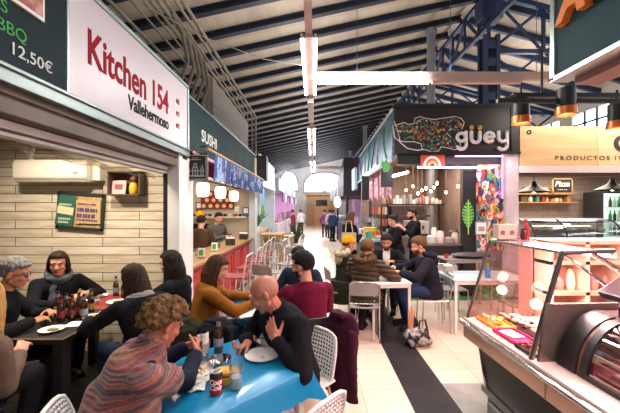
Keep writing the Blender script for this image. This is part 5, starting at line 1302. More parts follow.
# deli counter and curved glass refrigerated display
t = thing('deli_counter', 'pale counter under the glass display of the deli stall', 'counter', (0, 6.35, 0))
MB().span((4.0, -.35, 0), (8.5, .35, .98)).build('body', mat('deli_front', '#cdbfb4', .4), t, smooth=0); MB().span((3.98, -.4, .98), (8.5, .4, 1.02)).build('worktop', mat('deli_top', '#d9cfc6', .25), t, smooth=0, bevel=.005)
t = thing('display_fridge', 'curved glass refrigerated display on the deli counter', 'display case', (4.62, 6.2, 1.02))
xs0, xs1 = -.66, .92
def cprof(n=9): return [(-.30+.0+.32*(1-math.cos(PI/2*i/n)), .06+.42*math.sin(PI/2*i/n)) for i in range(n+1)]
MB().span((xs0, -.30, 0), (xs1, .30, .06)).build('base', STEEL, t, smooth=0, bevel=.004)
MB().sheet(lambda u, v: (xs0+(xs1-xs0)*u, -.30+.32*(1-math.cos(PI/2*v)), .06+.42*math.sin(PI/2*v)), 2, 12, .006).build('curved_glass', glass('display_glass', '#eef2f4', .14), t)
for x, lab in ((xs0, 'end'), (-.08, 'rib'), (xs1, 'end')):
    MB().tube([(x, a, b) for a, b in cprof()], .014, 6).build('glass_rib', BLACKM, t)
MB().span((xs0, .0, .47), (xs1, .30, .50)).build('top', mat('display_top', '#c6ccd6', .3), t, smooth=0, bevel=.004); MB().span((xs0, .28, .06), (xs1, .30, .48)).build('back', mat('display_back', '#d6d0cb', .3), t, smooth=0)
sh = MB().span((xs0+.03, -.12, .25), (xs1-.03, .26, .26)).build('glass_shelf', glass('display_shelf', '#e8f0f0', .1), t, smooth=0)
for k in range(16):
    c = ['#d8c8b0', '#b56a4a', '#c9a25a', '#7d8a4a', '#c2b8b0'][k % 5]
    tag(MB().ell((0, 0, .035), (.07, .06, .04)).build('cheese_dish', mat('deli'+c, c, .5), None, (4.05+.09*k, 6.2 if k % 2 else 6.1, 1.281 if k % 2 else 1.081)), 'dish of food inside the curved glass deli display', 'food', 'dishes in the deli display')
t = thing('bottle_fridge', 'tall glass door fridge full of green bottles inside the deli stall', 'fridge', (7.95, 8.6, 0))
MB().span((-.45, 0, 0), (.6, .6, 2.15)).build('cabinet', mat('fridge_dark', '#2b2b2e', .4), t, smooth=0, bevel=.01)
MB().span((-.40, -.02, .1), (.55, 0, 2.1)).build('lit_panel', mat('fridge_lit', '#bfe0da', .5, emit='#d8fff4', estr=.8), t, smooth=0)
for j in range(5): MB().span((-.4, -.2, .3+j*.36), (.55, -.02, .31+j*.36)).build('shelf', STEEL, t, smooth=0)
for j in range(5):
    for k in range(8):
        c = ['#2f6b42', '#3d2a18', '#9fb7a0'][(j+k) % 3]
        tag(MB().lathe([(.035, 0), (.036, .15), (.014, .21), (.013, .27)], n=10).build('drink_bottle', mat('bt'+c, c, .2), None, (7.62+k*.115, 8.49, .311+j*.36)), 'bottle standing in the glass door fridge of the deli stall', 'bottle', 'bottles in the deli fridge')

# ---- black lamp track with copper spot lamps
t = thing('lamp_track', 'black double lamp track carrying the copper ringed spot lamps', 'track', (0, 3.4, 0))
zt = pz(101, 3.4)
MB().span((px(497, 3.4), -.02, zt-.02), (4.2, .02, zt+.02)).build('rail', BLACKM, t, smooth=0)
MB().span((px(528, 3.4), .25, pz(86, 3.4)-.025), (4.3, .30, pz(86, 3.4)+.02)).build('rail', BLACKM, t, smooth=0)
MB().tube([(px(500, 3.4), 0, zt), (px(532, 3.4), .27, pz(86, 3.4))], .02, 6).build('brace', BLACKM, t)
MB().cyl((px(560, 3.4), .27, 2.98), (px(560, 3.4), .27, 3.48), .012).build('rod', BLACKM, t)
COPPER = mat('copper_ring', '#c8703c', .35, .6); LAMPG = emis('spot_glow', '#ffb98a', 22.0)
for i, (a, b, lab) in enumerate(((475, 100, ''), (521, 119, 'copper ringed spot lamp next to the dark creature sign'), (566, 110, 'copper ringed spot lamp in the middle over the timber board'), (617, 124, 'copper ringed spot lamp in front of the big round letter'))):
    if i == 0: continue
    Y = 3.4 if i == 2 else 3.7
    t = thing('spot_lamp', lab, 'lamp', (px(a, Y), Y, pz(b, Y)-.02))
    MB().cyl((0, 0, .05), (0, 0, .24), .085, n=24).build('housing', BLACKM, t); MB().lathe([(.085, .05), (.095, .045), (.098, -.03), (.085, -.035), (.082, .0), (.082, .05)], n=24).build('ring', COPPER, t)
    MB().cyl((0, 0, .0), (0, 0, .012), .078, n=24).build('lens', LAMPG, t); MB().cyl((0, 0, .24), (0, 0, .40), .012).build('stem', BLACKM, t)

# ---- butcher stall
t = thing('shop_sign', 'big dark teal board with orange raised letters high over the meat counter', 'sign', (1.6, 0, 0))
MB().span((0, -1.0, 2.585), (.10, 2.21, 3.75)).build('board', mat('butcher_board', '#2c4247', .7, col2='#33494d', nscale=1.2, spec=.15), t, smooth=0)
g = MB(); g.span((-.012, 2.185, 2.57), (.11, 2.222, 3.75)); g.span((-.012, -1.0, 2.565), (.11, 2.222, 2.59)); g.build('frame', mat('board_frame', '#b3c2c0', .3, .8), t, smooth=0)
ORL = mat('orange_letter', '#d9782a', .45)
lettering('lettering', 'AU', .30, ORL, (-.03, 2.10, pz(21.5, 2.08)), (0, -1, 0), Z1, t, offset=.014, extrude=.025, shear=.25)
struct(MB().span((1.62, -1.0, 2.60), (4.0, 2.2, 2.66)).build('ceiling_butcher', mat('soffit_pink_light', '#dfa49e', .6), smooth=0))  # glow of the pink tubes put into the soffit colour
struct(MB().span((1.70, -1.0, 2.52), (1.86, 2.15, 2.60)).build('trim_butcher_rail', mat('butcher_rail', '#7c5b58', .5), smooth=0))
PT = emis('butcher_tube', '#ffb0b4', 30.0)
for k in range(2):
    t = thing('hanging_light_tube', ['pink light tube under the canopy nearest the meat glass', 'pink light tube deeper under the meat stall canopy'][k], 'light tube', (1.98+.45*k, 0, 2.55)); MB().cyl((0, .3, 0), (0, 2.0, 0), .016).build('tube', PT, t); MB().span((-.03, .25, .02), (.03, 2.05, .05)).build('batten', WHITEP, t, smooth=0)
# counter
before_counter = set(bpy.data.objects)
t = thing('meat_counter', 'steel fronted meat counter with chrome lip and dark base panel', 'counter', (0, 0, 0))
YE = 2.86
CHROME = mat('chrome_lip', '#c9c6c4', .12, 1.0)
g = MB(); g.span((1.27, -.5, .725), (1.36, YE, .765)); g.cyl((1.275, -.5, .745), (1.275, YE, .745), .022, n=14); g.build('front_lip', CHROME, t, smooth=40)
MB().span((1.29, -.5, .615), (1.40, YE-.01, .725)).span((1.284, 1.9, .615), (1.288, 1.905, .725)).build('fascia_band', mat('band_tan', '#a68d7e', .3, .7), t, smooth=0, bevel=.003)
g = MB(); g.add([(1.40, -.5, .62), (1.40, YE-.05, .62), (1.47, YE-.05, .20), (1.47, -.5, .20), (2.1, -.5, .62), (2.1, YE-.05, .62), (2.1, YE-.05, .20), (2.1, -.5, .20)], [(0, 1, 2, 3), (7, 6, 5, 4), (0, 4, 5, 1), (3, 2, 6, 7), (0, 3, 7, 4), (1, 5, 6, 2)])
g.build('base_panel', mat('base_dark', '#4a4644', .35, .6), t, smooth=0)
MB().tube([(1.40, YE-.05, .62), (1.465, YE-.05, .2)], .012, 6).build('edge_strip', CHROME, t)
for y in (1.62, .9): MB().span((1.395, y-.012, .2), (1.475, y+.012, .62)).build('panel_seam', CHROME, t, smooth=0)
MB().span((1.44, -.5, .15), (1.50, YE-.02, .205)).build('kick_rail', STEEL, t, smooth=0, bevel=.004)
MB().span((1.50, -.5, 0), (2.1, YE-.02, .15)).build('plinth', mat('plinth_grey', '#6f6c69', .5), t, smooth=0)
MB().span((1.30, -.5, .74), (2.05, YE-.005, .775)).build('deck', mat('deck_pink_light', '#cdb5ae', .35, .2), t, smooth=0)  # steel deck given the bright pink of the case light as its colour
struct(MB().span((1.42, 2.42, 0), (1.50, 2.72, .12)).build('trim_plinth_block', mat('block_grey', '#6d6b68', .6), smooth=0, bevel=.01))
# flat glass case
t = thing('meat_display', 'slanted flat glass display case on the far end of the meat counter', 'display case', (0, 0, 0))
GL = glass('case_glass', '#fdf2f2', .02, .02, .18)
F0, F1, T1 = V((1.32, 0, .775)), V((1.52, 0, 1.44)), V((1.86, 0, 1.45))
def yv(p, y): return V((p.x, y, p.z))
YN = 2.06
def pane(name, q4, nrm, m):
    q4 = [V(p) for p in q4]; nrm = V(nrm)*.008
    return MB().add(q4+[p+nrm for p in q4], [(0, 1, 2, 3), (7, 6, 5, 4), (0, 4, 5, 1), (1, 5, 6, 2), (2, 6, 7, 3), (3, 7, 4, 0)]).build(name, m, t, smooth=0)
pane('front_glass', (yv(F0, YN), yv(F0, YE-.02), yv(F1, YE-.02), yv(F1, YN)), (1, 0, -.3), GL)
pane('top_glass', (yv(F1, YN), yv(F1, YE-.02), yv(T1, YE-.02), yv(T1, YN)), (0, 0, 1), GL)
pane('end_glass', ((1.32, YE-.02, .775), (1.95, YE-.02, .775), (1.86, YE-.02, 1.45), (1.52, YE-.02, 1.44)), (0, -1, 0), GL)
DKS = mat('post_dark_steel', '#6f6a66', .3, .9)
for y, r in ((YN, .016), (YE-.02, .012)):
    MB().tube([yv(F0, y), yv(F1, y)], r, 8).build('corner_post', DKS, t)
    MB().tube([yv(F1, y), yv(T1, y)], r, 8).build('top_bar', DKS, t)
MB().tube([yv(F1, YN), yv(F1, YE-.02)], .009, 8).build('front_edge', mat('glass_edge', '#5e746a', .2), t)
MB().tube([(1.54, YN, 1.42), (1.88, 1.96, 1.14)], .010, 8).build('stay', CHROME, t); MB().tube([(1.72, YN, 1.43), (1.9, 1.93, 1.27)], .016, 8).build('stay', CHROME, t)
MB().span((1.84, YN, 1.40), (1.88, YE-.02, 1.44)).build('lamp_batten', WHITEP, t, smooth=0); 
MB().cyl((1.80, YN+.05, 1.415), (1.80, YE-.06, 1.415), .012).build('case_tube', PT, t)
# trays and meat
def tray(loc, sx, sy, m, lab, rz=0, h=.025):
    t = thing('meat_tray', lab, 'tray', loc, rz)
    MB().span((-sx/2, -sy/2, 0), (sx/2, sy/2, .006)).build('floor_panel', m, t, smooth=0)
    g = MB()
    for a, b in (((-sx/2, -sy/2, 0), (sx/2, -sy/2+.008, h)), ((-sx/2, sy/2-.008, 0), (sx/2, sy/2, h)), ((-sx/2, -sy/2, 0), (-sx/2+.008, sy/2, h)), ((sx/2-.008, -sy/2, 0), (sx/2, sy/2, h))): g.span(a, b)
    g.build('rim', m, t, smooth=0, bevel=.002); return t
MEAT = [mat('meat_pink', '#cf7468', .35, col2='#e0a090', nscale=20), mat('meat_red', '#a8322c', .35, col2='#c65a4c', nscale=18), mat('meat_pale', '#dfae96', .4, col2='#cf8f78', nscale=22), mat('meat_white', '#e0cdbd', .4, col2='#cf9a86', nscale=18)]
zd = .776
tray((1.47, 2.68, zd), .18, .26, mat('tray_yellow', '#d9a83a', .4), 'yellow tray of marinated meat in the glass case')
tray((1.44, 2.40, zd), .17, .26, mat('tray_magenta', '#d2246e', .4), 'magenta tray with a white paper in the glass case')
tag(MB().box((0, 0, .004), (.10, .14, .006), rot(z=8)).build('paper_slip', PAPERW, None, (1.44, 2.43, zd+.026-.015), smooth=0), 'white paper slip lying in the magenta tray', 'paper')
for k, (x, y) in enumerate(((1.66, 2.70), (1.66, 2.44), (1.60, 2.20), (1.42, 2.16))):
    tray((x, y, zd), .19 if k < 3 else .16, .24 if k < 3 else .18, BLACKM, ['black tray of pale meat cubes behind the yellow tray', 'black tray of pink meat beside the magenta tray', 'black tray of red meat close to the steel end panel', 'small black tray of dark meat behind the front glass'][k])
rr = random.Random(8)
def lumps(cx, cy, sx, sy, n, mm, lab, grp, r=.022, z0=.006):
    for i in range(n):
        m = mm[i % len(mm)]; a = rr.random()*PI
        o = MB().ell((0, 0, 0), (r*(.8+.6*rr.random()), r*(.6+.4*rr.random()), r*.6), rot(z=math.degrees(a), y=20*rr.random()), 8, 6).build('meat_piece', m, None, (cx+(rr.random()-.5)*sx, cy+(rr.random()-.5)*sy, zd+z0+r*.6+.03*rr.random()))
        tag(o, lab, 'meat', grp)
lumps(1.47, 2.68, .12, .20, 22, [MEAT[2], mat('meat_orange', '#d0863a', .4)], 'piece of orange marinated meat in the yellow tray', 'meat in the yellow tray')
lumps(1.66, 2.70, .14, .20, 34, [MEAT[2], MEAT[3], MEAT[0]], 'pale meat cube in the black tray behind the yellow tray', 'pale meat cubes')
lumps(1.66, 2.44, .14, .20, 34, [MEAT[0], MEAT[3]], 'pink meat piece in the black tray beside the magenta tray', 'pink meat pieces')
lumps(1.60, 2.20, .14, .20, 28, [MEAT[1], MEAT[0]], 'red meat piece in the black tray close to the steel end panel', 'red meat pieces')
lumps(1.42, 2.16, .10, .12, 10, [MEAT[1]], 'dark red meat piece in the small black tray', 'dark meat pieces', .018)
# things on the glass top
t = thing('card_box', 'pale box with two round brown marks standing on the glass top', 'box', (1.60, 2.78, 1.459))
MB().span((-.07, -.04, 0), (.09, .04, .125)).build('box', mat('box_pale', '#a8998f', .6), t, smooth=0, bevel=.004)
for x in (-.03, .05): MB().cyl((x, -.043, .055), (x, -.039, .055), .020, n=18).build('round_mark', mat('mark_brown', '#6b4a3c', .6), t)
t = thing('sauce_bottle', 'slim red bottle standing on the glass top of the meat case', 'bottle', (1.80, 2.78, 1.459)); MB().lathe([(.02, 0), (.022, .01), (.020, .09), (.008, .13), (.006, .15)], n=14).build('bottle', mat('ketchup', '#a8161c', .3), t); MB().cyl((0, 0, .145), (0, 0, .165), .008).build('cap', REDP, t)
t = thing('sauce_jar', 'small dark red jar beside the slim red bottle on the glass', 'jar', (1.74, 2.72, 1.459)); MB().lathe([(.028, 0), (.03, .01), (.03, .07), (.024, .08)], n=14).build('jar', mat('dark_red', '#5a1618', .3), t); MB().cyl((0, 0, .08), (0, 0, .092), .027).build('lid', BLACKM, t)
# steel end panel and curved glass unit
t = thing('curved_display', 'curved glass meat display with thick black rubber edge and steel end panel', 'display case', (0, 0, 0))
MB().add([(1.34, 2.02, .775), (1.34, 2.04, .775), (1.40, 2.04, 1.13), (1.40, 2.02, 1.13), (1.98, 2.02, .775), (1.98, 2.04, .775), (1.98, 2.04, 1.13), (1.98, 2.02, 1.13)], [(0, 1, 2, 3), (7, 6, 5, 4), (0, 4, 5, 1), (3, 2, 6, 7), (0, 3, 7, 4), (1, 5, 6, 2)]).build('end_panel', mat('panel_steel', '#8e7f7a', .35, .7, col2='#857671', nscale=2), t, smooth=0)
def cp(k, r=0): a = PI/2*k; return (1.70-(.25-r)*math.cos(a), .765+(.32-r)*math.sin(a))
def band(name, y0, y1, r0, r1, m, n=14):
    g = MB(); rings = []
    for i in range(n+1):
        k = i/n; (xa, za), (xb, zb) = cp(k, r0), cp(k, r1)
        rings.append([(xa, y0, za), (xa, y1, za), (xb, y1, zb), (xb, y0, zb)])
    vs = [p for r in rings for p in r]; fs = []
    for i in range(n):
        for j in range(4): fs.append((i*4+j, i*4+(j+1) % 4, i*4+4+(j+1) % 4, i*4+4+j))
    fs += [(0, 1, 2, 3), tuple(n*4+j for j in (3, 2, 1, 0))]
    return g.add(vs, fs).build(name, m, t, smooth=30)
RUB = mat('black_rubber', '#1b1718', .45)
band('rubber_edge', 1.87, 2.0, -.012, .05, RUB); band('inner_edge', 1.845, 1.87, -.005, .04, mat('edge_brown', '#6b4a3f', .3, .4))
band('rubber_edge', 1.80, 1.845, -.008, .03, RUB)
band('curved_glass', -.4, 1.80, 0, .006, glass('curved_case_glass', '#f6dede', .22))
MB().span((1.68, -.4, 1.07), (2.05, 2.0, 1.095)).build('top_panel', mat('top_plum', '#6d5256', .25, .5), t, smooth=0, bevel=.004)
MB().span((1.44, -.4, .772), (1.47, 1.85, .80)).build('sill_gasket', RUB, t, smooth=0)
MB().span((1.98, -.4, .775), (2.0, 2.0, 1.09)).build('back_panel', mat('case_back', '#d9b9b2', .4), t, smooth=0)
MB().span((1.50, -.4, .80), (1.96, 1.80, .81)).build('inner_deck', mat('inner_deck', '#d9c4bf', .3), t, smooth=0)
for k in range(7):
    tray((1.66, 1.66-.2*k, .811), .26, .17, WHITEP, 'white tray number of chops under the curved glass'.replace(' number', ''))['group'] = 'white trays under the curved glass'
rr = random.Random(30)
for k in range(7):
    for i in range(7):
        o = MB().ell((0, 0, 0), (.035, .025, .016), rot(z=180*rr.random()), 8, 6).build('meat_chop', MEAT[(k+i) % 4], None, (1.66+(rr.random()-.5)*.2, 1.66-.2*k+(rr.random()-.5)*.11, .835+.01*rr.random()))
        tag(o, 'meat chop on a white tray under the curved glass', 'meat', 'chops under the curved glass')
# weighing scale on the top panel
t = thing('weighing_scale', 'dark weighing scale with tilted display on top of the curved case', 'scale', (1.72, 1.70, 1.096))
MB().span((-.04, -.14, 0), (.22, .16, .07)).build('base', mat('scale_dark', '#3a2a30', .35), t, smooth=0, bevel=.01)
R = rot(y=-32)
MB().box((.0, 0, .22), (.34, .34, .05), R).build('display_head', mat('scale_plum', '#4a2f38', .3), t, smooth=0, bevel=.012)
MB().box((-.135, -.172, .135), (.10, .01, .035), R).build('label_strip', WHITEP, t, smooth=0); MB().cyl((.05, 0, .06), (.03, 0, .18), .03).build('stem', BLACKM, t)
# the whole counter stands a little askew to the corridor
PV, TH = V((1.29, 2.86, 0)), math.radians(2.6); RT = Matrix.Rotation(TH, 3, 'Z')
for o in [o for o in bpy.data.objects if o not in before_counter and o.parent is None]:
    o.location = PV+RT @ (V(o.location)-PV); o.rotation_euler.z += TH
# rear cabinet of the butcher, pink lit
t = thing('rear_cabinet', 'peach coloured wooden rear cabinet behind the meat case', 'cabinet', (2.75, 3.12, 0))
PEACH = mat('peach_wood', '#d8a888', .5, col2='#c9957a', nscale=3)
MB().span((-.68, -.02, 0), (1.25, .22, 1.42)).build('back_panel', mat('peach_back', '#dfa898', .6), t, smooth=0)
for z in (.3, .62, .95, 1.22, 1.40): MB().span((-.68, -.22, z), (1.25, 0, z+.03)).build('shelf', PEACH, t, smooth=0)
for x in (-.68, -.36, -.04, .28, .6, .92, 1.22): MB().span((x, -.22, 0), (x+.035, 0, 1.42)).build('divider', mat('peach_post', '#e6c2a8', .5), t, smooth=0)
rr = random.Random(14)
for j, z in enumerate((.65, .98)):
    for k in range(18):
        x = 2.12+k*.105; h = .10+.12*rr.random(); c = ['#c98a7c', '#dcab98', '#bf7468', '#d9bfa8', '#c59a8a'][rr.randrange(5)]
        tag(MB().lathe([(.028, 0), (.04, h*.3), (.035, h*.7), (.015, h)], n=10).build('cured_sausage', mat('cs'+c, c, .4), None, (x, 3.0, z)), 'cured sausage standing on the rear cabinet of the meat stall', 'sausage', 'sausages in the rear cabinet')
# ------------------------------------------------------------------ tables, chairs and what stands on them
PLASW = mat('chair_white', '#d6d4d0', .4); CHSIL = mat('chair_silver', '#c4c0bb', .25, .9); CHGREY = mat('chair_grey_seat', '#8d8986', .5); CHDARK = mat('chair_dark', '#2a2626', .5)
def plate_grid(g, fn, nu, nv, hole, t=.006, n=None):
    """sheet with rows of square holes: fn(u, v) -> point; built as the strips that are left between the holes"""
    for i in range(nu+1):
        for seg in range(10):
            a, b = fn(i/nu, seg/10), fn(i/nu, (seg+1)/10); g.tube([a, b], hole, 4)
    for j in range(nv+1):
        for seg in range(10):
            a, b = fn(seg/10, j/nv), fn((seg+1)/10, j/nv); g.tube([a, b], hole, 4)
def make_chair(style, label, loc, face, group=None):
    t = thing('chair', label, 'chair', loc, math.atan2(-face[0], face[1]), group)
    if style == 'white':       # one piece plastic chair with a pierced back on metal legs
        def bk(u, v): w = .19-.03*v*v*v*v; x = (u-.5)*2*w; return V((x, -.19-.07*v+.35*x*x*1.2, .47+.30*v-.03*(2*u-1)**4*v*v))
        g = MB(); plate_grid(g, bk, 13, 11, .0075)
        e = [bk(0, v/8) for v in range(9)]+[bk(u/8, 1) for u in range(1, 9)]+[bk(1, 1-v/8) for v in range(1, 9)]
        g.tube(e, .012, 8); g.build('backrest', PLASW, t)
        MB().sheet(lambda u, v: ((u-.5)*.40, -.20+.40*v, .455-.015*math.sin(PI*u)*math.sin(PI*v)), 10, 10, .014).build('seat', PLASW, t)
        for sx in (-1, 1):
            MB().tube([(sx*.15, .15, .44), (sx*.19, .20, 0)], .011).build('leg', CHSIL, t); MB().tube([(sx*.16, -.16, .44), (sx*.20, -.24, 0)], .011).build('leg', CHSIL, t)
    elif style == 'silver':    # stacking café chair, steel tube frame
        for sx in (-1, 1):
            MB().tube([(sx*.19, -.19, .0), (sx*.19, -.17, .43), (sx*.185, -.23, .76)], .0105).build('back_leg', CHSIL, t)
            MB().tube([(sx*.19, .19, .0), (sx*.185, .17, .43), (sx*.18, -.17, .44)], .0105).build('front_leg', CHSIL, t)
        MB().tube([(-.185, -.23, .755), (-.15, -.235, .785), (.15, -.235, .785), (.185, -.23, .755)], .0105).build('top_rail', CHSIL, t)
        MB().sheet(lambda u, v: ((u-.5)*.35, -.225-.02*math.sin(PI*u)+.02*(1-v), .61+.16*v), 8, 4, .008).build('backrest', CHGREY, t)
        MB().sheet(lambda u, v: ((u-.5)*.37, -.17+.36*v, .452-.01*math.sin(PI*u)), 8, 6, .012).build('seat', CHGREY, t)
        MB().tube([(-.19, -.18, .50), (.19, -.18, .50)], .008).build('stretcher', CHSIL, t)
    elif style == 'dark':
        for sx in (-1, 1):
            MB().tube([(sx*.19, -.21, .0), (sx*.18, -.18, .45), (sx*.18, -.24, .82)], .014).build('back_leg', CHDARK, t); MB().tube([(sx*.18, .18, .44), (sx*.19, .19, 0)], .014).build('front_leg', CHDARK, t)
        MB().sheet(lambda u, v: ((u-.5)*.38, -.22-.03*math.sin(PI*u)-.03*v, .55+.28*v), 8, 4, .015).build('backrest', CHDARK, t); MB().sheet(lambda u, v: ((u-.5)*.40, -.20+.40*v, .455), 6, 6, .02).build('seat', CHDARK, t)
    return t
def make_table(label, c, w, d, h, rz, topm, legm, group=None, legr=.02, leginset=.05):
    t = thing('table', label, 'table', (c[0], c[1], 0), rz, group)
    MB().span((-w/2, -d/2, h-.025), (w/2, d/2, h)).build('tabletop', topm, t, smooth=0, bevel=.004)
    g = MB(); i = leginset
    for a, b in (((-w/2+i, -d/2+i-.01, h-.07), (w/2-i, -d/2+i+.01, h-.025)), ((-w/2+i, d/2-i-.01, h-.07), (w/2-i, d/2-i+.01, h-.025)), ((-w/2+i-.01, -d/2+i, h-.07), (-w/2+i+.01, d/2-i, h-.025)), ((w/2-i-.01, -d/2+i, h-.07), (w/2-i+.01, d/2-i, h-.025))): g.span(a, b)
    g.build('apron', legm, t, smooth=0)
    for sx in (-1, 1):
        for sy in (-1, 1): MB().box((sx*(w/2-i), sy*(d/2-i), (h-.025)/2), (2*legr, 2*legr, h-.025)).build('leg', legm, t, smooth=0, bevel=.003)
    return t
def table_cloth(label, c, w, d, h, rz, m, drop=.22, group=None):
    """cloth over a table: flat on top, hanging with soft folds"""
    g = MB(); n = 16; N = 4*n
    def edge(k):
        s, f = divmod(k, n); f /= n
        return [(-w/2+w*f, -d/2), (w/2, -d/2+d*f), (w/2-w*f, d/2), (-w/2, d/2-d*f)][s]
    rings = []
    zt = h+.004
    for (o, z) in ((0, zt), (.006, zt-.006), (.012, zt-.06), (.03, zt-drop)):
        r = []
        for k in range(N):
            x, y = edge(k); s, f = divmod(k, n); nx, ny = [(0, -1), (1, 0), (0, 1), (-1, 0)][s]
            if f == 0: nx, ny = (nx+[(-1, 0), (0, -1), (1, 0), (0, 1)][s][0]), (ny+[(-1, 0), (0, -1), (1, 0), (0, 1)][s][1])
            fall = max(0, (zt-.02-z)/drop); wv = .012*math.sin(f*PI*5+s)*fall+(.05*fall if f == 0 else 0)
            r.append(V((x+nx*(o+wv), y+ny*(o+wv), z-(.05*fall if f == 0 else 0)-.01*math.sin(f*9+s)*fall)))
        rings.append(r)
    vs = [p for r in rings for p in r]; fs = []
    for i in range(3): fs += [(i*N+k, i*N+(k+1) % N, (i+1)*N+(k+1) % N, (i+1)*N+k) for k in range(N)]
    fs.append(tuple(range(N)))
    vs.append(V((0, 0, zt))) ; fs.pop(); C = len(vs)-1; fs += [(C, k, (k+1) % N) for k in range(N)]
    g.add(vs, fs); o = g.build('tablecloth', m, None, (c[0], c[1], 0), rz, smooth=60)
    return tag(o, label, 'tablecloth', group)
BLUE = mat('blue_cloth', '#1683b2', .32, col2='#157aa6', nscale=2, bump=.12, bscale=9, coat=.25)
ANG = math.radians(47-90)          # long axis of the first blue table points along (0.69, 0.72)
D1 = V((math.cos(math.radians(46)), math.sin(math.radians(46)), 0)); N1 = V((-D1.y, D1.x, 0)); A1 = V((-.02, 2.03, 0))
TW, TL = .70, .80
c1 = A1+N1*TW/2-D1*TL/2; R1 = math.radians(46)
LEGW = mat('table_leg_white', '#cfccc8', .4)
H1 = .735
make_table('square table under the blue cloth between the bald man and the woman in a shawl', c1, TL, TW, H1, R1, LEGW, LEGW)
table_cloth('bright blue plastic tablecloth with the red can and glass on it', c1, TL, TW, H1, R1, BLUE, .155)
ZT = H1+.0055
def on(pxx, pyy, z=ZT):
    Y = FPX*(CAMH-z)/(pyy-HY); return V(((pxx-HX)*Y/FPX, Y, z))
make_chair('white', 'white pierced chair on which the bald man sits', A1+N1*.35+D1*.21, -D1)
make_chair('white', 'empty white pierced chair at the near corner of the blue table', (-.13, 1.80, 0), (-.75, .66))
make_chair('white', 'white pierced chair of the woman in the striped shawl', (-1.02, 1.64, 0), (.95, .3))
# --- objects on blue table 1
t = thing('soda_can', 'red soda can with white script lettering on the blue tablecloth', 'can', on(216, 394))
CANR = mat('can_red', '#b3131b', .25, .3)
MB().lathe([(.024, 0), (.032, .008), (.033, .02), (.033, .105), (.027, .117)], n=28).build('can', CANR, t); MB().lathe([(.027, .116), (.028, .121), (.026, .122), (.024, .118), (.001, .118)], n=28).lathe([(.0335, .092), (.0335, .105), (.0275, .1175), (.026, .117), (.030, .105)], n=28, m=1).build('can_top', [ALU, BLACKM], t); MB().box((0, .006, .122), (.012, .022, .002)).build('ring_pull', ALU, t, smooth=0)
def wrap(body, size, r, z, m, name, par, a0=-90, **k):
    me = text_mesh(body, size, **k); xs = [v.co.x for v in me.vertices]; mid = (min(xs)+max(xs))/2
    for v in me.vertices:
        a = math.radians(a0)+(v.co.x-mid)/r; rr_ = r+.0006+v.co.z; v.co = V((rr_*math.cos(a), rr_*math.sin(a), z+v.co.y))
    me.materials.clear(); me.materials.append(m); return link(name, me, par, smooth=0)
WL = mat('label_white', '#e8e4e2', .4)
wrap('Coca', .036, .033, .064, WL, 'script', t, -75, offset=.0012, shear=.35, extrude=.0003); wrap('Cola', .036, .033, .036, WL, 'script', t, -75, offset=.0012, shear=.35, extrude=.0003)
CLR = glass('tumbler_glass', '#f4f8f8', .14)
t = thing('water_glass', 'tall clear tumbler with a slice in it beside the red can', 'glass', on(236, 389))
MB().lathe([(.001, .004), (.030, 0), (.033, .06), (.040, .15), (.0375, .15), (.031, .06), (.028, .010), (.001, .010)], n=24).build('tumbler', CLR, t)
MB().lathe([(.001, .012), (.027, .012), (.031, .07), (.001, .07)], n=20).build('ice_water', mat('ice_water', '#dfe6e6', .15, alpha=.5), t); MB().cyl((.0, -.01, .014), (.01, .0, .03), .02).build('slice', mat('orange_slice', '#c99a62', .5), t)
CLP = glass('plastic_cup', '#f0f2f2', .16, .08)
t = thing('plastic_cup', 'frosted plastic cup with napkins held by the woman in a shawl', 'cup', on(202, 364)+V((0, 0, .0)))
MB().lathe([(.001, .003), (.037, 0), (.052, .14), (.053, .142), (.050, .14), (.035, .006), (.001, .006)], n=22).build('cup', CLP, t)
nk = MB().sheet(lambda u, v: (-.03+.07*u, .012*math.sin(u*7), .05+.13*v+.02*u), 5, 5, .003).sheet(lambda u, v: (-.02+.05*u, -.015+.01*math.sin(u*6), .06+.10*v), 4, 4, .003).build('napkin', PAPERW, t)
MB().tube([(.0, .01, .02), (.02, .015, .15)], .006, 6).tube([(-.01, 0, .02), (.0, -.02, .145)], .005, 6).build('cutlery', BLACKM, t)
AMB = mat('beer_brown', '#3a1d0a', .1, spec=.8, coat=.4); LBL = mat('beer_label', '#7f868c', .5); LBLR = mat('beer_label_red', '#7d2722', .5); LBLG = mat('beer_label_gold', '#8a6d22', .5)
def bottle(loc, label, lm=LBL, group=None, s=1.0, glassm=None):
    t = thing('beer_bottle', label, 'bottle', loc, 0, group)
    MB().lathe([(.001, 0), (.028*s, 0), (.031*s, .006), (.031*s, .125*s), (.026*s, .150*s), (.014*s, .180*s), (.0125*s, .222*s), (.0145*s, .224*s), (.0145*s, .234*s), (.001, .234*s)], n=20).build('bottle', glassm or AMB, t)
    MB().lathe([(.0315*s, .045*s), (.0318*s, .046*s), (.0318*s, .098*s), (.0315*s, .099*s)], n=20).build('label', lm, t)
    MB().lathe([(.0148*s, .178*s), (.0150*s, .18*s), (.0136*s, .21*s), (.0134*s, .21*s)], n=16).build('neck_band', lm, t)
    return t
bottle(on(218.5, 352), 'brown beer bottle with pale label on the blue cloth by the bald man')
t = thing('metal_bowl', 'shiny round steel bowl on the blue tablecloth', 'bowl', on(220, 366)); MB().lathe([(.04, 0), (.055, .004), (.066, .03), (.070, .048), (.067, .048), (.062, .03), (.05, .008), (.001, .006)], n=28).build('bowl', CHROME, t)
t = thing('food_basket', 'yellow paper bowl of bread behind the glass tumbler', 'basket', on(225, 381))
MB().lathe([(.055, 0), (.066, .004), (.078, .04), (.080, .05), (.075, .05), (.062, .010), (.001, .008)], n=28).build('paper_bowl', mat('straw_yellow', '#d8ab4e', .7), t)
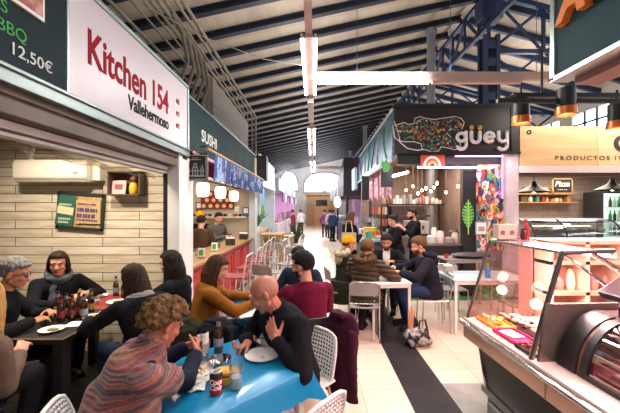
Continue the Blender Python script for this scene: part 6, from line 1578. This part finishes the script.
br = thing('bread_piece', 'yellow flat bread folded in the paper bowl', 'bread', on(225, 381)+V((0, .01, .03))); MB().lathe([(.001, .0), (.06, .005), (.065, .02), (.045, .035), (.001, .04)], n=20, R=rot(x=-14)).build('crust', mat('bread_yellow', '#d9b045', .7, col2='#b5853a', nscale=30), br)
t = thing('white_plate', 'empty white plate in front of the bald man on the blue cloth', 'plate', on(262, 357)); MB().lathe([(.06, 0), (.07, .004), (.108, .016), (.112, .020), (.105, .018), (.068, .009), (.001, .008)], n=36).build('plate', mat('china', '#e2e0dd', .2), t); MB().ell((.01, -.02, .010), (.012, .008, .004)).build('crumbs', mat('crumb', '#b89a5a', .7), t)
t = thing('food_plate', 'white plate of rice and salad in front of the woman in a shawl', 'plate', on(194, 373)); MB().lathe([(.06, 0), (.07, .004), (.105, .016), (.108, .020), (.10, .018), (.068, .009), (.001, .008)], n=36).build('plate', mat('china', '#e2e0dd', .2), t)
rr = random.Random(6); g = MB()
for i in range(60): a = rr.random()*6.3; q_ = rr.random()**.5*.075; g.ell((q_*math.cos(a), q_*math.sin(a), .016+.02*(1-q_/.075)*rr.random()), .010, None, 6, 5, i % 2)
stuff(g.build('rice', [mat('rice', '#d8cfae', .7), mat('salad', '#c2b47c', .7)], t))
tag(MB().sheet(lambda u, v: (.13*(u-.5), .10*(v-.5), .004+.018*abs(math.sin(u*7+v*3))*abs(math.cos(v*6))), 10, 8, .003).build('crumpled_napkin', mat('napkin', '#dcdcd8', .8), None, on(204, 380), .5), 'crumpled white napkin beside the food plate on the blue cloth', 'napkin')
tag(MB().sheet(lambda u, v: (.14*(u-.5), .10*(v-.5), .003+.012*abs(math.sin(u*6+v*4))), 8, 8, .003).build('folded_napkin', mat('napkin', '#dcdcd8', .8), None, on(192, 388), .2), 'white napkin lying under the arm of the woman in a shawl', 'napkin')
t = thing('fork', 'steel fork held over the table by the bald man', 'fork', on(243, 347)+V((.0, 0, .03)), .6); g = MB(); g.tube([(0, 0, 0), (.05, 0, .012), (.11, 0, .004)], .0035, 6)
for k in (-1, 0, 1): g.tube([(.11, 0, .004), (.135, .007*k, .004), (.165, .007*k, -.004)], .0018, 5)
g.build('fork', CHROME, t)
# --- blue table 2
c2 = V((-.39, 3.40, 0)); R2 = math.radians(30)
make_table('second square table under a blue cloth between the orange sweater and the maroon sweater', c2, .70, .66, H1, R2, LEGW, LEGW)
table_cloth('blue tablecloth with white papers in front of the woman in orange', c2, .70, .66, H1, R2, BLUE, .16)
tag(MB().box((0, 0, .003), (.28, .20, .004)).build('paper_mat', PAPERW, None, on(252, 313), .5), 'white paper mat in front of the woman in orange', 'paper')
tag(MB().box((0, 0, .003), (.24, .18, .004)).build('paper_mat', PAPERW, None, on(266, 303), .2), 'white paper mat beside the green leafed pot', 'paper')
t = thing('smartphone', 'violet lit smartphone held over the second blue table', 'phone', on(262, 301)+V((0, 0, .05)), .7); MB().box((0, 0, 0), (.075, .15, .009), rot(x=25)).build('case', BLACKM, t, smooth=0, bevel=.003); MB().box((0, -.003, .0055), (.065, .135, .002), rot(x=25)).build('screen', mat('phone_screen', '#6a6ad0', .2, emit='#8a8aff', estr=1.5), t, smooth=0)
bottle(on(257, 300), 'green bottle standing on the second blue table', LBLG, None, .9, mat('bottle_green', '#2f6b2a', .12, coat=.4))
bottle(on(272, 296), 'brown bottle beside the maroon sweater on the second blue table', LBL, None, .9)
make_chair('dark', 'dark chair of the woman in the orange sweater', (-1.09, 3.11, 0), (.94, .34))
make_chair('dark', 'dark chair behind the man in the maroon sweater', (-.02, 2.93, 0), (-.45, .9))
make_chair('silver', 'silver chair of the person in a navy jacket', (-.12, 4.0, 0), (-.35, -.9))
# --- dark table in the kitchen stall
TBD = mat('table_black', '#1d1917', .4, col2='#2a2420', nscale=5); EDGE = mat('table_edge_wood', '#7a6142', .5)
tx0, tx1, ty0, ty1 = -2.50, -1.87, 2.46, 3.72
t = thing('table', 'long black wooden table with worn edges inside the kitchen stall', 'table', ((tx0+tx1)/2, (ty0+ty1)/2, 0)); w, d = tx1-tx0, ty1-ty0
MB().span((-w/2, -d/2, .70), (w/2, d/2, .74)).build('tabletop', TBD, t, smooth=0, bevel=.003)
g = MB(); g.span((w/2-.012, -d/2-.002, .735), (w/2+.002, d/2, .742)); g.span((-w/2, -d/2-.003, .735), (w/2, -d/2+.010, .742)); g.build('worn_edge', EDGE, t, smooth=0)
for sx in (-1, 1):
    for sy in (-1, 1): MB().box((sx*(w/2-.05), sy*(d/2-.05), .35), (.08, .08, .70)).build('leg', mat('table_leg_black', '#211d1b', .5), t, smooth=0, bevel=.004)
tag(MB().box((0, 0, .003), (.61, .55, .006)).build('table_mat', mat('red_mat', '#8d2f26', .5, col2='#7a2820', nscale=4), None, (-2.185, 3.44, .7405), smooth=0), 'red mat covering the far end of the black table', 'mat')
ZD = .742
def od(a, b, z=ZD): return on(a, b, z)
BSP = [((61, 322), LBLR), ((66, 318), LBL), ((72, 320), LBLR), ((79, 317), LBLR), ((84, 319), LBL), ((91, 313), LBLG), ((58, 316), LBL)]
BL = ['brown beer bottle with a red label nearest the sleeve of the grey haired man', 'brown beer bottle with a pale label in front of the woman with the scarf', 'brown beer bottle with a red label in the middle of the black table', 'brown beer bottle with a red label beside the pale labelled one', 'brown beer bottle with a pale label behind the white plate', 'brown beer bottle with a gold label near the red mat', 'brown beer bottle with a pale label closest to the knitted cuff']
for (p, lm), l in zip(BSP, BL): bottle(od(*p), l, lm, None, .95)
bottle(od(116, 296), 'slim brown bottle on the red mat near the plank wall', LBL, None, .95); bottle(od(124, 298), 'second brown bottle on the red mat beside the blue carton', LBLR, None, .95)
def plate(loc, lab, r=.11, food=True):
    t = thing('white_plate', lab, 'plate', loc); MB().lathe([(r*.55, 0), (r*.63, .004), (r*.96, .015), (r, .019), (r*.94, .017), (r*.6, .009), (.001, .008)], n=32).build('plate', mat('china', '#e2e0dd', .2), t)
    if food: MB().ell((.01, 0, .014), (r*.5, r*.3, .012)).build('leftovers', mat('leftover', '#9a7a44', .7, col2='#6b5430', nscale=40), t)
    return t
plate(od(96, 317), 'white plate with leftovers near the edge of the black table', .115); plate(od(116, 303), 'white plate on the red mat beside the dark haired woman', .09); plate(od(52, 331), 'white plate under the hands of the grey haired man', .09); plate(od(88, 303), 'white plate of food near the woman with the scarf', .09); plate(od(100, 297), 'white plate at the far end of the red mat', .08)
t = thing('knife', 'dark handled knife lying across the white plate with leftovers', 'knife', od(99, 315)+V((0, 0, .028)), .5); MB().tube([(-.10, 0, 0), (0, 0, .0)], .007, 6).build('handle', BLACKM, t); MB().box((.05, 0, 0), (.11, .014, .002)).build('blade', CHROME, t, smooth=0)
tag(MB().box((0, 0, .002), (.20, .13, .003)).build('paper_napkin', PAPERW, None, od(80, 324), .15), 'flat white paper napkin on the black table in front of the bottles', 'napkin')
t = thing('drink_carton', 'small light blue carton standing on the red mat', 'carton', od(131, 297)); MB().span((-.04, -.03, 0), (.04, .03, .13)).build('carton', mat('carton_blue', '#5a9ac4', .5), t, smooth=0, bevel=.003); MB().span((-.03, -.033, .03), (.03, -.03, .08)).build('print', WL, t, smooth=0)
for k, (a, b) in enumerate(((68, 312), (96, 306))):
    t = thing('water_glass', ['short clear glass among the brown bottles', 'short clear glass beside the gold labelled bottle'][k], 'glass', od(a, b)); MB().lathe([(.001, .004), (.028, 0), (.034, .09), (.032, .09), (.026, .01), (.001, .01)], n=18).build('tumbler', CLR, t)
# benches and chairs of the kitchen stall
SEATD = mat('bench_dark', '#221d1b', .6)
def bench(label, c, w, d):
    t = thing('bench', label, 'bench', (c[0], c[1], 0)); MB().span((-w/2, -d/2, .40), (w/2, d/2, .45)).build('seat', SEATD, t, smooth=0, bevel=.005)
    for sy in (-1, 1): MB().span((-w/2+.03, sy*(d/2-.1)-.03, 0), (w/2-.03, sy*(d/2-.1)+.03, .40)).build('leg', SEATD, t, smooth=0)
bench('dark bench along the outer side of the black table under the grey haired man', (-2.76, 3.05), .36, 1.3)
make_chair('dark', 'dark chair of the woman with very long dark hair', (-1.35, 2.67, 0), (-.86, .5)); make_chair('dark', 'dark chair of the woman sitting by the white door post', (-1.33, 3.28, 0), (-1, .12))
make_chair('dark', 'dark chair under the person with long blonde hair', (-2.19, 1.97, 0), (.12, 1)); make_chair('dark', 'dark chair buried under the olive and black coats', (-.98, 2.70, 0), (.9, .4))
# --- white table with the group beyond the black floor strip
TG = mat('table_white_glass', '#dfe3e0', .15, coat=.3)
tcx, tcy = .98, 4.78
make_table('white four legged table where the four friends eat', (tcx, tcy), .52, 1.02, .75, .06, TG, mat('table_leg_pale', '#d3cdc8', .35), None, .016, .025)
def o3(a, b): return on(a, b, .752)
plate(o3(398, 273), 'white plate in front of the man in the navy jacket', .10); plate(o3(389, 277), 'white plate on the table edge by the brown puffer coat', .08)
for k, (a, b, c) in enumerate(((392, 271, '#d8a02c'), (402, 270, '#d6c23a'), (396, 266, '#c9602c'))):
    tag(MB().lathe([(.03, 0), (.045, .03), (.048, .045), (.042, .045), (.028, .012), (.001, .01)], n=16).build('snack_bowl', mat('snk'+c, c, .5), None, o3(a, b)), ['amber', 'yellow', 'orange'][k]+' snack bowl on the table of the four friends', 'bowl')
t = thing('water_glass', 'clear glass on the table of the four friends', 'glass', o3(405, 274)); MB().lathe([(.001, .004), (.028, 0), (.034, .11), (.032, .11), (.026, .01), (.001, .01)], n=18).build('tumbler', CLR, t)
make_chair('silver', 'silver framed chair with its back to us under the brown puffer coat', (.66, 4.38, 0), (.1, 1))
make_chair('silver', 'silver framed chair of the man in the navy jacket', (1.70, 4.72, 0), (-1, .1)); make_chair('silver', 'silver framed chair behind the yellow beanie', (.42, 5.18, 0), (.95, .2)); make_chair('silver', 'silver framed chair of the bearded man', (1.27, 5.74, 0), (-.3, -1))
# --- empty white table before the meat case with chairs and a folded bench
make_table('empty white table with a glassy top in front of the meat case', (2.42, 4.78), 1.05, .66, .75, 0, mat('table_teal_glass', '#b9d2d2', .1, coat=.4), mat('table_leg_pale', '#d3cdc8', .35), None, .016, .03)
make_chair('silver', 'silver chair pushed up to the empty white table', (2.20, 5.28, 0), (0, -1)); make_chair('silver', 'silver chair at the end of the empty white table behind the meat glass', (2.75, 4.42, 0), (0, 1))
t = thing('spray_bottle', 'blue and green spray bottle on the empty white table', 'bottle', (2.42, 4.6, .752))
MB().lathe([(.035, 0), (.038, .02), (.038, .11), (.015, .15)], n=16).build('bottle', mat('bottle_cyan', '#2f7fc4', .3), t); MB().cyl((0, 0, .145), (0, 0, .19), .022).build('cap', mat('cap_green', '#4fae4a', .4), t)
tag(MB().box((0, 0, .003), (.26, .16, .004)).build('paper_mat', PAPERW, None, (2.18, 4.72, .751), .1), 'white paper mat on the empty white table', 'paper')
make_table('low grey steel side table carrying the black bag', (2.62, 5.75), .85, .45, .86, .05, mat('side_grey', '#7d7774', .4), CHSIL, None, .014)
t = thing('flat_bag', 'flat black laptop bag lying on the grey steel side table', 'bag', (2.72, 5.72, .861), .1); MB().ell((0, 0, .045), (.36, .2, .045), None, 24, 10).build('bag', mat('bag_black', '#1c181b', .5, bump=.3, bscale=40), t); MB().tube([(-.1, -.19, .04), (-.06, -.25, .05), (.06, -.25, .05), (.1, -.19, .04)], .01, 6).build('handle', BLACKM, t)
tag(MB().lathe([(.03, 0), (.04, .07), (.036, .07), (.028, .008), (.001, .006)], n=14).build('red_cup', mat('cup_red', '#b3242a', .4), None, (2.27, 5.66, .861)), 'small red cup at the end of the grey steel side table', 'cup')
t = thing('paper_box', 'grey crate standing under the grey steel side table', 'box', (2.25, 5.2, .752)); t.name = 'napkin_holder'; t['label'] = 'grey napkin holder at the far edge of the empty white table'; t['category'] = 'napkin holder'
t.location = (2.02, 4.98, .751); MB().span((-.06, -.05, 0), (.06, .05, .10)).build('holder', CHGREY, t, smooth=0, bevel=.005); MB().span((-.05, -.04, .1), (.05, .04, .115)).build('napkins', PAPERW, t, smooth=0)
# --- handbag on the floor by the table leg
t = thing('tote_bag', 'shiny grey and black plastic bag with an orange strap at the table leg', 'bag', (1.28, 4.12, 0))
g = MB(); g.ell((0, 0, .11), (.17, .12, .115), None, 20, 12); g.ell((.06, 0, .08), (.14, .11, .085)); 
remesh(g, 'bag_body', .010, [ramp_mat('bag_print', [(0, '#1a1719'), (.45, '#2b272a'), (.55, '#a9a5a6'), (.7, '#3a3537')], 'noise', 9, .25, None, False)], None, t, lambda c: noise.noise(c*14)*.035)
MB().sheet(lambda u, v: (-.10+.06*u, -.02+.02*math.sin(v*5), .14+.32*v), 3, 8, .01).build('paper_roll', mat('strap_orange', '#c98a5a', .6), t)
MB().tube([(.02, -.02, .18), (.03, -.03, .32), (.10, -.02, .33), (.14, 0, .18)], .012, 6).build('handle', BLACKM, t)
# --- bar stools at the sushi counter and the garden of chairs beyond
STW = mat('stool_white', '#c9c2bd', .4); STR = mat('stool_red', '#8f3a38', .5)
def stool(style, label, loc, face, group=None):
    t = thing('bar_stool', label, 'stool', loc, math.atan2(-face[0], face[1]), group); m = STW if style else STR
    MB().sheet(lambda u, v: ((u-.5)*.36, -.17+.34*v, .70-.01*math.sin(PI*u)), 8, 6, .018).build('seat', STR, t)
    for sx in (-1, 1): MB().tube([(sx*.14, .14, .69), (sx*.19, .19, 0)], .011).build('front_leg', STW, t); MB().tube([(sx*.19, -.20, 0), (sx*.16, -.16, .69), (sx*.16, -.21, 1.0)], .011).build('back_leg', STW, t)
    MB().tube([(-.16, -.21, 1.0), (-.10, -.23, 1.03), (.10, -.23, 1.03), (.16, -.21, 1.0)], .011).build('top_rail', STW, t)
    for z in (.82, .92): MB().tube([(-.16, -.185, z), (.16, -.185, z)], .009).build('back_slat', m, t)
    MB().tube([(-.18, .18, .28), (.18, .18, .28)], .009).build('foot_rail', STW, t); return t
s0 = stool(0, 'red seated bar stool drawn up to the sushi bar', (-1.18, 5.0, 0), (-1, .1), 'red seated stools along the sushi bar')
for y in (5.75, 6.4, 7.1, 7.8): dup(s0, (-1.16, y, 0), s0.rotation_euler.z+.1*math.sin(y*7))
for k, (x, y, a) in enumerate(((-.75, 5.6, .5), (-.72, 6.6, 1.6), (-.62, 7.6, 2.6), (-1.1, 8.6, 2.9), (-.7, 9.2, 4.4), (-1.2, 10.1, .1), (-.62, 9.9, 4.6), (-.55, 10.9, 4.5), (-1.0, 12.4, 3.1), (-.6, 11.6, 1.8))):
    if k == 0: c0 = make_chair('silver', 'silver framed café chair standing empty along the far corridor', (x, y, 0), (math.sin(a), math.cos(a)), 'empty chairs along the far corridor')
    else: dup(c0, (x, y, 0), a)
WDT = mat('frame_table_wood', '#b08a5c', .5)
make_table('small wooden high table beyond the red stools', (-1.18, 9.4), .6, .9, 1.0, 0, WDT, WDT, None, .03); make_table('small wooden table farther along beside the planter', (-1.0, 11.6), .6, .8, .76, 0, WDT, WDT, None, .03)
plant((-.72, 12.9, 0), 'bushy dark green plant on the floor by the far chairs', 1.0, 60, mat('leaf_dark', '#35553a', .6, col2='#22402a', nscale=8), 5, mat('pot_grey', '#77736e', .6))
plant((-1.42, 10.6, 0), 'slim green plant beside the wooden table far along', .9, 30, LEAF, 8, mat('pot_grey', '#77736e', .6))
# ------------------------------------------------------------------ lamps of the hall
TUBE = emis('fluorescent', '#fdfdff', 26.0); RAIL = mat('lamp_rail', '#c9b0a6', .5); TUBEOFF = mat('tube_off', '#d8b3a8', .3)
def area(name, loc, sx, sy, watts, col=(1, 1, 1), rx=0, ry=0, spread=180):
    l = bpy.data.lights.new(name, 'AREA'); l.shape = 'RECTANGLE'; l.size, l.size_y = sx, sy; l.energy = watts; l.color = col; l.spread = math.radians(spread)
    o = bpy.data.objects.new(name, l); COL.objects.link(o); o.location = loc; o.rotation_euler = (math.radians(rx), math.radians(ry), 0); return o
def point(name, loc, watts, col, r=.05):
    l = bpy.data.lights.new(name, 'POINT'); l.energy = watts; l.color = col; l.shadow_soft_size = r
    o = bpy.data.objects.new(name, l); COL.objects.link(o); o.location = loc; return o
ZL, XLN = 3.48, -.055
t = thing('light_rail', 'long ceiling lamp rail running down the middle of the corridor', 'lamp rail', (XLN, 0, ZL))
MB().span((-.035, -2, .03), (.035, 32, .10)).build('channel', RAIL, t, smooth=0)
for k in range(9): MB().cyl((0, -1+k*4, .10), (0, -1+k*4, roofz(XLN)-ZL-.02), .004, n=6).build('hanger', NAVY, t)
starts = [-1.6, .4, 3.42, 7.3, 9.2, 12.4, 14.3, 17.6, 19.6, 23, 25, 28]
for k, y in enumerate(starts):
    t = thing('ceiling_tube_lamp', 'glowing pair of ceiling tubes under the long lamp rail', 'lamp', (XLN, y, ZL), 0, 'tube pairs under the long lamp rail')
    if k == 2: t['label'] = 'nearest glowing tube pair before the cross lamp on the long rail'; del t['group']
    for sx in (-.07, .07): MB().cyl((sx, 0, 0), (sx, 1.7, 0), .017, n=12).build('tube', TUBE, t)
    MB().span((-.045, -.03, .0), (.045, 1.73, .03)).build('batten', RAIL, t, smooth=0)
    for sx in (-.07, .07):
        for yy in (-.02, 1.72): MB().box((sx, yy, .01), (.03, .03, .04)).build('holder', WHITEP, t, smooth=0)
    if y < 26: area('tube_light', (XLN, y+.85, ZL-.04), .2, 1.7, (14 if y < 2 else 62) if y < 8 else 75, (1, .97, .95))
t = thing('ceiling_lamp_box', 'white unlit lamp box hanging below the long lamp rail', 'lamp box', (XLN, 5.3, ZL-.02))
MB().span((-.05, 0, -.05), (.05, 1.3, .02)).build('box', WHITEP, t, smooth=0, bevel=.005); MB().span((-.04, 1.3, -.06), (.05, 1.5, .02)).build('end_box', mat('box_tan', '#b98d6a', .6), t, smooth=0)
t = thing('cross_lamp', 'lamp rail crossing the corridor toward the dark teal board with two lit tubes', 'lamp', (0, 4.54, ZL))
MB().span((-.02, .03, .02), (3.28, .10, .13)).build('channel', RAIL, t, smooth=0)
MB().cyl((.03, -.01, .045), (1.56, -.01, .045), .024).build('tube', TUBE, t); MB().cyl((.03, -.06, -.05), (1.55, -.06, -.05), .030).build('tube', TUBE, t)
MB().cyl((1.60, -.06, -.06), (2.80, -.06, -.06), .022).build('unlit_tube', TUBEOFF, t); MB().span((.0, -.03, -.03), (2.85, .03, .03)).build('batten', RAIL, t, smooth=0)
for x in (.6, 1.9, 3.1): MB().cyl((x, .06, .13), (x, .06, roofz(x)-ZL-.02), .004, n=6).build('hanger', NAVY, t)
area('cross_light', (.8, 4.47, ZL-.09), 1.5, .15, 60, (1, .97, .95))
t = thing('cross_rail', 'pale unlit lamp rail crossing the corridor far beyond the first cross lamp', 'lamp rail', (0, 14.5, ZL))
MB().span((.1, -.05, -.02), (2.0, .05, .08)).build('channel', RAIL, t, smooth=0); MB().cyl((.15, 0, -.05), (1.95, 0, -.05), .02).build('unlit_tube', WHITEP, t); MB().cyl((1, 0, .08), (1, 0, roofz(1)-ZL-.02), .004, n=6).build('hanger', NAVY, t)
# unseen lights over the next aisle; the up-facing ones added to brighten the roof
for y in (5, 9.5, 14, 20): area('aisle_roof_fill', (7, y+1, 4.0), .3, 2.4, 130, (1, .95, .9), 180)
for y in (0, 4.5, 9, 14): area('aisle_light', (6.5, y+1, 3.9), .2, 1.7, 40, (1, .95, .92))
# up-light that the bare tubes throw on the boarded roof
for y in (0, 3, 6, 9, 13, 17, 22): area('tube_uplight', (XLN+.3, y+.8, ZL+.14), .2, 1.7, 52, (1, .96, .92), 180)
area('cross_uplight', (1.4, 4.6, ZL+.16), 2.4, .1, 60, (1, .96, .92), 180)
# kitchen stall: weak warm ceiling spots
for x, y in ((-3.0, 3.0), (-2.2, 3.1)): area('kitchen_light', (x, y, 2.66), .12, .12, 32, (1, .88, .74), 0, 0, 150)
# sushi bar
for y in (5.05, 6, 7): point('lantern_light', (-1.85, y, 1.72), 7, (1, .86, .68), .1)
area('sushi_ceiling', (-2.6, 6.3, 2.58), 1.2, 3, 45, (1, .93, .82)); area('plant_stall_light', (-2.4, 11, 2.6), 1, 2, 40, (1, .96, .95))
for y in (16, 20, 25): area('pink_stall_light', (-2.4, y, 2.6), 1, 3, 70, (1, .78, .95))
# corner stall
area('corner_stall_light', (2.8, 8.2, 2.9), 1.6, 2.6, 95, (1, .84, .76)); area('pink_neon_light', (3.1, 6.0, 2.72), 1.6, .1, 22, (1, .70, .86)); area('corner_left_light', (1.75, 7.3, 2.6), .3, 1.6, 22, (1, .84, .9))
area('gabled_stall_light', (2.2, 15.5, 2.15), 1, 3, 30, (1, .7, .85)); area('far_stall_light', (2.2, 24, 2.9), 1, 5, 50, (1, .9, .95))
# deli
area('deli_light', (5.8, 8.0, 2.66), 3, 1.6, 130, (1, .88, .74)); area('display_light', (4.62, 6.25, 1.50), 1.4, .12, 9, (.9, .95, 1)); area('deli_front_light', (5.4, 5.6, 3.6), 3, .2, 36, (1, .86, .76), 55)
for x, y in ((px(521, 3.7), 3.7), (px(566, 3.4), 3.4), (px(617, 3.7), 3.7)):
    l = area('spot_light', (x, y, 2.62), .12, .12, 12, (1, .72, .55)); l.data.shape = 'DISK'
# butcher: pink lamps
area('butcher_light', (2.1, 1.2, 2.5), .5, 1.6, 95, (1, .66, .64)); area('case_light', (1.72, 2.45, 1.40), .15, .7, 42, (1, .72, .68)); area('rear_light', (2.8, 2.6, 2.45), 1.2, .3, 75, (1, .66, .64))
area('curved_case_light', (1.75, .9, 1.05), .2, 1.6, 8, (1, .7, .68))
# window daylight, an added far wall light, an up-light, and the world
for x, z, wd in ((1.15, 4.6, 4.4), (-2.75, 4.6, 1.8)): area('entrance_light', (x, 35.8, z), wd, 1.8, 130*wd, (.93, .96, 1), -90)
area('far_wall_fill', (.5, 30.5, 4.6), 5, 1, 260, (1, .98, .97), 90)  # added to brighten the wall around the windows, no lamp hangs here
area('far_hall_uplight', (.5, 28, 3.7), 1, 8, 160, (1, .98, .96), 180)
w = bpy.data.worlds.new('hall_daylight'); sc.world = w; w.use_nodes = True
b = w.node_tree.nodes['Background']; b.inputs[0].default_value = (.86, .92, 1, 1); b.inputs[1].default_value = .35
vs = sc.view_settings; sc.display_settings.display_device = 'sRGB'; vs.view_transform = 'Standard'; vs.look = 'None'; vs.gamma = 1.0; vs.use_curve_mapping = False; vs.exposure = 0.0
